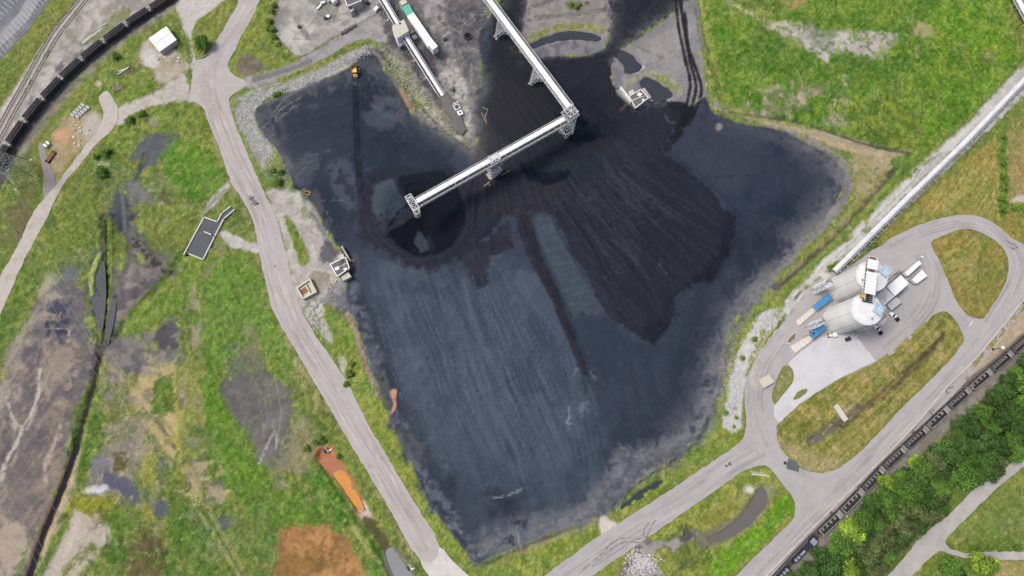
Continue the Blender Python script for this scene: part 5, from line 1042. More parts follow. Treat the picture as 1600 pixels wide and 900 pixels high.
# ------------------------------------------------------------------ grain, plant relief, build the sheets
cw = smooth(0.3, -0.3, coal_e)
grain = 1 + (0.10 * N_F + 0.09 * N_1 + 0.05 * N_2) * (1 - 0.55 * cw)
clump = fbm(GX, GY, 1.9, 3, 91)
grain *= 1 + GR * (0.20 * clump + 0.10 * N_F)
C_ *= np.clip(grain, 0.45, 1.7)[..., None]
spk = vnoise(GX / 1.5, GY / 1.5, 131) * 0.6 + vnoise(GX / 0.8, GY / 0.8, 132) * 0.6
_apply(full, GR * 0.32 * smooth(0.30, 0.75, spk), (54, 78, 34), None)
spk2 = vnoise(GX / 1.7, GY / 1.7, 141) * 0.6 + vnoise(GX / 0.85, GY / 0.85, 142) * 0.6
_apply(full, GR * 0.38 * smooth(0.35, 0.8, spk2), (164, 166, 104), None)
spk3 = fbm(GX, GY, 4.5, 4, 151)
_apply(full, GR * 0.18 * smooth(0.35, 0.75, spk3), (146, 136, 100), None)
C_ *= 1 + GR[..., None] * np.array([0.06, 0.05, 0.04], np.float32)
hue = (GR * 0.10 * fbm(GX, GY, 6.0, 3, 97))[..., None]
C_ *= 1 + hue * np.array([1.0, 0.25, -0.6], np.float32)
_g = C_.mean(-1, keepdims=True); C_ = C_ + (_g - C_) * (0.04 * GR)[..., None]
np.clip(C_, 0.006, 0.8, out=C_)
edge = smooth(0.3, 2.2, pave)
Z += edge * GR * (0.25 + 0.46 * np.clip(clump, -0.6, 1.2) + 0.14 * N_F)
Z += edge * (1 - GR) * (1 - cw) * (0.10 * N_1 + 0.04 * N_F)
Z += cw * (0.12 * N_1 + 0.07 * N_F + 0.10 * V_1)
Z = np.where(pave < 0.3, -0.06, Z).astype(np.float32)

def ground_mat(name, rough, spec, amp, scl):
    m = bpy.data.materials.new(name); m.use_nodes = True
    t = m.node_tree; b = t.nodes['Principled BSDF']
    at = t.nodes.new('ShaderNodeAttribute'); at.attribute_name = 'cover'
    geo = t.nodes.new('ShaderNodeNewGeometry')
    n = t.nodes.new('ShaderNodeTexNoise'); n.inputs['Scale'].default_value = scl; n.inputs['Detail'].default_value = 5; n.inputs['Roughness'].default_value = 0.7
    t.links.new(geo.outputs['Position'], n.inputs['Vector'])
    mr = t.nodes.new('ShaderNodeMapRange')
    mr.inputs['From Min'].default_value = 0.28; mr.inputs['From Max'].default_value = 0.72; mr.clamp = False
    mr.inputs['To Min'].default_value = 1 - amp; mr.inputs['To Max'].default_value = 1 + amp
    t.links.new(n.outputs['Fac'], mr.inputs['Value'])
    vm = t.nodes.new('ShaderNodeVectorMath'); vm.operation = 'SCALE'
    t.links.new(at.outputs['Color'], vm.inputs[0]); t.links.new(mr.outputs['Result'], vm.inputs['Scale'])
    t.links.new(vm.outputs[0], b.inputs['Base Color'])
    b.inputs['Roughness'].default_value = rough
    b.inputs['Specular IOR Level'].default_value = spec
    bp = t.nodes.new('ShaderNodeBump'); bp.inputs['Strength'].default_value = 0.35; bp.inputs['Distance'].default_value = 0.25
    t.links.new(n.outputs['Fac'], bp.inputs['Height']); t.links.new(bp.outputs[0], b.inputs['Normal'])
    return m
M_GROUND, M_GRASS, M_COAL = ground_mat('soil_cover', 0.95, 0.1, 0.30, 2.2), ground_mat('grass_cover', 0.9, 0.1, 0.50, 1.6), ground_mat('coal_cover', 0.9, 0.02, 0.26, 2.2)

idx = np.arange(NX * NY).reshape(NY, NX)
q00, q10, q11, q01 = idx[:-1, :-1], idx[:-1, 1:], idx[1:, 1:], idx[1:, :-1]
def fc(a): return 0.25 * (a[:-1, :-1] + a[:-1, 1:] + a[1:, 1:] + a[1:, :-1])
is_coal = fc(coal_e) < 0
GS = GR.copy()
for _ in range(4):
    GS[1:-1, 1:-1] = (GS[1:-1, 1:-1] * 2 + GS[:-2, 1:-1] + GS[2:, 1:-1] + GS[1:-1, :-2] + GS[1:-1, 2:]) / 6
is_grass = (~is_coal) & (fc(GS) > 0.5)
def sheet_mesh(name, sel, m, skirt=False, **k):
    quads = np.stack([q00[sel], q10[sel], q11[sel], q01[sel]], 1)
    used = np.zeros(NX * NY, bool); used[quads.ravel()] = True
    remap = np.cumsum(used) - 1
    co = np.stack([GX.ravel()[used], GY.ravel()[used], Z.ravel()[used]], 1).astype(np.float32)
    cc = C_.reshape(-1, 3)[used]
    qf = remap[quads].astype(np.int32)
    if skirt:                                   # the plain goes on to the horizon
        n0 = len(co)
        ex = 6000.0
        inn = [(X0 + 1, Y0 + 1), (X1 - 1, Y0 + 1), (X1 - 1, Y1 - 1), (X0 + 1, Y1 - 1)]
        out = [(-ex, -ex), (ex, -ex), (ex, ex), (-ex, ex)]
        co = np.vstack([co, np.array([(x, y, -0.25) for x, y in inn + out], np.float32)])
        cc = np.vstack([cc, np.tile(alb((104,122,58)), (8, 1))])
        qf = np.vstack([qf, np.array([[n0 + i, n0 + 4 + i, n0 + 4 + (i + 1) % 4, n0 + (i + 1) % 4] for i in range(4)], np.int32)])
    me = bpy.data.meshes.new(name)
    me.vertices.add(len(co)); me.vertices.foreach_set('co', co.ravel())
    me.loops.add(len(qf) * 4); me.loops.foreach_set('vertex_index', qf.ravel())
    me.polygons.add(len(qf)); me.polygons.foreach_set('loop_start', np.arange(0, len(qf) * 4, 4, dtype=np.int32))
    me.polygons.foreach_set('use_smooth', np.ones(len(qf), bool))
    me.update(calc_edges=True)
    at = me.attributes.new('cover', 'FLOAT_COLOR', 'POINT')
    at.data.foreach_set('color', np.hstack([cc, np.ones((len(cc), 1))]).astype(np.float32).ravel())
    me.materials.append(m)
    o = bpy.data.objects.new(name, me); COL.objects.link(o)
    return tag(o, **k)
sheet_mesh('ground', (~is_coal) & (~is_grass), M_GROUND, True, label='bare soil, dust and gravel ground of the coal yard', kind='structure')
sheet_mesh('grass', is_grass, M_GRASS, label='green and olive grass and weeds covering the open ground', cat='grass', kind='stuff')
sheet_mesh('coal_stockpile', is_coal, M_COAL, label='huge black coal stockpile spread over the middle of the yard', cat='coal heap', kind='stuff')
def zat(x, y):
    i = int(round((x - X0) / RES)); j = int(round((y - Y0) / RES))
    return float(Z[min(max(j, 0), NY - 1), min(max(i, 0), NX - 1)])
def G(px, py, dz=0.0):
    """world point on the ground surface that the photograph shows at this pixel"""
    z = 0.0
    for _ in range(6):
        x, y, _z = P(px, py, z)
        z = zat(x, y)
    return Vector((x, y, z + dz))
# ================================================================== PAVEMENTS AND WATER
def ragged(pts, amp=0.25, step=1.2, cr=3, seed=0):
    q = crom(PA(pts), cr)
    out = []
    n = len(q)
    for i in range(n):
        a, b = q[i], q[(i + 1) % n]
        k = max(1, int(np.hypot(*(b - a)) / step))
        for j in range(k): out.append(a + (b - a) * j / k)
    q = np.array(out)
    x, y = q[:, 0], q[:, 1]
    d = np.stack([fbm(x, y, 2.5, 3, 301 + seed), fbm(x, y, 2.5, 3, 401 + seed)], 1)
    return [tuple(p) for p in q + amp * d]
M_ASPH_W = mat('worn_concrete_road', (180,175,172), 0.9, var=0.05, scale=0.25, dirt=(172,163,158), dirt_amt=0.6)
M_ASPH_E = mat('grey_asphalt', (176,172,171), 0.9, var=0.05, scale=0.2, dirt=(158,154,154), dirt_amt=0.7)
M_CONC = mat('pale_concrete', (206,202,196), 0.85, var=0.06, scale=0.3, dirt=(184,178,170), dirt_amt=0.5)
M_PAD = mat('pale_gravel_pad', (206,205,207), 0.9, var=0.05, scale=0.25, dirt=(190,189,190), dirt_amt=0.7)
M_DIRTR = mat('dusty_track', (190,182,174), 0.95, var=0.10, scale=0.4, dirt=(166,156,146), dirt_amt=0.7)
M_LOT = mat('parking_asphalt', (112,114,122), 0.9, var=0.08, scale=0.2, dirt=(150,150,152), dirt_amt=0.7)
M_SPUR = mat('old_asphalt', (150,142,140), 0.9, var=0.08, scale=0.4)
sheet('road', ragged(ROAD_W, 0.35), 0.05, M_ASPH_W, thick=0.15, label='worn pale road running down the left of the coal heap', kind='structure')
sheet('concrete_road', ragged(ROAD_W_END, 0.1, cr=2), 0.045, M_CONC, thick=0.15, label='pale concrete slab at the bottom end of the left road', kind='structure')
sheet('road', ragged(ROAD_E, 0.3), 0.05, M_ASPH_E, holes=[ragged(ISL_A, 0.3), ragged(ISL_B, 0.25)], thick=0.15, label='grey asphalt road and loop round the silos', kind='structure')
sheet('concrete_pad', ragged(PAD, 0.15, cr=1), 0.056, M_PAD, label='pale gravel pad below the silos', kind='structure')
M_ISL = mat('dry_verge_grass', (124,128,74), 0.95, var=0.25, scale=1.5, bump=0.5)
for q in (ISL_C, ISL_D):
    sheet('grass_verge', ragged(q, 0.3), 0.09, M_ISL, thick=0.1, label='small patch of dry grass on the pale gravel pad', kind='structure')
sheet('road', ragged(ROAD_SE, 0.35), 0.05, mat('pale_lane', (182,178,174), 0.95, var=0.08, scale=0.3, dirt=(160,154,148), dirt_amt=0.6), thick=0.15, label='pale lane beside the wood, lower right', kind='structure')
sheet('road', ragged(ROAD_NW, 0.35), 0.05, M_DIRTR, thick=0.15, label='pale dusty concrete track on the upper left', kind='structure')
sheet('road', ragged(SPUR, 0.2), 0.042, M_SPUR, thick=0.15, label='short grey asphalt spur beside the rusty trailer', kind='structure')
lot = sheet('parking_lot', ragged(LOT, 0.15, cr=1), 0.05, M_LOT, thick=0.15, label='dark asphalt parking lot in the top left corner', kind='structure')
M_PAINT = mat('road_paint', (214,214,210), 0.8, var=0.15, scale=1.5)
M_LOTB = mat('lot_lane', (150,150,154), 0.9, var=0.12, scale=0.3)
sheet('drive_aisle', [P(*p)[:2] for p in ((-20,75),(28,22),(52,-20),(72,-20),(45,30),(20,55),(-20,92))], 0.054, M_LOTB, parent=lot)
for i in range(16):
    t = i / 15
    x, y = 5 + 68 * t, 86 - 86 * t - 6 * math.sin(math.pi * t)
    a, b = PV(x - 1, y + 2, 0.058), PV(x - 13, y - 11, 0.058)
    MB().bar(a, b, 0.16, 0.008).build('parking_line', M_PAINT, lot)
for i in range(9):
    t = i / 8
    x, y = 2 + 40 * t, 30 - 46 * t
    a, b = PV(x, y, 0.058), PV(x - 12, y - 10, 0.058)
    MB().bar(a, b, 0.16, 0.008).build('parking_line', M_PAINT, lot)
# road wear: tyre marks and stains lie on the road as thin films
def film_mat(name, rgb, amt, scale=0.8):
    m = bpy.data.materials.new(name); m.use_nodes = True
    t = m.node_tree; b = t.nodes['Principled BSDF']
    b.inputs['Base Color'].default_value = (*alb(rgb), 1); b.inputs['Roughness'].default_value = 0.9
    geo = t.nodes.new('ShaderNodeNewGeometry'); n = t.nodes.new('ShaderNodeTexNoise')
    n.inputs['Scale'].default_value = scale; n.inputs['Detail'].default_value = 6
    t.links.new(geo.outputs['Position'], n.inputs['Vector'])
    mr = t.nodes.new('ShaderNodeMapRange'); mr.inputs['From Min'].default_value = 0.35; mr.inputs['From Max'].default_value = 0.65; mr.inputs['To Max'].default_value = amt
    t.links.new(n.outputs['Fac'], mr.inputs['Value']); t.links.new(mr.outputs['Result'], b.inputs['Alpha'])
    return m
M_TYRE = film_mat('tyre_dust', (136,130,127), 0.55, 0.5)
M_STAIN = film_mat('coal_stain', (62,62,68), 1.0, 1.2)
M_SEAM = film_mat('pale_seam', (200,194,188), 0.8, 0.6)
M_DUSTY = film_mat('drifted_dust', (206,200,192), 0.75, 0.12)
M_WPATH = film_mat('worn_wheel_path', (150,145,142), 0.35, 0.05)  # grey film for worn wheel paths
def wear_mat(base, layers):
    """the road's own surface with lengthwise wheel paths, patches and dust; 'lane' holds metres along and the share across"""
    m = base.copy(); m.name = base.name + '_worn'
    t = m.node_tree; b = t.nodes['Principled BSDF']
    col = b.inputs['Base Color'].links[0].from_socket
    at = t.nodes.new('ShaderNodeAttribute'); at.attribute_name = 'lane'
    sp = t.nodes.new('ShaderNodeSeparateXYZ'); t.links.new(at.outputs['Vector'], sp.inputs[0])
    ab = t.nodes.new('ShaderNodeMath'); ab.operation = 'ABSOLUTE'; t.links.new(sp.outputs[1], ab.inputs[0])
    fd = t.nodes.new('ShaderNodeMapRange'); fd.inputs['From Min'].default_value = 0.72; fd.inputs['From Max'].default_value = 1.0; fd.inputs['To Min'].default_value = 1.0; fd.inputs['To Max'].default_value = 0.0
    t.links.new(ab.outputs[0], fd.inputs['Value'])
    for rgb, amt, seed, sx, sy, lo, hi in layers:
        mp = t.nodes.new('ShaderNodeMapping'); mp.inputs['Scale'].default_value = (sx, sy, 1); mp.inputs['Location'].default_value = (seed, seed * 1.7, seed)
        t.links.new(at.outputs['Vector'], mp.inputs['Vector'])
        n = t.nodes.new('ShaderNodeTexNoise'); n.inputs['Scale'].default_value = 1.0; n.inputs['Detail'].default_value = 6; n.inputs['Roughness'].default_value = 0.62
        t.links.new(mp.outputs[0], n.inputs['Vector'])
        mr = t.nodes.new('ShaderNodeMapRange'); mr.inputs['From Min'].default_value = lo; mr.inputs['From Max'].default_value = hi; mr.inputs['To Max'].default_value = amt
        t.links.new(n.outputs['Fac'], mr.inputs['Value'])
        mu = t.nodes.new('ShaderNodeMath'); mu.operation = 'MULTIPLY'; t.links.new(mr.outputs['Result'], mu.inputs[0]); t.links.new(fd.outputs['Result'], mu.inputs[1])
        mx = t.nodes.new('ShaderNodeMix'); mx.data_type = 'RGBA'
        t.links.new(mu.outputs[0], mx.inputs[0]); t.links.new(col, mx.inputs[6]); mx.inputs[7].default_value = (*alb(rgb), 1)
        col = mx.outputs[2]
    t.links.new(col, b.inputs['Base Color'])
    return m
def wear(pts, width, m, z, label):
    q = crom(PA(pts), 8, False)
    d = np.gradient(q, axis=0); n = np.stack([-d[:, 1], d[:, 0]], 1); n /= np.linalg.norm(n, axis=1)[:, None]
    L = np.concatenate([[0], np.cumsum(np.hypot(*np.diff(q, axis=0).T))])
    vs_ = []; at_ = []
    for i in range(len(q)):
        for s_ in (-1, -0.5, 0, 0.5, 1): vs_.append((*(q[i] + n[i] * s_ * width / 2), z)); at_.append((L[i], s_, 0))
    fs = [(i * 5 + k, (i + 1) * 5 + k, (i + 1) * 5 + k + 1, i * 5 + k + 1) for i in range(len(q) - 1) for k in range(4)]
    me = bpy.data.meshes.new('road_wear'); me.from_pydata(vs_, [], fs); me.materials.append(m)
    a_ = me.attributes.new('lane', 'FLOAT_VECTOR', 'POINT'); a_.data.foreach_set('vector', np.array(at_, np.float32).ravel())
    o = bpy.data.objects.new('road_wear', me); COL.objects.link(o); tag(o, label, kind='structure')
LAY = [((150,142,137), 0.75, 1.3, 0.03, 2.4, 0.47, 0.66), ((208,200,193), 0.7, 7.7, 0.04, 3.0, 0.52, 0.70), ((120,114,111), 0.45, 4.1, 0.10, 1.6, 0.56, 0.74), ((132,126,122), 0.8, 9.4, 0.012, 7.0, 0.60, 0.66)]
WWm, WEm = wear_mat(M_ASPH_W, LAY), wear_mat(M_ASPH_E, [((140,136,134), 0.7, 2.3, 0.03, 2.2, 0.48, 0.68), ((194,189,184), 0.65, 6.7, 0.04, 2.6, 0.52, 0.70), ((116,113,112), 0.4, 5.1, 0.08, 1.6, 0.56, 0.76), ((128,124,122), 0.7, 3.4, 0.012, 7.0, 0.61, 0.67)])
for pts, w_, m_ in (([(388,10),(365,50),(340,85),(325,125),(338,180),(362,235),(390,295),(412,345),(425,400),(438,452),(455,500),(485,548),(520,605),(560,675),(622,780),(668,860)], 10.0, WWm),
                ([(875,905),(940,862),(1020,810),(1090,765),(1150,722),(1190,700)], 10.0, WEm), ([(1178,905),(1290,792),(1400,682),(1500,582),(1592,470)], 10.0, WEm), ([(1200,700),(1182,650),(1180,610),(1195,560),(1222,520)], 10.0, WEm), ([(1390,385),(1450,358),(1512,346),(1555,362),(1590,405),(1580,450),(1545,508)], 7.5, WEm), ([(1380,545),(1420,510),(1452,470),(1455,430),(1440,395)], 10.0, WEm)):
    WZ = globals().get('WZ', 0.0600) + 0.0008
    wear(pts, w_, m_, WZ, 'worn wheel paths along the road')
def strip_poly(pts, width, cr=6):
    q = crom(PA(pts), cr, False)
    d = np.gradient(q, axis=0); n = np.stack([-d[:, 1], d[:, 0]], 1); n /= np.linalg.norm(n, axis=1)[:, None]
    return [tuple(p) for p in q + n * width / 2] + [tuple(p) for p in (q - n * width / 2)[::-1]]
def film(name, pts, width, m, z=0.067):
    sheet(name, strip_poly(pts, width), z, m, kind='structure', label='worn trace on the road surface')
for q in ([(1012,838),(1000,842),(985,840),(970,842),(955,850),(935,870),(905,895)], [(1000,848),(985,846),(968,850),(950,862),(925,885)], [(1004,840),(1008,825),(1015,815)], [(1010,840),(1016,826),(1024,812)]):
    film('tyre_mark', q, 0.7, M_TYRE)
for q in ([(400,300),(412,345),(425,420),(440,470),(470,530),(520,610),(590,730),(665,860)], [(410,296),(424,345),(438,420),(452,465),(482,525),(532,605),(602,725),(672,845)],
          [(1010,795),(1070,752),(1130,716),(1165,695),(1185,660),(1188,610),(1200,560)], [(1200,880),(1290,790),(1400,680),(1500,585),(1590,480)], [(1188,870),(1275,780),(1385,670),(1490,570),(1578,465)]):
    pass
film('dust_drift', [(1184,560),(1176,600),(1174,640),(1180,680)], 3.5, M_DUSTY, 0.0685)
film('dust_drift', [(1395,470),(1430,430),(1445,415)], 3.0, M_DUSTY, 0.0685)
film('dust_drift', [(320,110),(318,140),(330,165)], 6.0, M_DUSTY, 0.0685)
for x, y, r_ in ((394,311,1.3),(398,317,1.6),(391,308,0.8),(403,318,0.7),(1140,725,0.9),(1135,728,0.7),(430,416,0.5)):
    c = PV(x, y)
    rr = [(c.x + r_ * (1 + 0.4 * math.sin(5 * t + x)) * math.cos(t), c.y + r_ * (1 + 0.4 * math.cos(3 * t + y)) * math.sin(t)) for t in np.linspace(0, 6.283, 15)[:-1]]
    sheet('oil_stain', rr, 0.070, M_STAIN, kind='structure', label='dark coal stain on the road')
MB().bar(PV(1514,510,0.06), PV(1520,502,0.06), 0.6, 0.008).build('stop_line', M_PAINT, None, label='white painted stop line by the dry grass island', kind='structure')
for i, (a, b) in enumerate((((1572,375),(1583,383)), ((1583,380),(1590,388)), ((1575,385),(1586,390)))):
    MB().bar(PV(*a, 0.06), PV(*b, 0.06), 1.0, 0.008).build('road_patch', M_PAD, None, label='pale repaired patch on the loop road', kind='structure')

# ------------------------------------------------------------------ water
def water_mat(name, rgb, rough=0.12):
    m = mat(name, rgb, max(rough, 0.55), var=0.06, scale=0.15, spec=0.15)
    return m
M_W = water_mat('dark_pond_water', (58,63,73))
M_WO = water_mat('orange_water', (208,144,70), 0.25); M_WR = water_mat('rust_water', (172,112,84), 0.2)
M_WG = water_mat('milky_ditch_water', (136,138,140), 0.2); M_WB = water_mat('murky_pool_water', (106,103,100), 0.2)
M_WM = water_mat('marsh_water', (74,77,84), 0.2)
def pond(pts, z, m, label, grow=0.3):
    q = crom(PA(pts), 4)
    c = q.mean(0); d = q - c; L = np.linalg.norm(d, axis=1)[:, None]
    q = c + d * (1 + grow / np.maximum(L, 1))
    return sheet('pond', [tuple(p) for p in q], z, m, label=label, kind='structure')
pond(POND1, -0.25, M_W, 'dark oval settling pond in pale dust')
pond(POND2, -0.25, M_W, 'dark pond beside the concrete hopper')
pond(POND3, -0.25, M_W, 'long dark crescent pond under the conveyor')
pond(POND5, -0.55, M_WG, 'milky grey water in the ditch by the left road')
pond(POND6, -0.30, M_WB, 'murky brown pool beside the lower road', 0.8)
pond(POND7, -0.6, M_W, 'dark water in the ditch at the foot of the heap', 0.5)
pond(POND8, -0.30, M_WB, 'murky puddle on the long grass island')
pond([(500,722),(510,716),(524,718),(535,730),(540,742),(530,748),(518,738)], -0.42, M_WR, 'rust red water at the head of the orange ditch', 0.5)
pond([(522,742),(540,738),(552,762),(566,788),(566,797),(555,790),(538,764)], -0.38, M_WO, 'bright orange water in the ditch', 0.5)
pond([(143,468),(148,438),(159,410),(164,420),(164,478),(158,520),(151,498)], -0.30, M_WM, 'grey marsh water left of the green ditch bank')
pond([(166,505),(175,468),(181,474),(176,508),(168,538)], -0.30, M_WM, 'dark wet strip of marsh right of the green ditch bank')
# ================================================================== SHARED BUILDERS FOR THINGS
M_WHITE = mat('white_sheet_metal', (250,251,252), 0.55, var=0.04, scale=0.5, dirt=(224,226,226), dirt_amt=0.5)
M_STEEL = mat('galvanised_steel', (198,202,206), 0.5, var=0.10, scale=1.0)
M_LSTEEL = mat('pale_painted_steel', (236,238,240), 0.5, var=0.08, scale=0.8, dirt=(170,170,168), dirt_amt=0.5)
M_GRATE = mat('dark_grating', (92,94,98), 0.7, var=0.2, scale=2.0)
M_BELT = mat('rubber_belt', (62,62,66), 0.8, var=0.15, scale=1.0)
M_DARK = mat('dark_steel', (58,58,62), 0.6, var=0.2, scale=1.0)
M_RUST = mat('rusty_steel', (128,88,66), 0.85, var=0.2, scale=1.5, dirt=(86,70,62), dirt_amt=0.7)
M_CREAM = mat('cream_roofing', (206,202,184), 0.8, var=0.06, scale=0.5, dirt=(182,176,156), dirt_amt=0.5)
M_WALL = mat('off_white_wall', (204,202,196), 0.8, var=0.08, scale=0.6, dirt=(160,154,146), dirt_amt=0.5)
M_FELT = mat('grey_roof_felt', (116,112,108), 0.9, var=0.15, scale=0.8, dirt=(90,88,86), dirt_amt=0.6)
M_CWALL = mat('weathered_concrete', (186,180,170), 0.9, var=0.10, scale=0.8, dirt=(130,122,116), dirt_amt=0.6)
M_GLASS = mat('dark_glass', (46,52,60), 0.1, var=0.05, scale=0.5, spec=0.6)
M_SILO = mat('silo_concrete', (242,243,240), 0.85, var=0.05, scale=0.15, dirt=(214,214,208), dirt_amt=0.7)
M_BLUE = mat('blue_canopy_sheet', (66,138,194), 0.6, var=0.08, scale=0.6, dirt=(96,156,204), dirt_amt=0.5)
M_LBLUE = mat('pale_blue_grating', (168,200,222), 0.6, var=0.10, scale=0.8)
M_YEL = mat('yellow_machine_paint', (222,168,60), 0.5, var=0.12, scale=1.5, dirt=(120,92,50), dirt_amt=0.5)
M_COALLOAD = mat('loaded_coal', (44,42,48), 0.8, var=0.25, scale=1.2, bump=0.6)
M_CAR = mat('dark_hopper_paint', (66,64,66), 0.7, var=0.18, scale=0.7, dirt=(92,82,78), dirt_amt=0.6, rand=0.12)
M_CARRUST = mat('rusty_hopper_paint', (96,72,66), 0.8, var=0.2, scale=0.7, dirt=(70,60,58), dirt_amt=0.6)
M_CARRIM = mat('grey_rim_paint', (116,112,114), 0.7, var=0.15, scale=0.8, rand=0.15)
M_CAREND = mat('pale_end_paint', (158,154,153), 0.7, var=0.15, scale=0.8, rand=0.10)
M_TYREB = mat('black_rubber', (30,30,32), 0.85, var=0.1, scale=1.0)
M_WOOD = mat('grey_timber', (150,136,116), 0.9, var=0.2, scale=1.2)
M_SLEEPER = mat('dark_sleepers', (92,84,80), 0.95, var=0.2, scale=1.0)
M_RAIL = mat('rail_steel', (96,88,84), 0.5, var=0.1, scale=0.5)
M_STONE = mat('pale_riprap', (196,192,188), 0.95, var=0.25, scale=1.5, bump=0.5, rand=0.25)
M_BRICK = mat('brown_deck', (150,104,80), 0.9, var=0.15, scale=1.0)
M_TEAL = mat('teal_sheet', (104,190,166), 0.6, var=0.06, scale=0.6)

def part(root, name, mb, m, parent=None, smooth=False, **k):
    """world-space geometry made a part (or sub-part) of the thing whose Empty is root"""
    o = root.location
    mb.v = [(v[0] - o.x, v[1] - o.y, v[2] - o.z) for v in mb.v]
    return mb.build(name, m, parent or root, smooth, **k)
def frame(a, b):
    a, b = Vector(a), Vector(b)
    d = (b - a).normalized(); r = Vector((d.y, -d.x, 0)).normalized(); u = r.cross(d).normalized()
    M = Matrix(((d.x, -r.x, u.x, a.x), (d.y, -r.y, u.y, a.y), (d.z, -r.z, u.z, a.z), (0, 0, 0, 1)))   # x along, y to the left, z up
    return M, (b - a).length
def lpart(root, M, name, mb, m, parent=None, smooth=False, **k):
    o = mb.build(name, m, parent or root, smooth, **k)
    if parent is None or parent is root:
        o.matrix_local = Matrix.Translation(-root.location) @ M
    return o
def arc_cover(L, w, h, n=8):
    mb = MB(); vs_ = []
    for x in (0, L):
        for i in range(n + 1):
            t = math.pi * i / n
            vs_.append((x, w / 2 * math.cos(t), h * math.sin(t)))
    fs = [(i, i + 1, n + 2 + i, n + 1 + i) for i in range(n)] + [tuple(range(n, -1, -1)), tuple(range(n + 1, 2 * n + 2))]
    return mb.add(vs_, fs)
def conveyor(a, b, w, label, cover_w, cover_off=0.0, walk=((1, 0.9), (-1, 0.9)), depth=1.6, panel=6.0, group='belt conveyors', idlers=0.0, cover_mat=None, posts=3.0):
    """a belt conveyor: steel truss, walkways with handrails, domed cover in panels; a, b = ends of the deck line"""
    a, b = Vector(a), Vector(b)
    root = empty('belt_conveyor', (a.x, a.y, 0), label=label, cat='conveyor', group=group)
    M, L = frame(a, b)
    mb = MB()
    for y in (-w / 2 + 0.15, w / 2 - 0.15):
        for z in (-0.15, -depth): mb.bar((0, y, z), (L, y, z), 0.22, 0.22)
    n = max(2, int(L / 3.5))
    for i in range(n):
        x0, x1 = L * i / n, L * (i + 1) / n
        for y in (-w / 2 + 0.15, w / 2 - 0.15):
            mb.bar((x0, y, -0.15), (x0, y, -depth), 0.12)
            mb.bar((x0, y, -depth if i % 2 else -0.15), (x1, y, -0.15 if i % 2 else -depth), 0.12)
        mb.bar((x0, -w / 2, -depth), (x0, w / 2, -depth), 0.12); mb.bar((x0, -w / 2, -0.15), (x0, w / 2, -0.15), 0.12)
    lpart(root, M, 'truss', mb, M_LSTEEL)
    lpart(root, M, 'belt', MB().box(0, L, cover_off - cover_w * 0.36, cover_off + cover_w * 0.36, -0.02, 0.10), M_BELT)
    for s, ww in walk:
        y1 = s * w / 2; y0 = y1 - s * ww
        lpart(root, M, 'walkway', MB().box(0, L, min(y0, y1), max(y0, y1), 0.0, 0.07), M_GRATE)
        mb = MB()
        for z in (0.55, 1.05): mb.bar((0, y1, z), (L, y1, z), 0.09)
        k = int(L / posts)
        for i in range(k + 1): mb.bar((L * i / k, y1, 0.0), (L * i / k, y1, 1.05), 0.08)
        lpart(root, M, 'handrail', mb, M_LSTEEL)
    if idlers:
        mb = MB(); k = int(L / 1.25)
        for i in range(k): mb.box(L * (i + 0.2) / k, L * (i + 0.7) / k, idlers - 0.35, idlers + 0.35, 0.10, 0.42)
        lpart(root, M, 'idlers', mb, M_DARK, kind='stuff')
    k = max(1, round(L / panel)); pl = L / k
    me = arc_cover(pl - 0.10, cover_w, 0.45).mesh('cover_panel', cover_mat or M_WHITE)
    for i in range(k):
        o = linkmesh('cover_panel', me, root)
        o.matrix_local = Matrix.Translation(-root.location) @ M @ Matrix.Translation((pl * i + 0.05, cover_off, 0.12))
    return root, M, L
def trestle(root, M, x, y_half, top_z, base_z, spread_x=2.0, spread_y=1.0, name='support_trestle', legs=4):
    """lattice leg of a conveyor, from its underside to the ground; (x) metres along it"""
    mb = MB()
    c = M @ Vector((x, 0, 0)); d = (M.to_3x3() @ Vector((1, 0, 0))); d.z = 0; d.normalize(); r = Vector((-d.y, d.x, 0))
    T, B = [], []
    for sy in (-1, 1):
        for sx in ((-1, 1) if legs == 4 else (0,)):
            t = Vector((c.x, c.y, 0)) + r * sy * y_half + d * sx * 0.5
            bq = Vector((c.x, c.y, 0)) + r * sy * (y_half + spread_y) + d * sx * spread_x
            T.append(Vector((t.x, t.y, c.z + top_z))); B.append(Vector((bq.x, bq.y, base_z)))
    for t, bq in zip(T, B): mb.bar(bq, t, 0.30)
    prs = [(0, 1), (2, 3), (0, 2), (1, 3)] if legs == 4 else [(0, 1)]
    n = 5
    for i, j in prs:
        for k in range(n):
            f0, f1 = k / n, (k + 1) / n
            p0, p1 = B[i].lerp(T[i], f0), B[j].lerp(T[j], f0); q0, q1 = B[i].lerp(T[i], f1), B[j].lerp(T[j], f1)
            mb.bar(p0, q1, 0.15); mb.bar(p1, q0, 0.15); mb.bar(q0, q1, 0.17)
    part(root, name, mb, M_LSTEEL)
    for bq in B: part(root, 'footing', MB().obox((bq.x, bq.y, base_z - 0.8), 1.2, 1.2, 1.0, math.atan2(d.y, d.x)), M_CWALL)
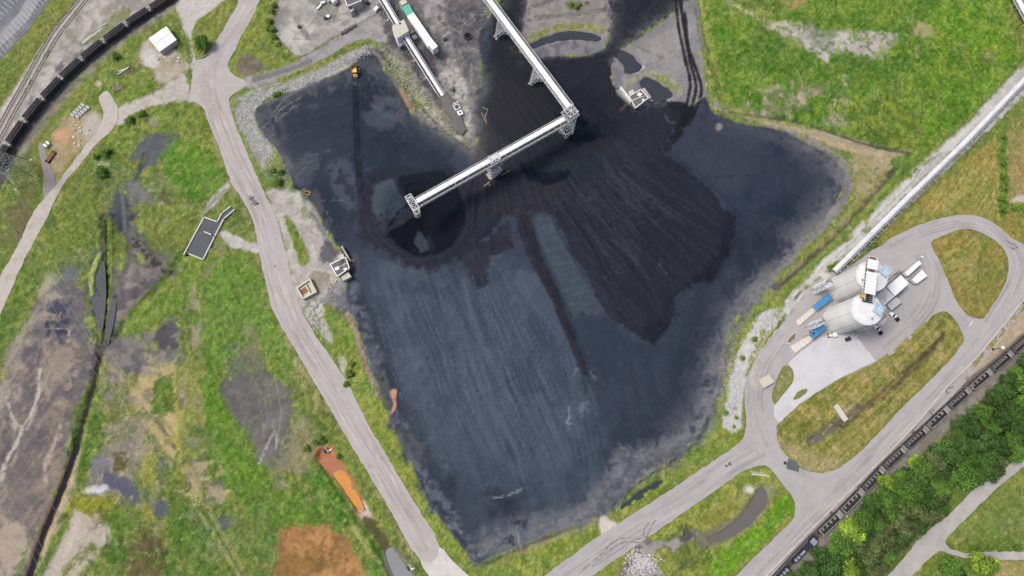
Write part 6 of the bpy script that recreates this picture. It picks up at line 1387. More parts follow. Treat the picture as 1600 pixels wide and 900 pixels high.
def tower(loc, rz, sx, sy, h, label, levels, name='transfer_tower', cat='tower', roof=True):
    root = empty(name, loc, rz, label=label, cat=cat)
    def lp(nm, mb, m, par=None): return mb.build(nm, m, par or root)
    for x in (-sx / 2, sx / 2):
        for y in (-sy / 2, sy / 2): lp('column', MB().bar((x, y, -1.0), (x, y, h), 0.26), M_LSTEEL)
    mb = MB()
    zs = [h * k / 5 for k in range(6)]
    cs = [(-sx / 2, -sy / 2), (sx / 2, -sy / 2), (sx / 2, sy / 2), (-sx / 2, sy / 2)]
    for k in range(5):
        for i in range(4):
            p, q = cs[i], cs[(i + 1) % 4]
            mb.bar((*p, zs[k]), (*q, zs[k + 1]), 0.12); mb.bar((*q, zs[k]), (*p, zs[k + 1]), 0.12)
            mb.bar((*p, zs[k + 1]), (*q, zs[k + 1]), 0.22)
    lp('bracing', mb, M_LSTEEL)
    mb = MB(); mb.bar((-sx / 2, -sy / 2, h), (sx / 2, sy / 2, h), 0.2); mb.bar((sx / 2, -sy / 2, h), (-sx / 2, sy / 2, h), 0.2)
    mb.bar((0, -sy / 2, h), (0, sy / 2, h), 0.24); mb.bar((-sx / 2, 0, h), (sx / 2, 0, h), 0.24)
    lp('roof_frame', mb, M_LSTEEL)
    for z in levels:
        pf = lp('platform', MB().box(-sx / 2 - 0.7, sx / 2 + 0.7, -sy / 2 - 0.7, sy / 2 + 0.7, z - 0.1, z), M_GRATE)
        mb = MB()
        q = [(-sx / 2 - 0.7, -sy / 2 - 0.7), (sx / 2 + 0.7, -sy / 2 - 0.7), (sx / 2 + 0.7, sy / 2 + 0.7), (-sx / 2 - 0.7, sy / 2 + 0.7)]
        for i in range(4):
            for zz in (0.55, 1.1): mb.bar((*q[i], z + zz), (*q[(i + 1) % 4], z + zz), 0.10)
            mb.bar((*q[i], z), (*q[i], z + 1.1), 0.10)
        lp('handrail', mb, M_LSTEEL, pf)
    return root
def slab_house(px4, z0, z1, label, name, cat, wall_m, roof_m, roof_over=0.3, roof_t=0.25, parapet=None, door=True):
    """box building whose roof corners (four photo points at height z1) are known"""
    q = [PV(x, y, z1) for x, y in px4]
    c = sum(q, Vector()) / 4
    root = empty(name, (c.x, c.y, z0), label=label, cat=cat)
    def up(p, z): return (p.x, p.y, z)
    a = (q[1] - q[0]).cross(q[2] - q[1]).z
    if a < 0: q = q[::-1]
    mb = MB(); w = [c + (p - c) * (1 - roof_over / max((p - c).length, 0.1)) for p in q]
    mb.hexa([up(p, z0 - 0.5) for p in w], [up(p, z1 - roof_t) for p in w])
    wall = part(root, 'wall', mb, wall_m)
    rf = part(root, 'roof', MB().hexa([up(p, z1 - roof_t) for p in q], [up(p, z1) for p in q]), roof_m)
    if parapet is not None:
        mb = MB()
        for i in range(4):
            mb.bar(up(q[i], z1 + 0.12), up(q[(i + 1) % 4], z1 + 0.12), 0.42, 0.5)
        part(root, 'parapet', mb, parapet, rf)
    if door:
        i = min(range(4), key=lambda k: ((w[k] + w[(k + 1) % 4]) / 2).y)
        p0, p1 = w[i], w[(i + 1) % 4]; d = (p1 - p0).normalized(); n = Vector((d.y, -d.x, 0)); mid = (p0 + p1) / 2 + n * 0.05
        dr = part(root, 'door', MB().bar(up(mid - d * 0.5, z0 + 1.0), up(mid + d * 0.5, z0 + 1.0), 0.08, 2.0), M_DARK)
        hp = mid + n * 0.1 + d * 0.35
        part(root, 'handle', MB().obox((hp.x, hp.y, z0 + 1.0), 0.08, 0.08, 0.14), M_STEEL, dr)
    return root, q, c
ORD = ['first', 'second', 'third', 'fourth', 'fifth', 'sixth', 'seventh', 'eighth', 'ninth', 'tenth', 'eleventh', 'twelfth', 'thirteenth', 'fourteenth', 'fifteenth']
# ================================================================== CONVEYORS AND TOWERS OVER THE HEAP
zc = 24.0
TT = PV(893, 176, zc)          # transfer point
A0, A1 = PV(748, -22, 15.5), PV(890, 168, zc)
cA, MA, LA = conveyor(A0, A1, 4.6, 'long white covered conveyor descending from the top edge to the transfer tower', 2.9)
for t in (0.26, 0.66):
    p = MA @ Vector((LA * t, 0, 0)); trestle(cA, MA, LA * t, 1.7, -1.7, zat(p.x, p.y), 0.9, 1.6)
B0, B1 = PV(884, 187, zc), PV(650, 318, zc)
cB, MBm, LB = conveyor(B0, B1, 4.9, 'white stacking conveyor over the heap with a row of dark rollers', 2.6, 0.75 * -1, walk=((-1, 0.7), (1, 1.0)), idlers=1.05)
tower(G(884, 208), math.radians(38), 5.2, 5.2, 25.0, 'white lattice transfer tower at the bend of the two conveyors', (21.0,))
# open head frame with the hanging discharge chute
he = Vector(P(644, 316, 26)); hd_ = math.atan2((B1 - B0).y, (B1 - B0).x)
Hm = Matrix.Translation((he.x, he.y, 22.6)) @ Matrix.Rotation(hd_, 4, 'Z')
mb = MB()
for x in (-1.6, 1.6):
    for y in (-4.2, 4.2): mb.bar((x, y, 0), (x, y, 3.4), 0.26)
for z in (0, 3.4):
    mb.bar((-1.6, -4.2, z), (1.6, -4.2, z), 0.24); mb.bar((-1.6, 4.2, z), (1.6, 4.2, z), 0.24); mb.bar((-1.6, -4.2, z), (-1.6, 4.2, z), 0.24); mb.bar((1.6, -4.2, z), (1.6, 4.2, z), 0.24)
for k_ in range(3):
    y0, y1 = -4.2 + 2.8 * k_, -1.4 + 2.8 * k_
    mb.bar((-1.6, y0, 3.4), (1.6, y1, 3.4), 0.16); mb.bar((1.6, y0, 3.4), (-1.6, y1, 3.4), 0.16); mb.bar((-1.6, y1, 3.4), (1.6, y1, 3.4), 0.18)
    for x in (-1.6, 1.6): mb.bar((x, y0, 0), (x, y1, 3.4), 0.14); mb.bar((x, y1, 0), (x, y0, 3.4), 0.14)
lpart(cB, Hm, 'head_frame', mb, M_LSTEEL)
lpart(cB, Hm, 'head_floor', MB().box(-1.5, 1.5, -4.1, 4.1, -0.1, 0.0), M_FELT)
lpart(cB, Hm, 'head_pulley', MB().tube([(0, -1.2, 1.0), (0, 1.2, 1.0)], 0.6, 16), M_DARK)
ch = lpart(cB, Hm, 'discharge_chute', MB().cyl((0.2, 4.0, -6.5), 0.9, 1.6, 24, 1.7).cyl((0.2, 4.0, -4.9), 1.7, 5.2, 24), M_CREAM)
MB().box(-0.5, 0.7, 3.5, 4.7, 0.31, 0.5).build('chute_hatch', M_GRATE, ch)
# middle bent of the stacking conveyor with its stair and counterweight
p = MBm @ Vector((LB * 0.485, 0, 0))
mid = tower(G(774, 276), MBm.to_euler().z, 5.2, 3.4, 21.5, 'white lattice support tower below the middle of the stacking conveyor', (6.5, 14.0), name='support_tower')
mid.location = (p.x, p.y, zat(p.x, p.y))
mb = MB()
for k in range(4):
    z0, z1 = 21 * k / 4, 21 * (k + 1) / 4
    x0, x1 = (-2.2, 2.2) if k % 2 else (2.2, -2.2)
    mb.bar((x0, -2.6, z0), (x1, -2.6, z1), 0.8, 0.15)
mb.build('stair', M_STEEL, mid)
MB().box(-1.2, 1.2, -1.0, 1.0, 2.0, 4.6).build('counterweight', M_CREAM, mid)
mb = MB(); mb.box(-3.6, 3.6, -2.6, 2.6, -0.9, 0.35); mb.build('footing', M_CWALL, mid)
for (a, b), lb in ((((783,275),(797,267)), 'rusty beam lying beside the support tower on the coal, right end'), (((756,292),(765,285)), 'pale beam lying left of the support tower on the coal')):
    a, b = G(*a, 0.35), G(*b, 0.25)
    r0 = empty('steel_beam', a, label=lb, cat='beam')
    mb = MB(); mb.bar(a, b, 0.7, 0.12); mb.bar(a + Vector((0,0,0.25)), b + Vector((0,0,0.25)), 0.15, 0.5); mb.bar(a + Vector((0,0,0.5)), b + Vector((0,0,0.5)), 0.7, 0.12)
    part(r0, 'flange', mb, mat('dull_rust', (118,98,80), 0.9) if 'rusty' in lb else M_WOOD)
# ------------------------------------------------------------------ reclaim conveyor with transfer house (top centre)
z1 = 7.0
C0, C1, C2 = PV(590, -14, 9.5), PV(628, 50, z1), PV(691, 150, 0.9)
cC, MC, LC = conveyor(C0, C1, 3.6, 'white covered conveyor from the top edge into the square transfer house', 2.0, 0.35, walk=((1, 0.6), (-1, 0.8)), idlers=-0.95)
cD, MD, LD = conveyor(C1, C2, 3.6, 'white covered conveyor sinking from the transfer house into the concrete tunnel', 2.0, 0.35, walk=((1, 0.6), (-1, 0.8)), idlers=-0.95)
for t in (0.35, 0.65):
    p = MD @ Vector((LD * t, 0, 0)); trestle(cD, MD, LD * t, 1.3, -1.6, zat(p.x, p.y), 0.3, 0.5, legs=2)
p = MC @ Vector((LC * 0.45, 0, 0)); trestle(cC, MC, LC * 0.45, 1.3, -1.6, 0, 0.3, 0.5, legs=2)
hq = [(612,41),(631,30),(639,48),(620,60)]
root, q, c = slab_house(hq, 0.0, 10.0, 'square cream-roofed transfer house on white walls between two conveyors', 'transfer_house', 'building', M_WHITE, M_CREAM, 0.25)
v = PV(625, 37, 10.0); part(root, 'roof_vent', MB().cyl((v.x, v.y, 10.0), 0.45, 0.6, 16), M_DARK)
mb = MB()
cc = Vector((c.x, c.y, 0))
for i in range(4):
    e0, e1 = q[i], q[(i + 1) % 4]
    for z in (3.5, 7.0): mb.bar((e0.x, e0.y, z), (e1.x, e1.y, z), 0.35, 0.2)
part(root, 'girt', mb, M_STEEL)
pl = [PV(x, y, 4.0) for x, y in ((618,60),(624,72),(632,68),(636,58))]
part(root, 'stair_platform', MB().hexa([(p.x, p.y, 3.8) for p in pl][::-1], [(p.x, p.y, 4.0) for p in pl][::-1]), M_LSTEEL)
mb = MB()
for p in pl: mb.bar((p.x, p.y, 0), (p.x, p.y, 5.1), 0.2)
for i in range(4): mb.bar((pl[i].x, pl[i].y, 5.1), (pl[(i + 1) % 4].x, pl[(i + 1) % 4].y, 5.1), 0.1)
part(root, 'platform_rail', mb, M_LSTEEL)
# white and teal gallery
E0, E1, E2 = PV(633, 8, 7), PV(641, 22, 7), PV(674, 70, 7)
def gallery(a, b, w, h):
    d = (b - a).normalized(); r = Vector((d.y, -d.x, 0)).normalized() * w / 2
    lo = [a - r, b - r, b + r, a + r]
    if (lo[1] - lo[0]).cross(lo[2] - lo[1]).z < 0: lo = lo[::-1]
    return lo
root = empty('covered_gallery', (E1.x, E1.y, 0), label='long white covered gallery with a teal end beside the transfer house', cat='gallery')
for nm, a, b, m in (('teal_gallery_section', E0, E1, M_TEAL), ('gallery_section', E1, E2, M_WHITE)):
    lo = gallery(a, b, 4.2, 3)
    part(root, nm, MB().hexa([(p.x, p.y, 4.2) for p in lo], [(p.x, p.y, 7.0) for p in lo]), m)
    rf = gallery(a + (b - a) * 0.004, b - (b - a) * 0.004, 1.4, 3)
    part(root, 'ridge_cap', MB().hexa([(p.x, p.y, 7.0) for p in rf], [(p.x, p.y, 7.22) for p in rf]), m)
k = 8
for i in range(1, k):
    p = E1.lerp(E2, i / k); d = (E2 - E1).normalized(); r = Vector((d.y, -d.x, 0)).normalized()
    part(root, 'roof_seam', MB().bar(p - r * 2.1 + Vector((0,0,0.02)), p - r * 0.75 + Vector((0,0,0.02)), 0.08, 0.06).bar(p + r * 0.75 + Vector((0,0,0.02)), p + r * 2.1 + Vector((0,0,0.02)), 0.08, 0.06), M_STEEL)
hd = [PV(x, y, 8.6) for x, y in ((668,67),(676,62),(684,72),(676,78))][::-1]
part(root, 'head_box', MB().hexa([(p.x, p.y, 3.5) for p in hd], [(p.x, p.y, 8.6) for p in hd]), M_WHITE)
for t in (0.15, 0.5, 0.85):
    p = E1.lerp(E2, t); d = (E2 - E1).normalized(); r = Vector((d.y, -d.x, 0)).normalized()
    for s in (-1, 1): part(root, 'support_leg', MB().bar((*(p + r * s * 2.0).xy, -0.3), (*(p + r * s * 1.6).xy, 4.2), 0.3), M_LSTEEL)
p = PV(630, 3, 6.0); part(root, 'tail_box', MB().obox((p.x, p.y, 0), 3.6, 3.0, 6.0, 0.6), M_CREAM)
# concrete tunnel slab at the end of the sunk conveyor
tq = [G(x, y) for x, y in ((686,152),(697,144),(714,164),(728,204),(722,212),(712,208))]
root = empty('conveyor_tunnel', tq[0], label='long dark concrete tunnel roof at the foot of the sunk conveyor', cat='tunnel')
n = len(tq); zt = 1.1
mb = MB(); mb.add([(p.x, p.y, zt) for p in tq] + [(p.x, p.y, -0.5) for p in tq], [tuple(range(n))] + [(i, (i + 1) % n, n + (i + 1) % n, n + i) for i in range(n)])
part(root, 'roof_slab', mb, mat('tunnel_concrete', (112,110,108), 0.9, var=0.12, scale=0.6, dirt=(92,90,90), dirt_amt=0.6))
mb = MB(); mb.bar((*tq[1].xy, zt + 0.1), (*tq[3].xy, zt + 0.1), 0.3, 0.3); part(root, 'kerb', mb, M_FELT)
for (x, y), s, m, lb, nm in (((714,169), 3.2, M_FELT, 'dark louvred fan box beside the tunnel roof', 'fan_box'), ((719,178), 2.8, M_WHITE, 'white square fan box beside the tunnel roof', 'fan_box')):
    p = G(x, y)
    r0 = empty(nm, p, math.radians(28), label=lb, cat='fan')
    MB().box(-s / 2, s / 2, -s / 2, s / 2, -0.3, 1.5).build('housing', M_LSTEEL, r0)
    MB().box(-s * .36, s * .36, -s * .36, s * .36, 1.5, 1.62).build('louvre', m, r0)
    MB().cyl((0, 0, 1.62), s * 0.2, 0.2, 16).build('fan_hub', M_DARK, r0)
p0, p1 = G(708, 165), G(716, 161)
r0 = empty('pipe_rack', p0, label='short white pipe across the tunnel roof', cat='pipe')
part(r0, 'pipe', MB().tube([p0 + Vector((0,0,1.5)), p1 + Vector((0,0,1.5))], 0.28, 10), M_WHITE); part(r0, 'stand', MB().bar(p1 + Vector((0,0,-.3)), p1 + Vector((0,0,1.4)), 0.3).bar(p0 + Vector((0,0,-.3)), p0 + Vector((0,0,1.4)), 0.3), M_STEEL)
# building and tank on the top edge
root, q, c = slab_house([(535,-12),(556,-28),(565,1),(543,10)], 0, 6.5, 'white-walled building with grey flat roof cut by the top edge', 'building', 'building', M_WALL, M_FELT, 0.05, 0.3, parapet=M_WHITE, door=False)
lq = [PV(x, y, 4.5) for x, y in ((543,10),(549,7),(553,15),(548,19))]
part(root, 'porch', MB().hexa([(p.x, p.y, 0) for p in lq][::-1], [(p.x, p.y, 4.5) for p in lq][::-1]), M_WALL)
pq = [PV(x, y, 4.75) for x, y in ((544,10.5),(548,8.5),(550,13),(546.5,15))]
part(root, 'porch_roof', MB().hexa([(p.x, p.y, 4.5) for p in pq][::-1], [(p.x, p.y, 4.75) for p in pq][::-1]), M_FELT)
a, b = PV(517, -8, 2.5), PV(524, 4, 2.5)
root = empty('storage_tank', (a.x, a.y, 0), label='white horizontal tank beside the building on the top edge', cat='tank')
part(root, 'shell', MB().tube([a, a.lerp(b, 0.06), a.lerp(b, 0.94), b], 1.7, 20), M_WHITE, smooth=True)
for t in (0.25, 0.75):
    p = a.lerp(b, t); part(root, 'saddle', MB().obox((p.x, p.y, -0.3), 3.0, 0.6, 1.6, math.atan2(b.y - a.y, b.x - a.x) + math.pi / 2), M_CWALL)
a, b = PV(510, -8, 1.5), PV(515, 2, 1.5)
root = empty('storage_tank', (a.x, a.y, 0), label='smaller pale tank left of the white tank on the top edge', cat='tank')
part(root, 'shell', MB().tube([a, b], 1.0, 16), M_LSTEEL, smooth=True); part(root, 'saddle', MB().obox((a.x, a.y - 1, -0.3), 1.6, 0.5, 1.2), M_CWALL)
# row of dark kerb blocks along the haul road
for i in range(9):
    t = i / 8; x, y = 534 + 22 * t, 53 - 13 * t
    p = G(x, y); r0 = MB().obox((0, 0, -0.2), 0.9, 2.2 - 0.6 * (i % 3 == 1), 1.0, 0.25 + 0.1 * (i % 2)).obox((0, 0, 0.8), 0.5, 1.4, 0.3, 0.25).build('road_barrier', M_FELT)
    r0.location = p; tag(r0, f'dark upright barrier block along the haul road, {ORD[i]} from the left', 'barrier', 'barrier blocks along the haul road')
# ------------------------------------------------------------------ concrete hopper by the ponds
root, q, c = slab_house([(983,151),(1001,140),(1013,153),(993,169)], 0.0, 3.0, 'square concrete hopper house with grey grid roof beside the pond', 'hopper_house', 'building', M_CWALL, M_FELT, 0.3, 0.3, parapet=M_LSTEEL, door=False)
a, b = PV(985, 158, 3.12), PV(1006, 150, 3.12)
part(root, 'roof_beam', MB().bar(a, b, 0.35, 0.25), M_LSTEEL)
for x, y, s in ((999,148,2.2),(1005,157,1.4)):
    p = PV(x, y, 3.0); part(root, 'hatch', MB().obox(p, s, s, 0.5, 0.9), M_LSTEEL)
p = PV(987, 144, 3.2); part(root, 'control_box', MB().obox((p.x, p.y, -0.3), 3.0, 2.4, 3.5, 0.5), M_CREAM)
dk = [PV(x, y, 1.0) for x, y in ((1001,140),(1007,137),(1018,152),(1013,156))][::-1]
part(root, 'side_deck', MB().hexa([(p.x, p.y, -0.5) for p in dk], [(p.x, p.y, 1.0) for p in dk]), M_CWALL)
part(root, 'wing_wall', MB().bar(PV(969, 138, 1.0), PV(986, 161, 1.0), 1.1, 3.0), M_LSTEEL)
p = PV(978,150,0.5); q2 = PV(984,158,0.5)
part(root, 'sill', MB().bar(p + Vector((1.4,0.6,0)), q2 + Vector((1.4,0.6,0)), 1.2, 1.0), M_CWALL)
# ------------------------------------------------------------------ reclaim hut and pump hut at the left of the heap
root, q, c = slab_house([(516.5,413),(540,402),(546,419),(527,432)], 0.0, 4.5, 'grey-roofed reclaim hut with white edging at the left side of the heap', 'reclaim_hut', 'building', M_WALL, M_FELT, 0.3, 0.3, parapet=M_WHITE)
for x, y, s, m in ((527,420,1.6,M_WHITE),(531,413,1.0,M_FELT),(540,421,1.2,M_WHITE),(534,407,1.1,M_FELT)):
    p = PV(x, y, 4.5); part(root, 'roof_unit', MB().obox(p, s * 1.3, s, 0.7, 0.5), m)
part(root, 'roof_beam', MB().bar(PV(528,418,4.62), PV(542,411,4.62), 0.3, 0.25), M_LSTEEL)
lq = [PV(x, y, 3.0) for x, y in ((531,431),(544,425),(549,432),(536,439))][::-1]
part(root, 'lean_to', MB().hexa([(p.x, p.y, 0) for p in lq], [(p.x, p.y, 3.0) for p in lq]), M_CREAM)
lq = [PV(x, y, 2.8) for x, y in ((529,400),(536,396),(538,402),(532,405))][::-1]
part(root, 'porch', MB().hexa([(p.x, p.y, 0) for p in lq], [(p.x, p.y, 2.8) for p in lq]), M_CREAM)
part(root, 'wing_wall', MB().bar(PV(534.6,386,1.2), PV(548,409,1.2), 0.9, 3.2), M_CWALL)
for (x, y), s, m, lb in (((551,408), 2.0, M_WOOD, 'pale broken slab leaning right of the reclaim hut'), ((549,415), 2.6, M_RUST, 'rusty chute plate right of the reclaim hut'), ((550,421), 2.2, M_DARK, 'dark steel plate below the rusty chute by the reclaim hut')):
    p = G(x, y); o = MB().add([(-s / 2, -s / 3, -0.3), (s / 2, -s / 2, -0.3), (s / 2, s / 3, -0.3), (-s / 2, s / 2, -0.3), (-s / 2, -s / 3, 0.9), (s / 2, -s / 2, 0.5), (s / 2, s / 3, 0.7), (-s / 2, s / 2, 1.3)], [(3,2,1,0),(4,5,6,7),(0,1,5,4),(1,2,6,5),(2,3,7,6),(3,0,4,7)]).build('scrap_plate', m)
    o.location = p; tag(o, lb, 'scrap')
hq = [(461.7,449.5),(484,434),(495,456),(472.5,468)]
root = empty('pump_hut', G(478,451), label='square cream open-topped pump hut with brown floor by the left road', cat='building')
q = [PV(x, y, 2.6) for x, y in hq][::-1]; c = sum(q, Vector()) / 4
part(root, 'base', MB().hexa([(p.x, p.y, -0.4) for p in q], [(p.x, p.y, 1.4) for p in q]), M_CREAM)
for i in range(4):
    a, b = q[i], q[(i + 1) % 4]; inn = (c - (a + b) / 2).normalized() * 0.45
    dirv = (b - a).normalized() * (0.9 if i % 2 else 0.0)
    part(root, 'wall', MB().bar((*(a + inn + dirv).xy, 2.0), (*(b + inn - dirv).xy, 2.0), 0.9, 1.2), M_CREAM)
iq = [PV(x, y, 1.46) for x, y in ((468,454),(477,448),(482,456),(473,461))][::-1]
part(root, 'floor_hatch', MB().hexa([(p.x, p.y, 1.4) for p in iq], [(p.x, p.y, 1.46) for p in iq]), M_BRICK)
part(root, 'partition', MB().bar(PV(478,444,1.9), PV(485,459,1.9), 0.5, 1.0), M_CREAM)
pts = [G(440 + x / 6.925, 360 + y / 6.925, 0.25) for x, y in ((645,545),(600,535),(580,568),(540,570),(515,580),(525,610),(545,635),(525,662))]
q3 = crom([tuple(p) for p in pts], 4, False)
tag(MB().tube([tuple(p) for p in q3], 0.22, 8).build('hose', M_CREAM, smooth=True), 'white hose curling from the reclaim hut over the ground', 'hose')
# yellow frame
p = G(480, 302)
r0 = empty('pipe_cradle', p, math.radians(-15), label='small yellow rectangular pipe cradle at the upper left edge of the heap', cat='cradle')
for a, b in (((-1.5, -0.9), (1.5, -0.9)), ((1.5, -0.9), (1.5, 0.9)), ((1.5, 0.9), (-1.5, 0.9)), ((-1.5, 0.9), (-1.5, -0.9))):
    MB().bar((*a, 0.5), (*b, 0.5), 0.28).bar((*a, -0.3), (*a, 0.5), 0.2).build('rail', M_YEL, r0)
# scattered logs beside the spit
for i, (a, b) in enumerate((((754,168),(763,172)), ((752,176),(757,184)), ((758,178),(760,190)), ((755,184),(761,194)), ((762,172),(758,186)))):
    a, b = G(*a, 0.2), G(*b, 0.3)
    o = MB().tube([(0, 0, 0), b - a], 0.22, 7).add([(0.1, 0.1, 0), (0.5, 0.7, 0.3), (0.2, 0.0, 0.1)], [(0, 1, 2)]).build('log', M_WOOD)
    o.location = a; tag(o, f'grey timber log on the coal right of the dusty spit, {ORD[i]} from the top', 'log', 'logs by the spit')
# old tyre / ring on the yard
p = G(731, 57)
o = MB()
for k in range(20):
    t0, t1 = 2 * math.pi * k / 20, 2 * math.pi * (k + 1) / 20
    o.bar((2.0 * math.cos(t0), 2.0 * math.sin(t0), 0.3), (2.0 * math.cos(t1), 2.0 * math.sin(t1), 0.3), 0.7, 0.8)
o = o.build('pipe_ring', M_DARK); o.location = p; tag(o, 'dark round ring lying on the yard right of the white gallery', 'ring')
# bulldozer
p = G(556, 115)
r0 = empty('bulldozer', p, math.radians(4),  label='yellow bulldozer pushing coal at the upper left of the heap', cat='bulldozer'); r0.scale = (1.25, 1.25, 1.25)
for s in (-1, 1):
    x0, x1 = (s * 1.2 - 0.32, s * 1.2 + 0.32)
    tr = MB().add([(x, y, z) for x in (x0, x1) for y, z in ((-2.1, 0.35), (-1.8, 0.0), (1.7, 0.0), (2.1, 0.4), (1.8, 0.95), (-1.8, 0.95))], [(5,4,3,2,1,0),(6,7,8,9,10,11)] + [(i, (i + 1) % 6, 6 + (i + 1) % 6, 6 + i) for i in range(6)]).build('track', M_DARK, r0)
    for k in range(7): MB().box(x0 - 0.04, x1 + 0.04, -1.8 + k * 0.55, -1.6 + k * 0.55, 0.95, 1.02).build('grouser', M_TYREB, tr)
MB().box(-0.85, 0.85, -1.9, 0.2, 0.5, 1.7).build('body', M_YEL, r0)
MB().add([(-0.65, 0.2, 0.6), (0.65, 0.2, 0.6), (0.55, 2.0, 0.6), (-0.55, 2.0, 0.6), (-0.65, 0.2, 1.75), (0.65, 0.2, 1.75), (0.55, 2.0, 1.55), (-0.55, 2.0, 1.55)], [(3,2,1,0),(4,5,6,7),(0,1,5,4),(1,2,6,5),(2,3,7,6),(3,0,4,7)]).build('bonnet', M_YEL, r0)
cb = MB().hexa([(-0.8, -1.1, 1.7), (0.8, -1.1, 1.7), (0.8, 0.3, 1.7), (-0.8, 0.3, 1.7)], [(-0.7, -1.0, 2.9), (0.7, -1.0, 2.9), (0.7, 0.15, 2.9), (-0.7, 0.15, 2.9)]).build('cab', M_GLASS, r0)
MB().box(-0.85, 0.85, -1.15, 0.3, 2.9, 3.02).build('cab_roof', mat('pale_yellow_paint', (238,206,120), 0.5), cb)
MB().cyl((0.3, 1.2, 1.6), 0.1, 0.8, 10).build('exhaust', M_DARK, r0)
bl = MB()
for k in range(6):
    t0, t1 = math.radians(-50 + 100 * k / 6), math.radians(-50 + 100 * (k + 1) / 6)
    f = lambda t: (2.9 - 0.35 * math.cos(t), 0.9 + 0.85 * math.sin(t) / 0.77)
    (y0, z0), (y1, z1_) = f(t0), f(t1)
    bl.bar((-1.9, (y0 + y1) / 2, (z0 + z1_) / 2), (1.9, (y0 + y1) / 2, (z0 + z1_) / 2), 0.12, abs(z1_ - z0) + 0.06)
bl.build('blade', M_RUST, r0)
for s in (-1, 1): MB().bar((s * 1.62, -0.4, 0.5), (s * 1.62, 2.5, 0.5), 0.22).bar((s * 0.5, 1.9, 1.2), (s * 0.7, 2.5, 1.3), 0.14).build('push_arm', M_YEL, r0)
MB().box(-0.9, 0.9, -2.5, -1.9, 0.7, 1.3).bar((0, -2.4, 0.9), (0, -2.9, 0.1), 0.2).build('ripper', mat('grey_machine_steel', (150,140,132), 0.6), r0)
# ================================================================== SILOS AND LOAD-OUT
SH, SR = 27.5, 7.4
SB = [PV(1316, 452), PV(1308, 500)]
ax = (PV(1300, 500) - PV(1270, 524)); lane_rz = math.atan2(ax.y, ax.x)
silo_lab = ['tall pale concrete silo, the upper of the pair, beside the overland conveyor', 'tall pale concrete silo, the lower of the pair, beside the parked pickups']
for i, b in enumerate(SB):
    root = empty('silo', b, label=silo_lab[i], cat='silo', group='coal silos')
    part(root, 'shell', MB().cyl((b.x, b.y, -0.5), SR, SH + 0.5, 64), M_SILO, smooth=False)
    mb = MB()
    for k in range(8):
        t = 2 * math.pi * k / 8 + 0.2
        mb.bar((b.x + (SR + 0.04) * math.cos(t), b.y + (SR + 0.04) * math.sin(t), 0), (b.x + (SR + 0.04) * math.cos(t), b.y + (SR + 0.04) * math.sin(t), SH - 0.5), 0.10)
    part(root, 'form_joint', mb, mat('joint_grey', (176,176,172), 0.9))  # form joints drawn as strips of a greyer concrete
    rf = part(root, 'roof', MB().cyl((b.x, b.y, SH), SR + 0.25, 0.5, 64).cyl((b.x, b.y, SH + 0.5), SR + 0.05, 0.9, 64, 4.0), mat('silo_roof_paint', (230,232,231), 0.7, var=0.05, scale=0.5, dirt=(196,206,208), dirt_amt=0.6))
    mb = MB()
    for k in range(28):
        t0, t1 = 2 * math.pi * k / 28, 2 * math.pi * (k + 1) / 28
        p0 = (b.x + (SR + .1) * math.cos(t0), b.y + (SR + .1) * math.sin(t0)); p1 = (b.x + (SR + .1) * math.cos(t1), b.y + (SR + .1) * math.sin(t1))
        mb.bar((*p0, SH + 1.5), (*p1, SH + 1.5), 0.07); mb.bar((*p0, SH + 1.0), (*p1, SH + 1.0), 0.05); mb.bar((*p0, SH + .4), (*p0, SH + 1.5), 0.07)
    part(root, 'guard_rail', mb, M_LSTEEL)
    random.seed(7 + i)
    for k in range(9):
        t, r_ = random.uniform(0, 6.28), random.uniform(3.8, 6.2)
        x, y = b.x + r_ * math.cos(t), b.y + r_ * math.sin(t)
        part(root, 'roof_hatch', MB().obox((x, y, SH + 0.6), random.uniform(0.5, 1.2), random.uniform(0.4, 1.0), 0.9, random.random() * 3), random.choice([M_LSTEEL, M_GRATE, M_WHITE]))
    # inspection platform with pale blue deck
    w = PV(1383, 423, SH + 2) if i == 0 else PV(1373, 483, SH + 2)
    rz = lane_rz + (0.35 if i else 0.15)
    pf = part(root, 'service_deck', MB().obox((w.x, w.y, SH + 1.8), 5.0, 4.0, 0.25, rz), M_LBLUE)
    mb = MB(); ca, sa = math.cos(rz), math.sin(rz)
    cs = [(w.x + ca * x - sa * y, w.y + sa * x + ca * y) for x, y in ((-2.5, -2), (2.5, -2), (2.5, 2), (-2.5, 2))]
    for k in range(4):
        mb.bar((*cs[k], SH + 3.1), (*cs[(k + 1) % 4], SH + 3.1), 0.12); mb.bar((*cs[k], SH + 0.2), (*cs[k], SH + 3.1), 0.16)
        m0 = ((cs[k][0] + cs[(k + 1) % 4][0]) / 2, (cs[k][1] + cs[(k + 1) % 4][1]) / 2); mb.bar((*m0, SH + 2), (*m0, SH + 3.1), 0.08)
    part(root, 'deck_rail', mb, M_LSTEEL, pf)
    part(root, 'deck_beam', MB().bar((*((Vector(cs[0]) + Vector(cs[1])) / 2), SH + 2.1), (*((Vector(cs[2]) + Vector(cs[3])) / 2), SH + 2.1), 0.14).bar((*((Vector(cs[1]) + Vector(cs[2])) / 2), SH + 2.1), (*((Vector(cs[3]) + Vector(cs[0])) / 2), SH + 2.1), 0.14), M_WHITE, pf)
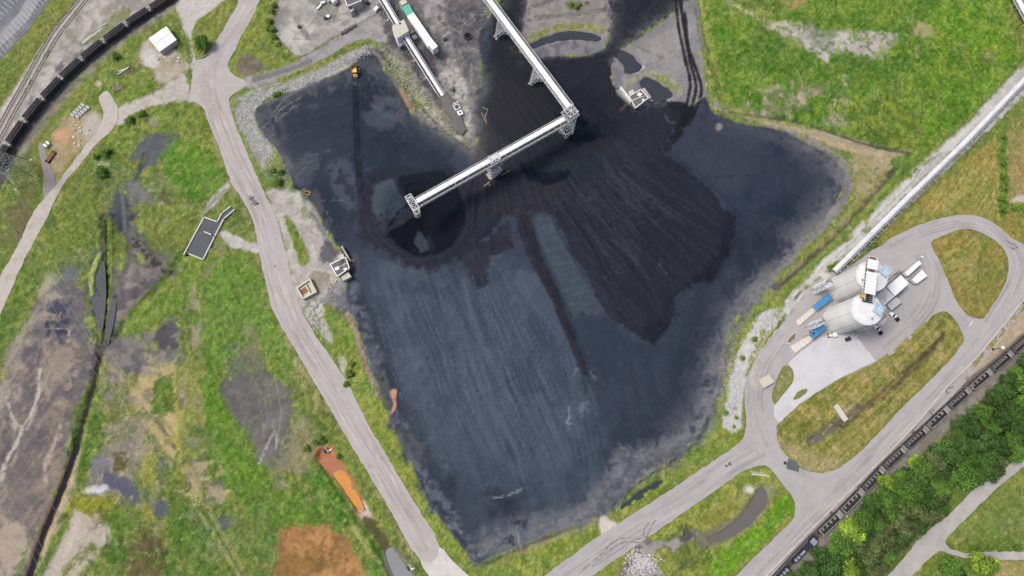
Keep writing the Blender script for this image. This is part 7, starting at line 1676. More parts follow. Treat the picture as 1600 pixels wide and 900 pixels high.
# ribbed gallery over both silos
a, b = PV(1365, 401, SH + 5), PV(1358, 470, SH + 5)
root = empty('roof_gallery', (a.x, a.y, 0), label='white ribbed conveyor gallery bridging the tops of both silos', cat='gallery')
M, L = frame(a, b)
lpart(root, M, 'deck', MB().box(0, L, -1.9, 1.9, -3.2, -3.0), M_GRATE)
lpart(root, M, 'side_truss', MB().bar((0, -1.9, -3.0), (L, -1.9, -3.0), 0.25).bar((0, 1.9, -3.0), (L, 1.9, -3.0), 0.25).bar((0, -1.9, -0.3), (L, -1.9, -0.3), 0.2).bar((0, 1.9, -0.3), (L, 1.9, -0.3), 0.2), M_LSTEEL)
k = 14
for i in range(k):
    x0, x1 = L * i / k, L * (i + 1) / k
    if i in (0, 4):
        lpart(root, M, 'open_bay', MB().box(x0 + 0.1, x1 - 0.1, -1.6, 1.6, -1.2, -0.9), M_RUST)
    elif i > 11:
        continue
    else:
        lpart(root, M, 'roof_panel', MB().box(x0 + 0.03, x1 - 0.16, -2.6, 2.6, -0.22, 0.0), M_WHITE)
    lpart(root, M, 'rib', MB().bar((x0, -1.95, -0.15), (x0, 1.95, -0.15), 0.16).bar((x0, -1.9, -3), (x0, -1.9, 0), 0.14).bar((x0, 1.9, -3), (x0, 1.9, 0), 0.14), M_LSTEEL)
for i in range(5):
    x = L * (0.80 + 0.045 * i)
    lpart(root, M, 'screw_feeder', MB().box(x, x + 0.45, -0.8, 2.9, -2.9, -2.2), M_DARK)
lpart(root, M, 'drive_unit', MB().box(L * 0.86, L * 0.93, -3.0, -1.2, -2.9, -1.6).box(L * 0.8, L * 0.84, -2.6, -1.4, -2.9, -1.9), mat('ochre_drive', (206,172,112), 0.6))
# stair towers that climb the silos
def stair_tower(base, rz, h, sx, sy, label):
    root = empty('stair_tower', base, rz, label=label, cat='stair tower', group='silo stair towers')
    for x in (-sx / 2, sx / 2):
        for y in (-sy / 2, sy / 2): MB().bar((x, y, -0.5), (x, y, h), 0.2).build('column', M_LSTEEL, root)
    n = int(h / 3)
    for k in range(n):
        z0, z1_ = h * k / n, h * (k + 1) / n
        s = 1 if k % 2 else -1
        fl = MB().bar((-sx / 2 + 0.5, s * sy / 4, z0), (sx / 2 - 0.5, s * sy / 4, z1_), sy / 2.4, 0.14).build('stair_flight', M_STEEL, root)
        MB().bar((-sx / 2 + 0.5, s * sy / 2, z0 + 1), (sx / 2 - 0.5, s * sy / 2, z1_ + 1), 0.1).build('handrail', M_LSTEEL, fl)
        MB().box(sx / 2 - 0.6, sx / 2 + 0.4, -sy / 2, sy / 2, z1_ - 0.1, z1_).build('landing', M_GRATE, root)
        mb = MB()
        for y in (-sy / 2, sy / 2):
            mb.bar((-sx / 2, y, z0), (sx / 2, y, z1_), 0.1); mb.bar((-sx / 2, y, z1_), (sx / 2, y, z1_), 0.14)
        for x in (-sx / 2, sx / 2): mb.bar((x, -sy / 2, z1_), (x, sy / 2, z1_), 0.14); mb.bar((x, -sy / 2, z0), (x, sy / 2, z1_), 0.1)
        mb.build('bracing', M_LSTEEL, root)
    return root
stair_tower(PV(1272, 453), lane_rz, 15, 4.0, 3.2, 'white steel stair tower at the foot of the upper silo')
stair_tower(PV(1264, 510), lane_rz, 13, 4.0, 2.6, 'white steel stair tower between the two loading lanes')
stair_tower(PV(1337, 512), lane_rz + 0.3, 25, 4.0, 2.6, 'tall steel stair tower against the right flank of the lower silo')
# loading lanes: pale slab, blue canopy on posts
for pts, blue, lab in (([(1243.6,500.5),(1270,479),(1275,486),(1248,509)], [(1270,478),(1292.7,458),(1302,465.5),(1276.6,484.4)], 'upper'), ([(1234,541),(1264,523),(1271,530),(1242.7,551.5)], [(1264,522),(1283,504),(1292.7,512),(1271,529)], 'lower')):
    q = [PV(x, y, 4.3) for x, y in blue]
    if (q[1] - q[0]).cross(q[2] - q[1]).z < 0: q = q[::-1]
    c = sum(q, Vector()) / 4
    root = empty('loading_canopy', (c.x, c.y, 0), label=f'bright blue canopy over the {lab} truck lane at the silo foot', cat='canopy', group='blue loading canopies')
    part(root, 'canopy_roof', MB().hexa([(p.x, p.y, 4.1) for p in q], [(p.x, p.y, 4.3) for p in q]), M_BLUE)
    for p in q: part(root, 'post', MB().bar((p.x + (c.x - p.x) * 0.06, p.y + (c.y - p.y) * 0.06, -0.3), (p.x + (c.x - p.x) * 0.06, p.y + (c.y - p.y) * 0.06, 4.1), 0.25), M_LSTEEL)
    if lab == 'lower':
        h_ = PV(1271, 521, 4.32); part(root, 'roof_opening', MB().obox((h_.x, h_.y, 4.3), 1.6, 0.9, 0.06, lane_rz), M_DARK)
    for i in range(1, 4):
        a, b = q[0].lerp(q[1], i / 4), q[3].lerp(q[2], i / 4)
        part(root, 'roof_rib', MB().bar((a.x, a.y, 4.33), (b.x, b.y, 4.33), 0.1, 0.06), M_BLUE)
    s = [PV(x, y, 0.35) for x, y in pts]
    if (s[1] - s[0]).cross(s[2] - s[1]).z < 0: s = s[::-1]
    cs = sum(s, Vector()) / 4
    r2 = empty('weighbridge', (cs.x, cs.y, 0), label=f'pale slab weighbridge of the {lab} truck lane', cat='weighbridge', group='weighbridges')
    for i in range(5):
        f0, f1 = i / 5 + 0.004, (i + 1) / 5 - 0.004
        k0, k1 = s[0].lerp(s[1], f0), s[0].lerp(s[1], f1); k2, k3 = s[3].lerp(s[2], f1), s[3].lerp(s[2], f0)
        part(r2, 'slab', MB().hexa([(p.x, p.y, -0.1) for p in (k0, k1, k2, k3)], [(p.x, p.y, 0.35) for p in (k0, k1, k2, k3)]), mat('bleached_concrete', (222,218,210), 0.85, var=0.06, scale=0.5, dirt=(198,190,182), dirt_amt=0.6))
    part(r2, 'kerb_rail', MB().bar((*s[0].xy, 0.5), (*s[1].xy, 0.5), 0.2, 0.3).bar((*s[3].xy, 0.5), (*s[2].xy, 0.5), 0.2, 0.3), M_CREAM)
    m0 = (Vector((s[0].x, s[0].y, 0)) + Vector((s[1].x, s[1].y, 0))) / 2
for (a, b), lb in ((((1265,480),(1281,468)), 'yellow guard rail beside the upper truck lane'), (((1254,527),(1275,510)), 'yellow guard rail beside the lower truck lane')):
    a, b = PV(*a), PV(*b)
    r2 = empty('guard_rail', a, label=lb, cat='guard rail')
    part(r2, 'rail', MB().bar(a + Vector((0, 0, 1.0)), b + Vector((0, 0, 1.0)), 0.3, 0.25), M_YEL)
    mb = MB()
    for i in range(5): p = a.lerp(b, i / 4); mb.bar(p - Vector((0, 0, .2)), p + Vector((0, 0, 1.0)), 0.2)
    part(r2, 'post', mb, M_YEL)
q = [PV(x, y, 0.3) for x, y in ((1228,537),(1232,528),(1246,516),(1244,528),(1234,537))]
r2 = empty('traffic_island', q[0], label='small brown traffic island between the two truck lanes', cat='island')
qq = [(p.x, p.y) for p in q]; n = len(qq)
part(r2, 'kerb', MB().add([(x, y, 0.28) for x, y in qq] + [(x, y, -0.2) for x, y in qq], [tuple(range(n))] + [(i, (i + 1) % n, n + (i + 1) % n, n + i) for i in range(n)]), M_CONC)
cc = np.mean(qq, 0); q4 = [tuple(cc + (np.array(p) - cc) * 0.78) for p in qq]
part(r2, 'bed', MB().add([(x, y, 0.34) for x, y in q4] + [(x, y, 0.2) for x, y in q4], [tuple(range(n))] + [(i, (i + 1) % n, n + (i + 1) % n, n + i) for i in range(n)]), mat('brown_bed', (128,112,98), 0.95, var=0.2, scale=1.2))
# load-out building right of the silos
root, q, c = slab_house([(1385,446.6),(1407,428.7),(1420,443),(1398.4,462.7)], 0, 7.0, 'white-roofed load-out building right of the silos', 'loadout_building', 'building', M_WALL, M_WHITE, 0.4, 0.3)
for i in range(1, 6):
    a, b = q[0].lerp(q[1], i / 6), q[3].lerp(q[2], i / 6)
    part(root, 'roof_seam', MB().bar((a.x, a.y, 7.03), (b.x, b.y, 7.03), 0.08, 0.06), M_LSTEEL)
aq = [PV(x, y, 5.6) for x, y in ((1367,466),(1384,447.5),(1397.5,463.5),(1382,477))]
if (aq[1] - aq[0]).cross(aq[2] - aq[1]).z < 0: aq = aq[::-1]
part(root, 'annex', MB().hexa([(p.x, p.y, 0) for p in aq], [(p.x, p.y, 5.3) for p in aq]), M_WALL)
for i in range(9):
    f0, f1 = i / 9 + 0.01, (i + 0.72) / 9
    k0, k1, k2, k3 = aq[0].lerp(aq[1], f0), aq[0].lerp(aq[1], f1), aq[3].lerp(aq[2], f1), aq[3].lerp(aq[2], f0)
    part(root, 'annex_roof_panel', MB().hexa([(p.x, p.y, 5.3) for p in (k0, k1, k2, k3)], [(p.x, p.y, 5.55) for p in (k0, k1, k2, k3)]), M_LSTEEL)
aq = [PV(x, y, 3.2) for x, y in ((1386,476),(1400,463.5),(1410,471.5),(1393,485))]
if (aq[1] - aq[0]).cross(aq[2] - aq[1]).z < 0: aq = aq[::-1]
part(root, 'awning', MB().hexa([(p.x, p.y, 3.0) for p in aq], [(p.x, p.y, 3.2) for p in aq]), mat('grey_awning', (184,184,184), 0.7))
for i in range(7):
    a, b = aq[0].lerp(aq[1], (i + .5) / 7), aq[3].lerp(aq[2], (i + .5) / 7)
    part(root, 'awning_rib', MB().bar((a.x, a.y, 3.24), (b.x, b.y, 3.24), 0.14, 0.08), M_LSTEEL)
for p in aq: part(root, 'awning_post', MB().bar((p.x, p.y, -0.2), (p.x, p.y, 3.0), 0.16), M_LSTEEL)
a, b = PV(1378, 452, 8), PV(1411, 424, 8)
part(root, 'pipe_run', MB().bar(a, b, 0.5).bar(a + Vector((-1.0, .8, -1)), b + Vector((-1.0, .8, -1)), 0.4).bar((a.x, a.y, 0), a, 0.3).bar((b.x, b.y, 0), b, 0.3), M_GRATE)
wq = [PV(x, y, 0.3) for x, y in ((1402,468),(1424,448),(1431,453),(1409,474))]
# parked skid units
def skid(px4, h, lab, top=M_WHITE):
    q = [PV(x, y, h) for x, y in px4]
    if (q[1] - q[0]).cross(q[2] - q[1]).z < 0: q = q[::-1]
    c = sum(q, Vector()) / 4
    root = empty('equipment_trailer', (c.x, c.y, 0), label=lab, cat='equipment')
    part(root, 'housing', MB().hexa([(p.x, p.y, 0.9) for p in q], [(p.x, p.y, h) for p in q]), top)
    c0 = [c + (p - c) * 1.06 for p in q]
    part(root, 'chassis', MB().hexa([(p.x, p.y, 0.6) for p in c0], [(p.x, p.y, 0.9) for p in c0]), M_GRATE)
    d = (q[1] - q[0]).normalized()
    for p in q:
        pp = p + (c - p) * 0.12
        part(root, 'wheel', MB().tube([(pp.x - d.y * .15, pp.y + d.x * .15, 0.45), (pp.x + d.y * .15, pp.y - d.x * .15, 0.45)], 0.45, 14), M_TYREB)
    for i in range(1, 5):
        a, b = q[0].lerp(q[1], i / 5), q[3].lerp(q[2], i / 5)
        part(root, 'roof_rib', MB().bar((a.x, a.y, h + 0.03), (b.x, b.y, h + 0.03), 0.09, 0.06), M_STEEL)
    return root
skid([(1425,437),(1441,421.5),(1449,431),(1433,443)], 3.2, 'pale grey box trailer parked right of the load-out building')
skid([(1414,426),(1436,407),(1440,412),(1419,431)], 3.4, 'long white cabin unit above the grey box trailer')
p = PV(1430, 405); r0 = empty('lamp_post', p, label='short pole with a pale lamp at the end of the cabin unit', cat='lamp')
part(r0, 'pole', MB().bar(p - Vector((0, 0, .3)), p + Vector((0, 0, 5)), 0.2), M_STEEL); part(r0, 'lamp_head', MB().obox((p.x + .4, p.y, 5.0), 1.2, 0.6, 0.2), M_WHITE)
# pickups
def pickup(px, py, rz, lab):
    r0 = empty('pickup_truck', PV(px, py, 0.065), rz, label=lab, cat='pickup', group='parked pickup trucks')
    body = mat('white_car_paint', (236,238,240), 0.3, var=0.02, spec=0.5)
    MB().hexa([(0.9, -0.95, 0.45), (2.85, -0.9, 0.45), (2.85, 0.9, 0.45), (0.9, 0.95, 0.45)], [(0.9, -0.93, 1.12), (2.75, -0.8, 1.0), (2.75, 0.8, 1.0), (0.9, 0.93, 1.12)]).build('bonnet', body, r0)
    MB().box(-0.95, 0.9, -0.96, 0.96, 0.45, 1.12).build('cab_body', body, r0)
    cab = MB().hexa([(-0.9, -0.92, 1.12), (0.95, -0.92, 1.12), (0.95, 0.92, 1.12), (-0.9, 0.92, 1.12)], [(-0.7, -0.75, 1.82), (0.2, -0.75, 1.82), (0.2, 0.75, 1.82), (-0.7, 0.75, 1.82)]).build('cab', M_GLASS, r0)
    MB().box(-0.72, 0.22, -0.76, 0.76, 1.82, 1.90).build('cab_roof', body, cab)
    MB().box(-2.85, -0.97, -0.85, 0.85, 0.5, 0.72).build('bed_floor', M_TYREB, r0)
    for s in (-1, 1): MB().box(-2.85, -0.95, s * 0.9 - 0.07, s * 0.9 + 0.07, 0.5, 1.15).build('bed_side', M_DARK, r0)
    MB().box(-2.95, -2.85, -0.9, 0.9, 0.5, 1.12).build('tailgate', M_DARK, r0)
    MB().box(2.76, 2.95, -0.9, 0.9, 0.4, 0.7).build('bumper', M_STEEL, r0)
    for s in (-0.65, 0.65): MB().box(2.74, 2.86, s - 0.18, s + 0.18, 0.75, 0.95).build('headlight', mat('lamp_glass', (230,230,220), 0.2), r0)
    for x in (1.95, -1.9):
        for s in (-1, 1):
            w = MB().tube([(x, s * 0.78, 0.4), (x, s * 0.99, 0.4)], 0.4, 18).build('wheel', M_TYREB, r0)
            MB().tube([(x, s * 0.985, 0.4), (x, s * 1.0, 0.4)], 0.22, 12).build('rim', M_STEEL, w)
    return r0
def pxdir(a, b):
    d = PV(*b) - PV(*a); return math.atan2(d.y, d.x)
pickup(1370.5, 515.6, pxdir((1376,523), (1365,509)), 'white pickup with dark load bed, the one nearer the stair tower')
pickup(1396, 495, pxdir((1403,502), (1389,488)), 'white pickup with dark load bed, parked under the grey awning')
# small machines at the silo foot
p = PV(1300, 524); r0 = empty('water_tank', p, 0.1, label='small white tank on a dark skid at the foot of the lower silo', cat='tank')
MB().box(-2.2, 1.6, -1.0, 1.0, 0.1, 0.4).build('skid', M_DARK, r0); MB().cyl((0.7, 0, 0.4), 1.15, 1.7, 24).build('tank_body', M_WHITE, r0); MB().cyl((0.7, 0, 2.1), 0.35, 0.2, 14).build('lid', M_STEEL, r0); MB().box(-2.0, -0.8, -0.7, 0.7, 0.4, 1.4).build('pump', M_LSTEEL, r0)
for s in (-1, 1): MB().tube([(-2.3, s * 0.9, 0.35), (-2.3, s * 1.1, 0.35)], 0.4, 12).build('wheel', M_TYREB, r0)
p = PV(1324, 530); r0 = empty('utility_cart', p, 0.5, label='dark utility cart with flat roof parked below the lower silo', cat='cart')
MB().box(-1.5, 1.5, -0.8, 0.8, 0.35, 0.8).build('body', M_DARK, r0); MB().box(-0.9, 0.9, -0.8, 0.8, 1.9, 2.0).build('roof', mat('dark_plum_roof', (62,56,76), 0.6), r0)
for x in (-0.85, 0.85):
    for y in (-0.75, 0.75): MB().bar((x, y, 0.8), (x, y, 1.9), 0.08).build('roof_post', M_DARK, r0)
MB().box(-0.4, 0.3, -0.6, 0.6, 0.8, 1.3).build('seat', M_FELT, r0)
for x in (-1.1, 1.1):
    for y in (-0.8, 0.8): MB().tube([(x, y - 0.12, 0.33), (x, y + 0.12, 0.33)], 0.33, 12).build('wheel', M_TYREB, r0)
for i, (x, y, s) in enumerate(((1332,522,1.0),(1336,527,1.2),(1330,518,0.8))):
    o = MB().obox((0, 0, -.1), 2.6 * s, 1.0, 0.9, 0.9).obox((0, 0, 0.8), 2.0 * s, 0.6, 0.3, 0.9).build('concrete_barrier', M_CONC); o.location = PV(x, y); tag(o, ('long','longest','shortest')[i] + ' pale concrete barrier at the corner of the gravel pad', 'barrier', 'barriers by the gravel pad')
# ------------------------------------------------------------------ overland conveyors on the right
pts = [(1640, 84), (1510, 221), (1415, 313), (1304, 424)]
F = [PV(x, y, 4.0) for x, y in pts]
lab = ['white overland conveyor running in from the right edge, upper stretch', 'white overland conveyor beside the hay meadow, middle stretch', 'white overland conveyor beside the silos, lower stretch']
for i in range(3):
    a, b = F[i], F[i + 1]; d = (b - a).normalized()
    rt, Mx, Lx = conveyor(a + d * 0.05, b - d * 0.05, 2.9, lab[i], 2.3, -0.1, walk=((1, 0.3),), depth=0.9, panel=9.0, posts=6.0, cover_mat=mat('weathered_cover', (226,228,230), 0.6, var=0.05, scale=0.6, dirt=(196,196,194), dirt_amt=0.6))
    k = int(Lx / 4.6); tm = MB().bar((0, 0.6, -3.9), (0, 0.9, -0.9), 0.22).bar((0, 3.4, -4.2), (0, 1.2, -0.4), 0.2).bar((0, 0.8, -0.25), (0, 3.0, -0.25), 0.18).bar((0, 3.0, -0.25), (0, 3.0, 0.8), 0.12).mesh('support_bracket', M_LSTEEL)
    for j in range(k):
        o = linkmesh('support_bracket', tm, rt); o.matrix_local = Matrix.Translation(-rt.location) @ Mx @ Matrix.Translation((Lx * (j + .5) / k, 0, 0))
    kb = MB(); kb.bar((0, 3.0, 0.75), (Lx, 3.0, 0.75), 0.08); lpart(rt, Mx, 'service_rail', kb, M_STEEL)
a, b = PV(1570, -40, 5), PV(1625, 62, 5)
rt, Mx, Lx = conveyor(a, b, 4.0, 'white covered conveyor crossing the top right corner', 3.2, 0, walk=((1, 0.4), (-1, 0.4)), depth=1.2, panel=8.0)
for i, (x, y) in enumerate(((1584, 12), (1598, 45))):
    p = PV(x, y); r0 = empty('pipe_support', p, pxdir((x, y), (x + 6, y + 10)), label=('white steel support frame, the higher one under the corner conveyor', 'white steel support frame, the lower one under the corner conveyor')[i], cat='frame')
    for s in (-1, 1):
        MB().bar((s * 1.4, 0, -0.3), (s * 1.4, 0, 3.6), 0.3).bar((s * 1.4, 2.0, -0.3), (s * 1.4, 0, 3.6), 0.22).build('leg', M_WHITE, r0)
    MB().bar((-1.8, 0, 3.6), (1.8, 0, 3.6), 0.35).build('cross_beam', M_WHITE, r0)
# lamp by the railway
p = G(1551, 546); r0 = empty('street_lamp', p, label='slim lamp post with a white head beside the right railway', cat='street lamp')
part(r0, 'pole', MB().bar(p - Vector((0, 0, .3)), p + Vector((0, 0, 7)), 0.22), M_DARK); part(r0, 'base', MB().cyl((p.x, p.y, p.z - .2), 0.6, 0.8, 12), M_DARK); part(r0, 'lamp_head', MB().cyl((p.x, p.y, p.z + 7), 0.8, 0.4, 16), M_WHITE)
# ================================================================== RAILWAYS AND TRAINS
def rail_path(pts, n=8):
    q = crom(PA(pts), n, False)
    L = np.concatenate([[0], np.cumsum(np.hypot(*np.diff(q, axis=0).T))])
    return q, L
def at_len(path, s):
    q, L = path
    x = np.interp(s, L, q[:, 0]); y = np.interp(s, L, q[:, 1]); return np.array([x, y])
def track(pts, label, ballast, z=0.12):
    path = rail_path(pts); q, L = path
    root = empty('railway_track', (*q[0], 0), label=label, kind='structure')
    n = int(L[-1] / 2.0); pp = np.array([at_len(path, L[-1] * i / n) for i in range(n + 1)])
    d = np.gradient(pp, axis=0); nr = np.stack([-d[:, 1], d[:, 0]], 1); nr /= np.linalg.norm(nr, axis=1)[:, None]
    mb = MB(); vs_ = []
    for i in range(n + 1):
        for off, zz in ((-2.1, -0.25), (-1.5, z), (1.5, z), (2.1, -0.25)): vs_.append((*(pp[i] + nr[i] * off), zz))
    mb.add(vs_, [(i * 4 + k, i * 4 + k + 1, i * 4 + k + 5, i * 4 + k + 4) for i in range(n) for k in range(3)])
    part(root, 'ballast', mb, ballast)
    for s in (-0.75, 0.75):
        mb = MB()
        for i in range(n): mb.bar((*(pp[i] + nr[i] * s), z + 0.24), (*(pp[i + 1] + nr[i + 1] * s), z + 0.24), 0.13, 0.16)
        part(root, 'rail', mb, M_RAIL)
    mb = MB(); m = int(L[-1] / 0.75)
    for i in range(m):
        s0 = L[-1] * (i + .5) / m; c = at_len(path, s0); e = at_len(path, s0 + .3) - c; e /= max(np.hypot(*e), 1e-6); w = np.array([-e[1], e[0]])
        mb.bar((*(c - w * 1.3), z + 0.08), (*(c + w * 1.3), z + 0.08), 0.26, 0.16)
    part(root, 'sleepers', mb, M_SLEEPER, kind='stuff')
    return path
M_BALP = mat('pale_ballast', (190,184,178), 0.95, var=0.15, scale=1.5); M_BALD = mat('sooty_ballast', (104,98,98), 0.95, var=0.2, scale=1.5)
track([(158,-30),(140,-6),(118,22),(92,55),(70,92),(48,132),(25,172),(5,210),(-20,260)], 'pale railway track, the inner one at the top left', M_BALP)
track([(148,-34),(129,-8),(108,18),(83,50),(60,88),(38,128),(15,168),(-5,205),(-30,250)], 'pale railway track, the outer one at the top left', M_BALP)
LT = track([(312,-28),(290,-14),(252,10),(217,32),(182,57),(148,83),(115,112),(85,142),(57,175),(31,208),(14,236),(0,264),(-14,300)], 'dark railway track under the left coal train', M_BALD)
RT = track([(1690,446),(1640,492),(1580,547),(1512,606),(1477,637),(1442,670),(1412,697),(1377,730),(1345,764),(1310,800),(1277,832),(1240,870),(1190,925)], 'dark railway track under the right coal train', M_BALD)

def make_hopper(loaded, body_m, rim_m, braces, nbr=5, rusty=False):
    Lc, w, h0, h1 = 12.6, 3.1, 1.1, 3.5
    r = empty('hopper_car', (0, 0, 0))
    for s in (-1, 1):
        sw = MB().box(-Lc / 2, Lc / 2, s * w / 2 - 0.06, s * w / 2 + 0.06, h0, h1).build('side_wall', body_m, r)
        mb = MB()
        for i in range(11):
            x = -Lc / 2 + 0.3 + (Lc - 0.6) * i / 10; mb.box(x - 0.06, x + 0.06, s * (w / 2 + 0.12) - 0.06, s * (w / 2 + 0.12) + 0.06, h0, h1 - 0.1)
        mb.build('side_ribs', body_m, sw)
        MB().box(-Lc / 2, Lc / 2, s * (w / 2 + 0.02) - 0.14, s * (w / 2 + 0.02) + 0.14, h1, h1 + 0.1).build('top_rim', rim_m, r)
    for s in (-1, 1):
        MB().box(s * Lc / 2 - 0.06, s * Lc / 2 + 0.06, -w / 2 + 0.07, w / 2 - 0.07, h0, h1).build('end_wall', rim_m, r)
        MB().box(s * Lc / 2 - 0.13, s * Lc / 2 + 0.13, -w / 2 + 0.17, w / 2 - 0.17, h1, h1 + 0.1).build('end_rim', rim_m, r)
    e = MB().box(Lc / 2 + 0.08, Lc / 2 + 1.5, -w / 2 + 0.1, w / 2 - 0.1, h1 - 1.0, h1 - 0.85).bar((Lc / 2 + 1.45, -1.2, h0 + .6), (Lc / 2 + 1.45, -1.2, h1 - .2), 0.1).bar((Lc / 2 + 1.45, 1.2, h0 + .6), (Lc / 2 + 1.45, 1.2, h1 - .2), 0.1).bar((Lc / 2 + 1.45, -1.2, h1 - .2), (Lc / 2 + 1.45, 1.2, h1 - .2), 0.1)
    e = e.build('end_platform', M_CAREND, r)
    MB().cyl((Lc / 2 + 0.75, 0.7, h1 - 0.85), 0.28, 0.5, 12).build('brake_cylinder', M_CAREND, e)
    MB().box(Lc / 2 - 1.6, Lc / 2 + 0.04, -w / 2 + 0.15, w / 2 - 0.15, h1 - 0.5, h1 - 0.35).build('end_sheet', M_CAREND, r)
    MB().box(-Lc / 2 - 0.8, -Lc / 2 - 0.08, -w / 2 + 0.2, w / 2 - 0.2, h0 + 0.2, h0 + 0.32).build('end_platform', M_DARK, r)
    MB().box(-Lc / 2 - 1.2, Lc / 2 + 1.6, -0.35, 0.35, 0.75, 1.1).build('sill', M_DARK, r)
    if loaded:
        nx, ny = 14, 6; vs_ = []
        random.seed(5)
        for i in range(nx + 1):
            for j in range(ny + 1):
                x = -Lc / 2 + 0.1 + (Lc - 0.2) * i / nx; y = -w / 2 + 0.1 + (w - 0.2) * j / ny
                ed = min(i, nx - i, j * 1.3, (ny - j) * 1.3)
                vs_.append((x, y, h1 - 0.15 + min(ed, 2.2) * 0.22 + random.uniform(-0.1, 0.1)))
        fs = [(i * (ny + 1) + j, (i + 1) * (ny + 1) + j, (i + 1) * (ny + 1) + j + 1, i * (ny + 1) + j + 1) for i in range(nx) for j in range(ny)]
        MB().add(vs_, fs).build('coal_load', M_COALLOAD, r)
    else:
        MB().box(-Lc / 2 + 0.1, Lc / 2 - 0.1, -w / 2 + 0.08, w / 2 - 0.08, 1.3, 1.42).build('floor', M_DARK, r)
        for i in range(nbr):
            x = -Lc / 2 + 2.0 + (Lc - 4.6) * i / (nbr - 1)
            MB().add([(x - 0.55, -0.8, 1.42), (x + 0.55, -0.8, 1.42), (x + 0.55, 0.8, 1.42), (x - 0.55, 0.8, 1.42), (x - 0.15, -0.35, 2.5), (x + 0.15, -0.35, 2.5), (x + 0.15, 0.35, 2.5), (x - 0.15, 0.35, 2.5)], [(4,5,6,7),(0,1,5,4),(1,2,6,5),(2,3,7,6),(3,0,4,7)]).build('hopper_ridge', mat('pale_ridge_sheet', (178,174,172), 0.6), r)
        for i in range(nbr + 1):
            x = -Lc / 2 + 1.0 + (Lc - 2.6) * i / nbr
            MB().bar((x, -w / 2, h1 - 0.25), (x, w / 2, h1 - 0.25), 0.16).build('cross_brace', body_m, r)
    for s in (-1, 1):
        bg_ = MB().box(s * 4.6 - 1.2, s * 4.6 + 1.2, -1.0, 1.0, 0.55, 0.85).build('bogie', M_DARK, r)
        for x in (-0.85, 0.85):
            for y in (-0.75, 0.75): MB().tube([(s * 4.6 + x, y - 0.07, 0.42 + .3), (s * 4.6 + x, y + 0.07, 0.42 + .3)], 0.42, 14).build('wheel', M_RAIL, bg_)
    return r
ld = make_hopper(True, M_CAR, M_CAR, False)
lr = make_hopper(True, M_CARRUST, M_CARRUST, False)
em = make_hopper(False, M_CAR, M_CARRIM, True, 5)
ep = make_hopper(False, M_CAR, mat('white_rim_paint', (156,152,152), 0.7, var=0.2), True, 4)
used = {}
def place(proto, path, s0, s1, label, group, flip=False):
    key = proto.name
    o = proto if key not in used else copy_tree(proto)
    used[key] = 1
    a, b = at_len(path, s0), at_len(path, s1); c = (a + b) / 2; d = b - a
    o.location = (*c, 0.42 - 0.3 + 0.32 - 0.1); o.rotation_euler = (0, 0, math.atan2(d[1], d[0]) + (math.pi if flip else 0))
    return tag(o, label, 'rail car', group)
def near_len(path, px, py, z):
    x, y, _ = P(px, py, z); q, L = path; f = np.linspace(0, L[-1], 4000); pt = np.stack([np.interp(f, L, q[:, 0]), np.interp(f, L, q[:, 1])], 1)
    return f[np.argmin(np.hypot(pt[:, 0] - x, pt[:, 1] - y))]
gaps = [near_len(LT, x, y, 3) for x, y in ((234,15),(199,40),(164,66),(130,95),(99,125),(71,156),(41,191),(15,226))]
step = (gaps[-1] - gaps[0]) / 7
ss = [gaps[0] - step] + gaps + [gaps[-1] + step]
for i in range(9):
    m = (ss[i] + ss[i + 1]) / 2
    place(lr if i == 0 else ld, LT, m - 7, m + 7, ('rust-sided' if i == 0 else 'black') + f' loaded coal hopper, {ORD[i]} from the top edge in the left train' if i else 'rust-sided loaded coal hopper at the top end of the left train', 'cars of the left coal train', True)
g2 = [near_len(RT, x, y, 3) for x, y in ((1580,549),(1546,577),(1512,606),(1477,637),(1442,670),(1412,697),(1377,729),(1345,764),(1310,800),(1277,832))]
step2 = (g2[-1] - g2[0]) / 9
g2 = [g2[0] + step2 * i for i in range(10)]
ss = [g2[0] - step2] + g2
pale = {2: 1, 3: 0, 4: 1, 8: 1, 9: 1}
k = len(ss) - 1
for i in range(k):
    m = (ss[i] + ss[i + 1]) / 2
    isp = pale.get(i, 0)
    place(ep if isp else em, RT, m - 7, m + 7, f'empty coal hopper with {"white" if isp else "grey"} rim, {ORD[k - 1 - i]} car behind the locomotives in the right train', 'cars of the right coal train', True)
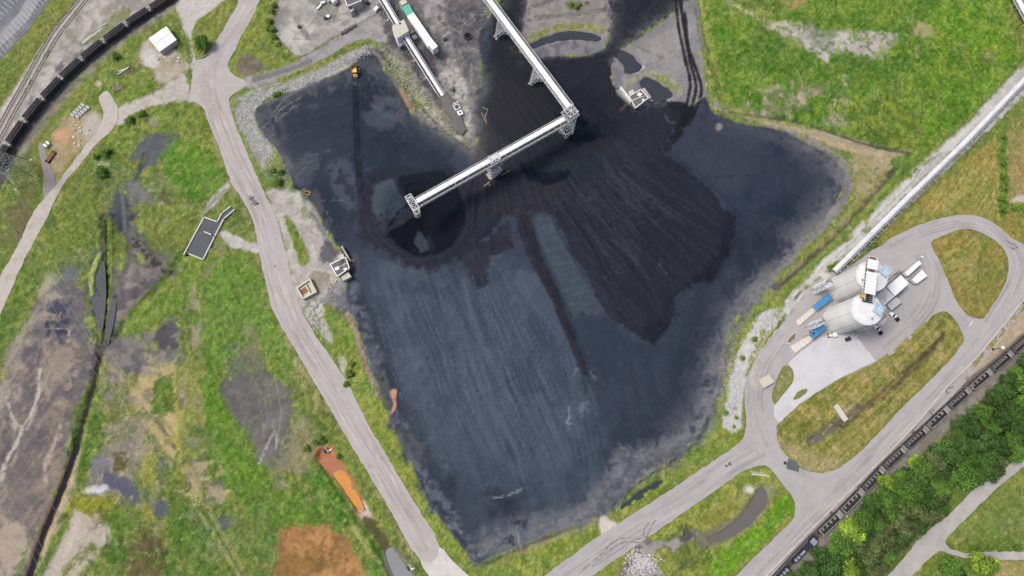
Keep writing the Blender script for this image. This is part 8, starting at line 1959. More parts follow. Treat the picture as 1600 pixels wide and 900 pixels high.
def make_loco(label):
    r = empty('locomotive', (0, 0, 0), label=label, cat='locomotive', group='locomotives of the right coal train')
    NB = mat('navy_loco_paint', (48,50,66), 0.5, var=0.12, scale=0.8, dirt=(70,70,78), dirt_amt=0.5)
    LG = mat('loco_roof_grey', (150,152,168), 0.6, var=0.12, scale=0.8)
    MB().box(-9.0, 9.0, -1.5, 1.5, 1.2, 1.45).build('deck', M_DARK, r)
    MB().box(-7.6, 4.4, -0.95, 0.95, 1.45, 4.1).build('long_hood', NB, r)
    cb = MB().box(4.5, 7.0, -1.45, 1.45, 1.45, 4.3).build('cab', NB, r)
    MB().box(4.4, 7.1, -1.35, 1.35, 4.3, 4.45).build('cab_roof', LG, cb)
    MB().box(7.02, 7.06, -1.1, 1.1, 3.2, 4.0).build('windscreen', M_GLASS, cb)
    MB().box(7.1, 8.6, -0.8, 0.8, 1.45, 2.9).build('nose', NB, r)
    for x in (-6.4, -4.6): MB().cyl((x, 0, 4.1), 0.75, 0.15, 20).build('radiator_fan', LG, r)
    MB().box(-3.2, -0.2, -0.5, 0.5, 4.1, 4.3).build('roof_box', LG, r); MB().cyl((1.2, 0, 4.1), 0.35, 0.5, 14).build('exhaust', M_DARK, r)
    MB().box(-3.0, 2.6, -1.3, 1.3, 0.5, 1.15).build('fuel_tank', M_DARK, r)
    for s in (-1, 1):
        mb = MB().bar((-8.8, s * 1.45, 2.4), (4.4, s * 1.45, 2.4), 0.07)
        for i in range(9): mb.bar((-8.8 + i * 1.65, s * 1.45, 1.45), (-8.8 + i * 1.65, s * 1.45, 2.4), 0.06)
        mb.build('handrail', M_STEEL, r)
        bg_ = MB().box(s * 5.8 - 2.0, s * 5.8 + 2.0, -1.1, 1.1, 0.6, 1.0).build('bogie', M_DARK, r)
        for x in (-1.5, 0, 1.5):
            for y in (-0.75, 0.75): MB().tube([(s * 5.8 + x, y - 0.07, 0.78), (s * 5.8 + x, y + 0.07, 0.78)], 0.5, 14).build('wheel', M_RAIL, bg_)
    return r
for i, lb in enumerate(('dark blue locomotive next to the empty hoppers of the right train', 'dark locomotive cut by the bottom edge, leading the right train')):
    lo = make_loco(lb); s0 = g2[-1] + 1.0 + 19.2 * i
    a, b = at_len(RT, s0 + 2), at_len(RT, s0 + 17); c = (a + b) / 2; d = (a - b) if i == 0 else (b - a)
    lo.location = (*c, 0.34); lo.rotation_euler = (0, 0, math.atan2(d[1], d[0]))
# concrete barrier between road and railway
bp = rail_path([(1640,412),(1602,464),(1522,562),(1484,599),(1419,675),(1306,788),(1202,894),(1160,940)])
n = int(bp[1][-1] / 6.0)
root = empty('roadside_barrier', (*bp[0][0], 0), label='long low concrete barrier between the right road and the railway', cat='barrier')
for i in range(n):
    a, b = at_len(bp, bp[1][-1] * i / n), at_len(bp, bp[1][-1] * (i + .97) / n)
    part(root, 'barrier_segment', MB().bar((*a, 0.25), (*b, 0.25), 0.6, 0.7).bar((*a, 0.75), (*b, 0.75), 0.28, 0.3), M_CONC)
# ================================================================== LEFT SIDE: SHED, BASIN, PYLON, TIP
q = [PV(x, y, 4.0) for x, y in ((232,60),(260,41),(276,62),(249,81))][::-1]
c = sum(q, Vector()) / 4
root = empty('shed', (c.x, c.y, 0), label='white metal shed with low gable roof at the upper left', cat='shed')
if (q[1] - q[0]).cross(q[2] - q[1]).z < 0: q = q[::-1]
if (q[1] - q[0]).length < (q[2] - q[1]).length: q = q[1:] + q[:1]
w = [c + (p - c) * 0.95 for p in q]
part(root, 'wall', MB().hexa([(p.x, p.y, -0.3) for p in w], [(p.x, p.y, 3.7) for p in w]), M_WALL)
r0_, r1_ = (q[0] + q[3]) / 2 + Vector((0, 0, 0.9)), (q[1] + q[2]) / 2 + Vector((0, 0, 0.9))
for e0, e1 in ((q[0], q[1]), (q[3], q[2])):
    k = 4
    for i in range(k):
        a, b = e0.lerp(e1, i / k + .003), e0.lerp(e1, (i + 1) / k - .003); cc, d = r0_.lerp(r1_, (i + 1) / k - .003), r0_.lerp(r1_, i / k + .003)
        part(root, 'roof_panel', MB().add([a, b, cc, d] + [p - Vector((0, 0, .15)) for p in (a, b, cc, d)], [(0,1,2,3),(7,6,5,4),(0,4,5,1),(1,5,6,2),(2,6,7,3),(3,7,4,0)]), M_WHITE)
part(root, 'ridge_cap', MB().bar(r0_ + Vector((0,0,.04)), r1_ + Vector((0,0,.04)), 0.4, 0.1), M_LSTEEL)
m0 = (w[0] + w[3]) / 2; dv = (w[3] - w[0]).normalized(); nv = (m0 - c); nv.z = 0; nv.normalize()
part(root, 'door', MB().bar((*(m0 - dv * 1.5 + nv * .06).xy, 1.4), (*(m0 + dv * 1.5 + nv * .06).xy, 1.4), 0.1, 2.8), M_STEEL)
# settling basin
root = empty('settling_basin', PV(320, 372), label='rectangular concrete settling basin full of dark water with an inlet channel', cat='basin')
def wallrun(pts, nm='wall'):
    for a, b in zip(pts[:-1], pts[1:]):
        a, b = PV(*a, 0.35), PV(*b, 0.35); d = (b - a).normalized() * 0.2
        part(root, nm, MB().bar(a - d, b + d, 0.55, 1.6), mat('bleached_wall', (218,218,208), 0.85, var=0.08, scale=0.8))
wallrun([(319.5,340),(288,398)]); wallrun([(319.5,340),(340,347)]); wallrun([(340,347),(348,333),(361,323)]); wallrun([(367,328),(350.5,342),(336,370),(318,406)]); wallrun([(318,406),(296.7,397.4)])
wallrun([(320,362.6),(330,367)], 'baffle')
wq = [PV(x, y)[:2] for x, y in ((319.5,340),(340,347),(348,333),(361,323),(367,328),(350.5,342),(336,370),(318,406),(290,396))]
n = len(wq); ox, oy = root.location.x, root.location.y
o = sheet('water', [(x - ox, y - oy) for x, y in wq], 0.62, water_mat('basin_water', (82,84,94), 0.3), parent=root)
# pylon with its lines
p = PV(37, 273)
root = empty('power_pylon', (p.x, p.y, 0), math.radians(28), label='tall grey lattice power pylon at the left edge', cat='pylon')
hb, ht, hh = 6.0, 1.0, 40.0
def corner(sx, sy, z): w_ = hb + (ht - hb) * min(1, z / hh) ** 0.8; return Vector((sx * w_, sy * w_, z))
mb = MB()
for sx in (-1, 1):
    for sy in (-1, 1):
        mb2 = MB()
        for k in range(10): mb2.bar(corner(sx, sy, hh * k / 10), corner(sx, sy, hh * (k + 1) / 10), 0.24)
        mb2.build('leg', mat('dull_lattice', (150,152,150), 0.6), root)
        MB().obox((sx * hb, sy * hb, -0.5), 1.2, 1.2, 0.9).build('footing', M_CONC, root)
for k in range(10):
    z0, z1_ = hh * k / 10, hh * (k + 1) / 10
    for (a, b) in (((-1, -1), (1, -1)), ((1, -1), (1, 1)), ((1, 1), (-1, 1)), ((-1, 1), (-1, -1))):
        mb.bar(corner(*a, z0), corner(*b, z1_), 0.10); mb.bar(corner(*b, z0), corner(*a, z1_), 0.10); mb.bar(corner(*a, z1_), corner(*b, z1_), 0.09)
mb.build('bracing', mat('dull_lattice', (150,152,150), 0.6), root)
for z in (27, 33, 39):
    mb = MB()
    for s in (-1, 1):
        mb.bar((0, -0.8, z), (s * 8, 0, z), 0.14).bar((0, 0.8, z), (s * 8, 0, z), 0.14).bar((0, 0, z + 1.6), (s * 8, 0, z), 0.12)
    mb.build('cross_arm', mat('dull_lattice', (150,152,150), 0.6), root)
lines = [([(-30,205),(30,330),(92,450),(232,675),(372,905),(430,1000)], 'upper'), ([(-30,185),(45,335),(107,450),(250,672),(382,900),(445,1005)], 'upper'), ([(-60,210),(20,355),(84,452),(222,678),(362,905)], 'upper'),
         ([(-40,250),(30,380),(95,500),(160,600),(290,800),(360,910)], 'middle'), ([(-60,640),(0,748),(45,835),(82,905)], 'low'), ([(-60,655),(0,770),(36,838),(70,905)], 'low'), ([(-60,600),(-5,715),(60,845),(92,905)], 'low'), ([(-50,560),(40,720),(100,820),(150,905)], 'low')]
for i, (pts, kd) in enumerate(lines):
    z = {'upper': 27, 'middle': 31, 'low': 26}[kd]
    w3 = [P(x, y, z + 3 * abs(k - len(pts) / 2) / len(pts)) for k, (x, y) in enumerate(pts)]
    cnt = {'upper': ('lower', 'upper', 'lowest'), 'middle': ('',), 'low': ('second', 'first', 'third', 'fourth')}
    o = MB().tube([tuple(v) for v in crom(w3, 6, False)], 0.042, 5).build('power_line', mat('pale_wire', (170,170,146), 0.5))
    tag(o, {'upper': ('middle', 'rightmost', 'leftmost', '')[min(i, 3)] + ' thin power line of the bundle crossing the waste land diagonally', 'middle': 'single thin power line between the two bundles over the waste land', 'low': f'thin power line across the lower left corner, {ORD[{4: 1, 5: 0, 6: 2, 7: 3}.get(i, 0)]} from the left'}[kd], 'power line', {'upper': 'diagonal power line bundle', 'middle': None, 'low': 'corner power line bundle'}[kd])
# stacked concrete blocks
for r_ in range(2):
    for k in range(5):
        x, y = 114.5 + 4.0 * k + 5.8 * r_, 180.5 - 3.9 * k + 4.0 * r_
        if r_ == 1: x, y = 122 + 4.0 * k, 183 - 3.6 * k
        o = MB().obox((0, 0, -0.2), 2.5, 1.35, 1.0, 0.0).obox((0, 0, 0.8), 2.1, 1.0, 0.15, 0.0).build('concrete_block', mat('grey_blocks', (188,188,192), 0.85, var=0.1))
        o.location = PV(x, y); o.rotation_euler = (0, 0, pxdir((0, 0), (6, 4)) * 1 + 0.0)
        tag(o, f'pale grey concrete block, {ORD[k]} from the left in the {("upper", "lower")[r_]} row beside the dusty track', 'block', 'blocks in two rows')
# rusty trailer and white box
p = PV(80, 246); r0 = empty('flat_trailer', p, pxdir((73,256), (86,238)), label='rusty brown flat trailer beside the asphalt spur', cat='trailer')
MB().box(-2.6, 2.6, -1.1, 1.1, 0.8, 1.0).build('bed', M_RUST, r0)
for s in (-1, 1): MB().box(-3.4, 3.4, s * 0.7 - 0.12, s * 0.7 + 0.12, 0.55, 0.8).build('chassis_beam', M_RUST, r0)
for x in (-3.0, -2.0, 2.9):
    for s in (-1, 1): MB().tube([(x, s * 0.85, 0.45), (x, s * 1.15, 0.45)], 0.5, 14).build('wheel', M_TYREB, r0)
MB().bar((3.4, -0.7, 0.7), (4.8, 0, 0.6), 0.15).bar((3.4, 0.7, 0.7), (4.8, 0, 0.6), 0.15).build('drawbar', M_RUST, r0)
for x in (-1.2, 0.2, 1.5): MB().box(x - 0.06, x + 0.06, -1.05, 1.05, 1.0, 1.1).build('plank_bearer', M_WOOD, r0)
p = PV(75, 227); r0 = empty('portable_cabin', p, pxdir((72,230), (78,224)), label='tiny white site box above the rusty trailer', cat='box')
MB().box(-1.5, 1.5, -1.0, 1.0, 0, 1.6).build('body', M_WHITE, r0); MB().box(-0.3, 0.3, -1.06, 1.06, 1.6, 1.7).build('roof_vent', M_DARK, r0); MB().box(-1.55, -1.5, -.4, .4, 0.2, 1.4).build('door', M_STEEL, r0)
# kerb fence by the junction bush
pts = [(336,66),(332,74),(326,83),(318,89),(308,91)]
root = empty('guard_fence', PV(*pts[0]), label='low cream fence bending round the lawn corner at the junction', cat='fence')
for a, b in zip(pts[:-1], pts[1:]):
    a, b = PV(*a, 0.55), PV(*b, 0.55); part(root, 'rail', MB().bar(a, b, 0.22, 0.5), M_CREAM); part(root, 'post', MB().bar((a.x, a.y, -.2), (a.x, a.y, .8), 0.3), M_CREAM)
# plate, box and block things on the roads
p = PV(1239, 727, 0.065); r0 = empty('steel_plate', p, pxdir((1225,724), (1247,732)) + 0.1, label='dark steel plate lying across the road at the lower junction', cat='plate')
MB().hexa([(-3.0, -2.4, 0), (3.2, -2.6, 0), (3.0, 2.4, 0), (-2.8, 2.6, 0)], [(-3.0, -2.4, .08), (3.2, -2.6, .08), (3.0, 2.4, .08), (-2.8, 2.6, .08)]).build('plate', mat('dark_plate', (96,98,104), 0.6, var=0.12), r0)
MB().box(-4.6, -3.4, -0.6, 0.8, 0, 0.5).build('lifting_lug', M_DARK, r0)
for (x, y), sx, sy, sz, rz, m, nm, lb in (((1195,596), 6.0, 4.2, 2.2, 0.5, M_CREAM, 'guard_booth', 'beige square booth in the middle of the loop road'), ((1312,645), 2.2, 8.5, 1.0, 0.55, M_CONC, 'headwall', 'pale concrete culvert headwall on the long grass island')):
    p = PV(x, y); r0 = empty(nm, p, rz, label=lb, cat='booth' if 'booth' in nm else 'headwall')
    MB().box(-sx / 2, sx / 2, -sy / 2, sy / 2, -0.2, sz).build('body', m, r0)
    MB().box(-sx / 2 - .2, sx / 2 + .2, -sy / 2 - .2, sy / 2 + .2, sz, sz + 0.18).build('cap', m, r0)
    if 'booth' in nm: MB().box(-0.5, 0.5, -sy / 2 - 0.06, -sy / 2, 0, 1.9).build('door', M_BRICK, r0); MB().box(sx / 2, sx / 2 + .06, -1, 1, 0.9, 1.7).build('window', M_GLASS, r0)
    else: MB().tube([(0, -sy / 2 - 0.3, 0.3), (0, -sy / 2 + 0.4, 0.3)], 0.5, 14).build('pipe', M_DARK, r0)
# culvert at the orange ditch and at the milky ditch
for (x, y), (x2, y2), lb in (((508,706), (517,703), 'white culvert pipe at the head of the orange ditch'), ((637,889), (645,889), 'white culvert pipe at the milky ditch by the left road')):
    p = G(x, y); r0 = empty('culvert', p, label=lb, cat='culvert')
    a = PV(x2 - 3, y2 + 1, 0.35); b = PV(x2 + 3, y2 - 1.5, 0.5)
    part(r0, 'pipe', MB().tube([a, b], 0.32, 12), M_WHITE, smooth=True)
    part(r0, 'mouth', MB().tube([(p.x, p.y, -0.4), (p.x + 0.8, p.y + 0.6, -0.35)], 1.1, 16), M_DARK); part(r0, 'headwall', MB().obox((p.x + 1.2, p.y + 0.9, -1.0), 0.6, 3.2, 1.4, 0.6), M_CWALL)
# fence fragment at the lower junction, small poles
pts = [(1175,741),(1186,743),(1200,744)]
root = empty('broken_fence', G(1186, 743), label='pale broken fence lying on the grass below the lower junction', cat='fence')
a, b = G(1174,741,.3), G(1201,744,.3); part(root, 'rail', MB().bar(a, b, 0.25), M_WHITE)
for i in range(6):
    s_ = a.lerp(b, (i + 1) / 7); part(root, 'picket', MB().bar(s_, s_ + Vector((-1.4, 1.5, 0.1)), 0.16), M_WHITE)
for a, b, lb in (((184,117),(202,105),'long white pole lying in the weeds below the shed'), ((186,112),(200,107),'shorter white pole crossing the long one in the weeds below the shed'), ((143,52),(168,37),'pale sleeper beam beside the left railway')):
    a, b = G(*a, .35), G(*b, .35); o = MB().bar((0, 0, 0), b - a, 0.35, 0.3).bar((b - a) * 0.5 + Vector((.5, 0, -.3)), (b - a) * 0.5 + Vector((-.5, 0, -.3)), 0.2).build('pole', M_WHITE if 'white' in lb else M_CONC); o.location = a; tag(o, lb, 'pole')
p = G(183, 138); r0 = empty('pallet_stack', p, 0.3, label='grey pallet frame lying in the weeds above the dusty track', cat='pallet')
for i in range(6): MB().box(-2.4 + i * 0.85, -1.9 + i * 0.85, -1.6, 1.6, 0.35, 0.45).build('slat', M_WOOD, r0)
for y in (-1.4, 0, 1.4): MB().box(-2.5, 2.8, y - .08, y + .08, 0.2, 0.35).build('bearer', M_WOOD, r0)
# ------------------------------------------------------------------ stones
def stone_mesh(seed, n=9):
    random.seed(seed); bm = bmesh.new()
    bmesh.ops.create_icosphere(bm, subdivisions=1, radius=1.0)
    for v in bm.verts: v.co *= random.uniform(0.7, 1.2); v.co.z *= 0.7
    me = bpy.data.meshes.new('stone'); bm.to_mesh(me); bm.free(); me.materials.append(M_STONE); return me
SM = [stone_mesh(i) for i in range(6)]
random.seed(11)
RUB = []
for i in range(26):
    t = random.random()
    if i < 16: x, y = random.gauss(126, 7), random.gauss(204, 9); lb, gp = 'pale boulder in the rubble tip beside the dusty track', 'rubble by the dusty track'
    else: x, y = random.gauss(268, 16), random.gauss(92, 6); lb, gp = 'pale boulder in the rubble below the white shed', 'rubble by the shed'
    s = random.uniform(0.4, 1.15)
    o = linkmesh('boulder', SM[i % 6], None, G(x, y, 0.1), random.random() * 6); o.scale = (s, s * random.uniform(.6, 1.1), s * .8); tag(o, lb, 'boulder', gp); RUB.append((gp, x, o))
for gp_ in sorted({r_[0] for r_ in RUB}):
    for j, r_ in enumerate(sorted([r_ for r_ in RUB if r_[0] == gp_], key=lambda r_: r_[1])): r_[2]['label'] += f', {(ORD + ["rightmost"])[j]} from the left' if j < 15 else ', rightmost of all'
def riprap(name, sampler, n, smin, smax, m, label, cat, seed):
    rng = np.random.default_rng(seed); V = []; F = []; k = 0
    base = np.array([v.co[:] for v in SM[0].vertices]); fb = [tuple(p.vertices) for p in SM[0].polygons]
    for i in range(n):
        x, y = sampler(rng); g = G(x, y); s = rng.uniform(smin, smax) * (1, 1.5)[int(rng.random() < 0.15)]
        a = rng.uniform(0, 6.28); ca, sa = math.cos(a), math.sin(a)
        b = base * np.array([s, s * rng.uniform(.6, 1), s * .75]) * rng.uniform(.85, 1.15, base.shape)
        V += [(g.x + ca * q[0] - sa * q[1], g.y + sa * q[0] + ca * q[1], g.z + q[2] + s * .15) for q in b]
        F += [tuple(j + k for j in f) for f in fb]; k += len(base)
    o = MB(); o.v = V; o.f = F
    return o.build(name, m, None, label=label, cat=cat, kind='stuff')
def along(pts, w):
    p = np.array(pts, float)
    def f(rng):
        i = rng.integers(0, len(p) - 1); t = rng.random(); c = p[i] * (1 - t) + p[i + 1] * t
        return c[0] + rng.normal(0, w), c[1] + rng.normal(0, w)
    return f
M_RIP2 = mat('grey_riprap', (176,174,170), 0.95, var=0.4, scale=0.7)
M_RIP3 = mat('white_riprap', (188,186,184), 0.95, var=0.3, scale=0.7)
riprap('riprap', along([(380,180),(392,158),(440,140),(500,115),(545,93),(575,78)], 4.0), 1400, 0.18, 0.42, M_RIP2, 'pale stone riprap along the upper left rim of the heap', 'riprap', 1)
riprap('riprap', along([(388,190),(410,228),(424,250)], 5.0), 300, 0.18, 0.42, M_RIP2, 'pale stones on the bank left of the heap', 'riprap', 2)
riprap('riprap', along([(1150,560),(1143,600),(1142,640),(1143,665)], 5.0), 500, 0.14, 0.3, M_RIP3, 'white stone strip left of the loop road', 'riprap', 3)
riprap('riprap', along([(1215,488),(1190,510),(1165,540)], 5.0), 350, 0.14, 0.3, M_RIP3, 'white stones on the bank above the loop road', 'riprap', 4)
riprap('rock_pile', along([(990,868),(1005,878),(1015,885),(990,895)], 9.0), 520, 0.25, 0.65, M_RIP3, 'heap of white rocks on the grass below the lower road', 'rocks', 5)
riprap('riprap', along([(478,490),(495,505),(508,520)], 4.0), 160, 0.2, 0.5, M_RIP2, 'pale stones between left road and heap', 'riprap', 6)
riprap('riprap', along([(610,100),(640,135),(665,160),(700,195)], 4.5), 320, 0.18, 0.4, M_RIP2, 'pale stones on the grassy spit', 'riprap', 7)

# ------------------------------------------------------------------ clutter on the works yard
CL = [((505,6),(2.6,1.2,1.4),0.5,M_LSTEEL,'pale equipment box left of the tanks on the top yard'),((499,12),(3.4,0.8,0.9),0.9,M_WHITE,'long white pipe rack left of the tanks on the top yard'),((513,27),(1.6,1.4,1.2),0.2,M_WHITE,'small white crate below the tanks on the top yard'),((509,29),(2.0,1.2,1.0),0.4,M_DARK,'dark crate beside the small white crate on the top yard'),((575,6),(1.6,1.6,2.0),0.3,M_DARK,'dark cabinet right of the top edge building'),((572,4),(1.2,0.9,1.6),0.3,M_CREAM,'cream cabinet right of the top edge building'),((468,43),(1.8,1.4,1.0),0.1,M_DARK,'dark skip on the pale top yard'),((559,13),(2.2,1.6,1.2),0.8,M_FELT,'grey skip below the top edge building'),
      ((648,60),(2.4,2.0,1.6),0.5,M_LSTEEL,'pale pump box between transfer house and white gallery'),((644,52),(1.8,1.6,1.2),0.2,M_CREAM,'cream pump box between transfer house and white gallery'),((601,12),(2.4,1.6,1.8),0.6,M_FELT,'grey cabinet beside the upper reclaim conveyor'),((588,16),(3.0,1.8,1.6),1.0,M_LSTEEL,'pale trough left of the upper reclaim conveyor'),((695,62),(2.0,1.4,1.0),0.4,M_DARK,'dark bin right of the white gallery head'),((765,290),(1.4,1.0,0.8),0.2,M_RUST,'rusty drum box left of the support tower')]
for (x, y), (sx, sy, sz), rz, m, lb in CL:
    r0 = empty('equipment_box', G(x, y), rz, label=lb, cat='equipment')
    MB().box(-sx / 2, sx / 2, -sy / 2, sy / 2, 0.12, sz).build('body', m, r0)
    MB().box(-sx / 2 - .06, sx / 2 + .06, -sy / 2 - .06, sy / 2 + .06, sz, sz + 0.08).build('lid', m, r0)
    for s_ in (-1, 1): MB().box(s_ * sx * .35 - .08, s_ * sx * .35 + .08, -sy / 2, sy / 2, -0.3, 0.12).build('skid', M_DARK, r0)
# ================================================================== TREES AND BUSHES
def leaf_mat(name, rgb, rand=0.22):
    m = bpy.data.materials.new(name); m.use_nodes = True
    t = m.node_tree; b = t.nodes['Principled BSDF']
    at = t.nodes.new('ShaderNodeAttribute'); at.attribute_name = 'tone'
    oi = t.nodes.new('ShaderNodeObjectInfo')
    mr = t.nodes.new('ShaderNodeMapRange'); mr.inputs['To Min'].default_value = 1 - rand; mr.inputs['To Max'].default_value = 1 + rand
    t.links.new(oi.outputs['Random'], mr.inputs['Value'])
    mu = t.nodes.new('ShaderNodeMath'); mu.operation = 'MULTIPLY'
    t.links.new(at.outputs['Fac'], mu.inputs[0]); t.links.new(mr.outputs['Result'], mu.inputs[1])
    vm = t.nodes.new('ShaderNodeVectorMath'); vm.operation = 'SCALE'; vm.inputs[0].default_value = tuple(alb(rgb))
    t.links.new(mu.outputs[0], vm.inputs['Scale']); t.links.new(vm.outputs[0], b.inputs['Base Color'])
    b.inputs['Roughness'].default_value = 0.7; b.inputs['Specular IOR Level'].default_value = 0.2
    return m
M_BARK = mat('tree_bark', (98,84,70), 0.95, var=0.2, scale=1.5)
def crown_mesh(seed, R, Hh, zc_, lobes, leaves, ls, m):
    rng = np.random.default_rng(seed)
    cs = []
    for i in range(lobes):
        a = rng.uniform(0, 6.283); r_ = R * (0.15 + 0.62 * math.sqrt(rng.random()))
        cs.append((r_ * math.cos(a), r_ * math.sin(a), zc_ + Hh * (rng.uniform(-0.35, 0.45) - 0.35 * (r_ / R) ** 2), R * rng.uniform(0.26, 0.46)))
    cs.append((0, 0, zc_ + Hh * 0.25, R * 0.5))
    c = np.array(cs); k = rng.choice(len(c), leaves, p=c[:, 3] ** 2 / (c[:, 3] ** 2).sum())
    d = rng.normal(size=(leaves, 3)); d[:, 2] = d[:, 2] * 0.9 + 0.25; d /= np.linalg.norm(d, axis=1)[:, None]
    rad = c[k, 3] * (1 - 0.35 * rng.random(leaves) ** 2) * (1 + 0.17 * rng.normal(size=leaves))
    p = c[k, :3] + d * rad[:, None] * np.array([1, 1, 0.85])
    nrm = d + rng.normal(size=d.shape) * 0.55; nrm[:, 2] += 0.4; nrm /= np.linalg.norm(nrm, axis=1)[:, None]
    t1 = np.cross(nrm, rng.normal(size=d.shape)); t1 /= np.linalg.norm(t1, axis=1)[:, None]; t2 = np.cross(nrm, t1)
    s = ls * rng.uniform(0.4, 1.35, leaves)[:, None]
    v = np.stack([p - t1 * s, p - t2 * s * 0.55 + nrm * s * .12, p + t1 * s, p + t2 * s * 0.55 + nrm * s * .12], 1).reshape(-1, 3).astype(np.float32)
    tone = np.repeat(np.clip(rng.normal(1.0, 0.30, leaves) + 0.22 * rng.normal(size=len(c))[k], 0.45, 1.7), 4).astype(np.float32)
    me = bpy.data.meshes.new('crown')
    me.vertices.add(len(v)); me.vertices.foreach_set('co', v.ravel())
    me.loops.add(leaves * 4); me.loops.foreach_set('vertex_index', np.arange(leaves * 4, dtype=np.int32))
    me.polygons.add(leaves); me.polygons.foreach_set('loop_start', np.arange(0, leaves * 4, 4, dtype=np.int32))
    me.update(calc_edges=True)
    at = me.attributes.new('tone', 'FLOAT', 'POINT'); at.data.foreach_set('value', tone)
    me.materials.append(m)
    return me, c
def trunk_mesh(seed, h, r, c):
    random.seed(seed); mb = MB()
    def taper(a, b, r0, r1, n=7):
        a, b = Vector(a), Vector(b); d = (b - a).normalized(); u = d.orthogonal().normalized(); w_ = d.cross(u)
        vs_ = [a + (u * math.cos(6.283 * k / n) + w_ * math.sin(6.283 * k / n)) * r0 for k in range(n)] + [b + (u * math.cos(6.283 * k / n) + w_ * math.sin(6.283 * k / n)) * r1 for k in range(n)]
        mb.add(vs_, [(k, (k + 1) % n, n + (k + 1) % n, n + k) for k in range(n)])
    taper((0, 0, -0.3), (0.1, 0.05, h * 0.45), r, r * 0.7); taper((0.1, 0.05, h * 0.45), (0, 0, h), r * 0.7, r * 0.2)
    for q_ in c[:6]: taper((0.05, 0, h * random.uniform(.35, .6)), q_[:3], r * 0.35, r * 0.08)
    return mb.mesh('trunk', M_BARK)
KINDS_T = {'dark': (68,98,44), 'mid': (88,126,48), 'bright': (138,168,60), 'olive': (100,114,68)}
PROT = {}
for kd, rgb in KINDS_T.items():
    m = leaf_mat('leaves_' + kd, rgb)
    PROT[kd] = []
    for j in range(2):
        sd = hash(kd) % 100 if False else {'dark': 10, 'mid': 20, 'bright': 30, 'olive': 40}[kd] + j
        me, c = crown_mesh(sd, 5.0, 5.0, 7.0, 17, 3600, 0.44, m)
        PROT[kd].append((me, trunk_mesh(sd, 8.0, 0.32, c)))
def tree(px, py, R, kind, label, group, j=0, zc_=7.0, seed=0):
    s = R / 5.0
    x, y, _ = P(px, py, zc_ * s)
    o = empty('tree', (x, y, max(zat(x, y), -.3)), seed * 2.4, label=label, cat='tree', group=group)
    o.scale = (s * (0.88 + 0.3 * ((seed * 37) % 10) / 10), s, s * (0.85 + 0.4 * ((seed * 53) % 10) / 10))
    linkmesh('crown', PROT[kind][j][0], o); linkmesh('trunk', PROT[kind][j][1], o)
    return o
WOOD = [(1620,548),(1590,578),(1540,626),(1500,664),(1462,700),(1440,716),(1405,745),(1375,768),(1345,800),(1318,828),(1285,862),(1255,890),(1240,912),(1345,912),(1372,888),(1405,858),(1428,838),(1455,815),(1478,795),(1478,770),(1500,752),(1535,752),(1562,735),(1590,712),(1625,690)]
hand = [(1333,832,20,'bright'),(1390,778,17,'mid'),(1420,775,18,'mid'),(1382,752,12,'bright'),(1506,742,20,'mid'),(1440,735,17,'mid'),(1480,705,18,'dark'),(1470,762,15,'mid'),(1350,815,17,'mid'),(1392,800,13,'mid'),(1475,798,12,'mid'),(1432,722,12,'bright'),
        (1310,850,18,'mid'),(1295,885,18,'dark'),(1325,890,16,'bright'),(1268,892,16,'dark'),(1410,820,16,'olive'),(1440,800,15,'olive'),(1380,850,17,'olive'),(1362,870,16,'olive'),(1352,845,13,'dark'),(1500,700,16,'dark'),(1545,690,18,'dark'),(1560,650,17,'dark'),(1590,650,16,'mid'),(1580,690,15,'mid'),(1600,600,16,'mid'),(1575,612,15,'dark'),(1540,650,15,'mid'),(1520,670,14,'dark')]
rng = random.Random(4)
pts = [(x, y, r_ * 0.33, k) for x, y, r_, k in hand]
tries = 0
while tries < 6000 and len(pts) < 95:
    tries += 1
    x, y = rng.uniform(1235, 1625), rng.uniform(545, 912)
    if not inside((x, y), WOOD): continue
    r_ = rng.uniform(10, 16)
    if all(math.hypot(x - a, y - b) > 0.62 * (r_ + c / 0.33) for a, b, c, _ in pts):
        pts.append((x, y, r_ * 0.33, rng.choice(['dark', 'mid', 'dark', 'olive'] if (x - 1580) * 251 - (y - 549) * -270 < 100 * 369 else ['olive', 'olive', 'dark', 'mid'])))
kd_lab = {'dark': 'dark green broadleaf tree in the wood beside the right railway', 'mid': 'mid green broadleaf tree in the wood beside the right railway', 'bright': 'bright yellow-green tree standing out in the wood beside the right railway', 'olive': 'dull olive tree in the wood near the pale lane'}
TREES = []
for i, (x, y, r_, k) in enumerate(pts):
    # which edge of the wood it grows on: distance from the railway in the photograph
    dist = abs((x - 1580) * (800 - 549) - (y - 549) * (1310 - 1580)) / math.hypot(251, 270)
    row = 'at the railway edge' if dist < 45 else ('in the middle' if dist < 100 else 'at the lane edge')
    TREES.append((k, row, y, tree(x, y, r_, k, kd_lab[k], 'wood: ' + k + ' trees', i % 2, seed=i)))
NUM = ORD + ['sixteenth', 'seventeenth', 'eighteenth', 'nineteenth', 'twentieth'] + ['twenty-' + w_ for w_ in ORD[:9]]
KW = {'dark': 'dark green', 'mid': 'mid green', 'bright': 'bright yellow-green', 'olive': 'dull olive'}
for key in sorted({t_[:2] for t_ in TREES}):
    for j, t_ in enumerate(sorted([t_ for t_ in TREES if t_[:2] == key], key=lambda t_: -t_[2])):
        t_[3]['label'] = f'{KW[key[0]]} wood tree {key[1]}, {NUM[j]} of its colour from the bottom'
tree(1535, 882, 6.0, 'bright', 'large bright tree beside the lane fork, bottom right', 'lone trees', 0, seed=3)
tree(1485, 888, 5.0, 'mid', 'round green tree left of the lane fork, bottom right', 'lone trees', 1, seed=5)
tree(1500, 905, 4.0, 'dark', 'dark small tree cut by the bottom edge below the lane fork', 'lone trees', 1, seed=8)
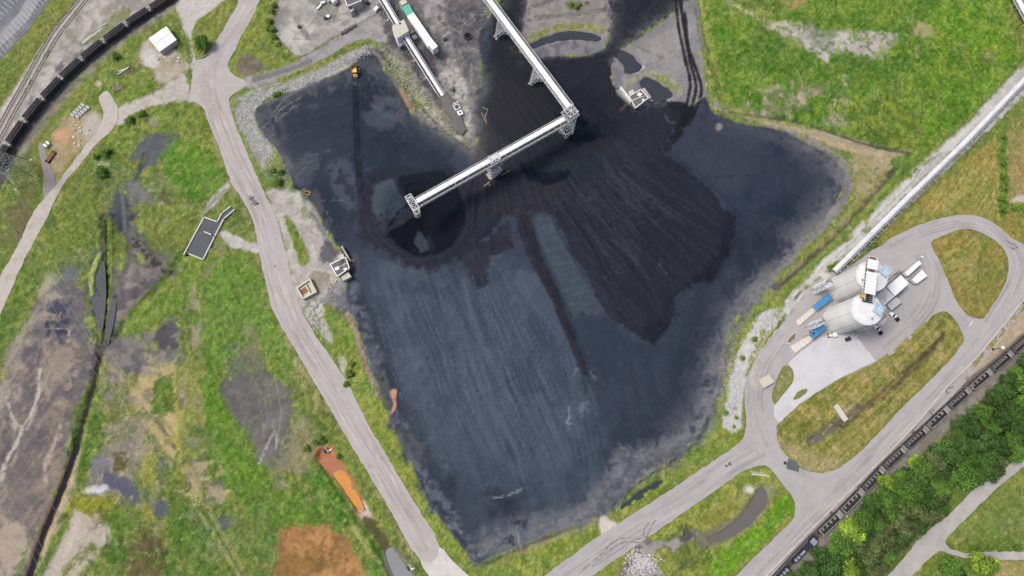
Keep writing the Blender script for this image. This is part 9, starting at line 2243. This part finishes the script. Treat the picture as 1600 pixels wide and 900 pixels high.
tree(315, 68, 4.2, 'mid', 'round dark green tree on the lawn corner by the junction', 'lone trees', 0, 4.0, seed=7)
# bushes
bm_, bc = crown_mesh(77, 1.6, 1.4, 0.8, 8, 900, 0.2, leaf_mat('bush_leaves', (108,138,58)))
bt_ = trunk_mesh(78, 1.0, 0.08, bc)
def bush(px, py, R, label, group, i):
    g = G(px, py); o = empty('bush', g, i * 1.7, label=label, cat='bush', group=group); s = R / 1.6; o.scale = (s, s, s)
    linkmesh('crown', bm_, o); linkmesh('stem', bt_, o)
BUSH = [('leafy bush in the row along the lane fork hedge', 'bushes by the lane fork', [(1535,853,1.8),(1545,852,2.2),(1560,855,1.8),(1575,854,2.0),(1590,855,1.8),(1520,856,1.6)]),
        ('green bush on the bank between left road and heap', 'bushes on the left bank', [(434,284,2.6),(440,270,2.0),(428,268,1.8),(430,150,1.8),(436,146,1.6),(547,585,2.4),(550,570,1.8),(541,600,1.8)]),
        ('green bush growing on the hedge line of the hay meadow', 'bushes in the meadow hedge', [(1565,215,1.8),(1566,235,1.8),(1567,255,1.8),(1566,275,2.0),(1567,295,2.0),(1564,312,2.2),(1566,326,2.4),(1582,326,1.8),(1598,328,1.8)]),
        ('grey-green shrub at the foot of the lower overland conveyor', 'shrubs by the overland conveyor', [(1298,420,2.2),(1306,415,2.4),(1314,412,2.0),(1362,385,1.8),(1368,382,1.6)]),
        ('dark bush in the weeds left of the dusty track', 'bushes in the upper left weeds', [(182,88,2.4),(168,240,3.0),(158,270,3.2),(164,275,2.6),(205,190,2.6),(222,180,2.4),(150,245,2.0)]),
        ('green bush beside the orange ditch', 'bushes by the orange ditch', [(494,690,2.2),(500,686,2.0),(480,700,2.0),(506,690,1.6),(530,712,1.6)]),
        ('green shrub along the yard fence at the top', 'shrubs by the yard fence', [(425,20,2.2),(422,35,2.4),(426,48,2.2),(430,60,2.0),(420,45,2.0),(428,10,2.0),(436,70,1.6)]),
        ('small shrub on the white stone strip', 'shrubs on the stone strip', [(1134,645,1.4),(1150,652,1.0),(1146,667,0.9),(1160,560,1.2),(1178,530,1.6)]),
        ('low green shrub on the dusty yard under the top edge', 'shrubs on the yard', [(893,8,1.8),(900,12,1.6),(905,8,1.4),(708,142,1.2)])]
i = 0
for lb, gp, ps in BUSH:
    vert = max(p_[1] for p_ in ps) - min(p_[1] for p_ in ps) > max(p_[0] for p_ in ps) - min(p_[0] for p_ in ps)
    for j, (x, y, R) in enumerate(sorted(ps, key=lambda p_: p_[1] if vert else p_[0])):
        bush(x, y, R, lb + f', {ORD[j]} from the {"top" if vert else "left"}', gp, i); i += 1
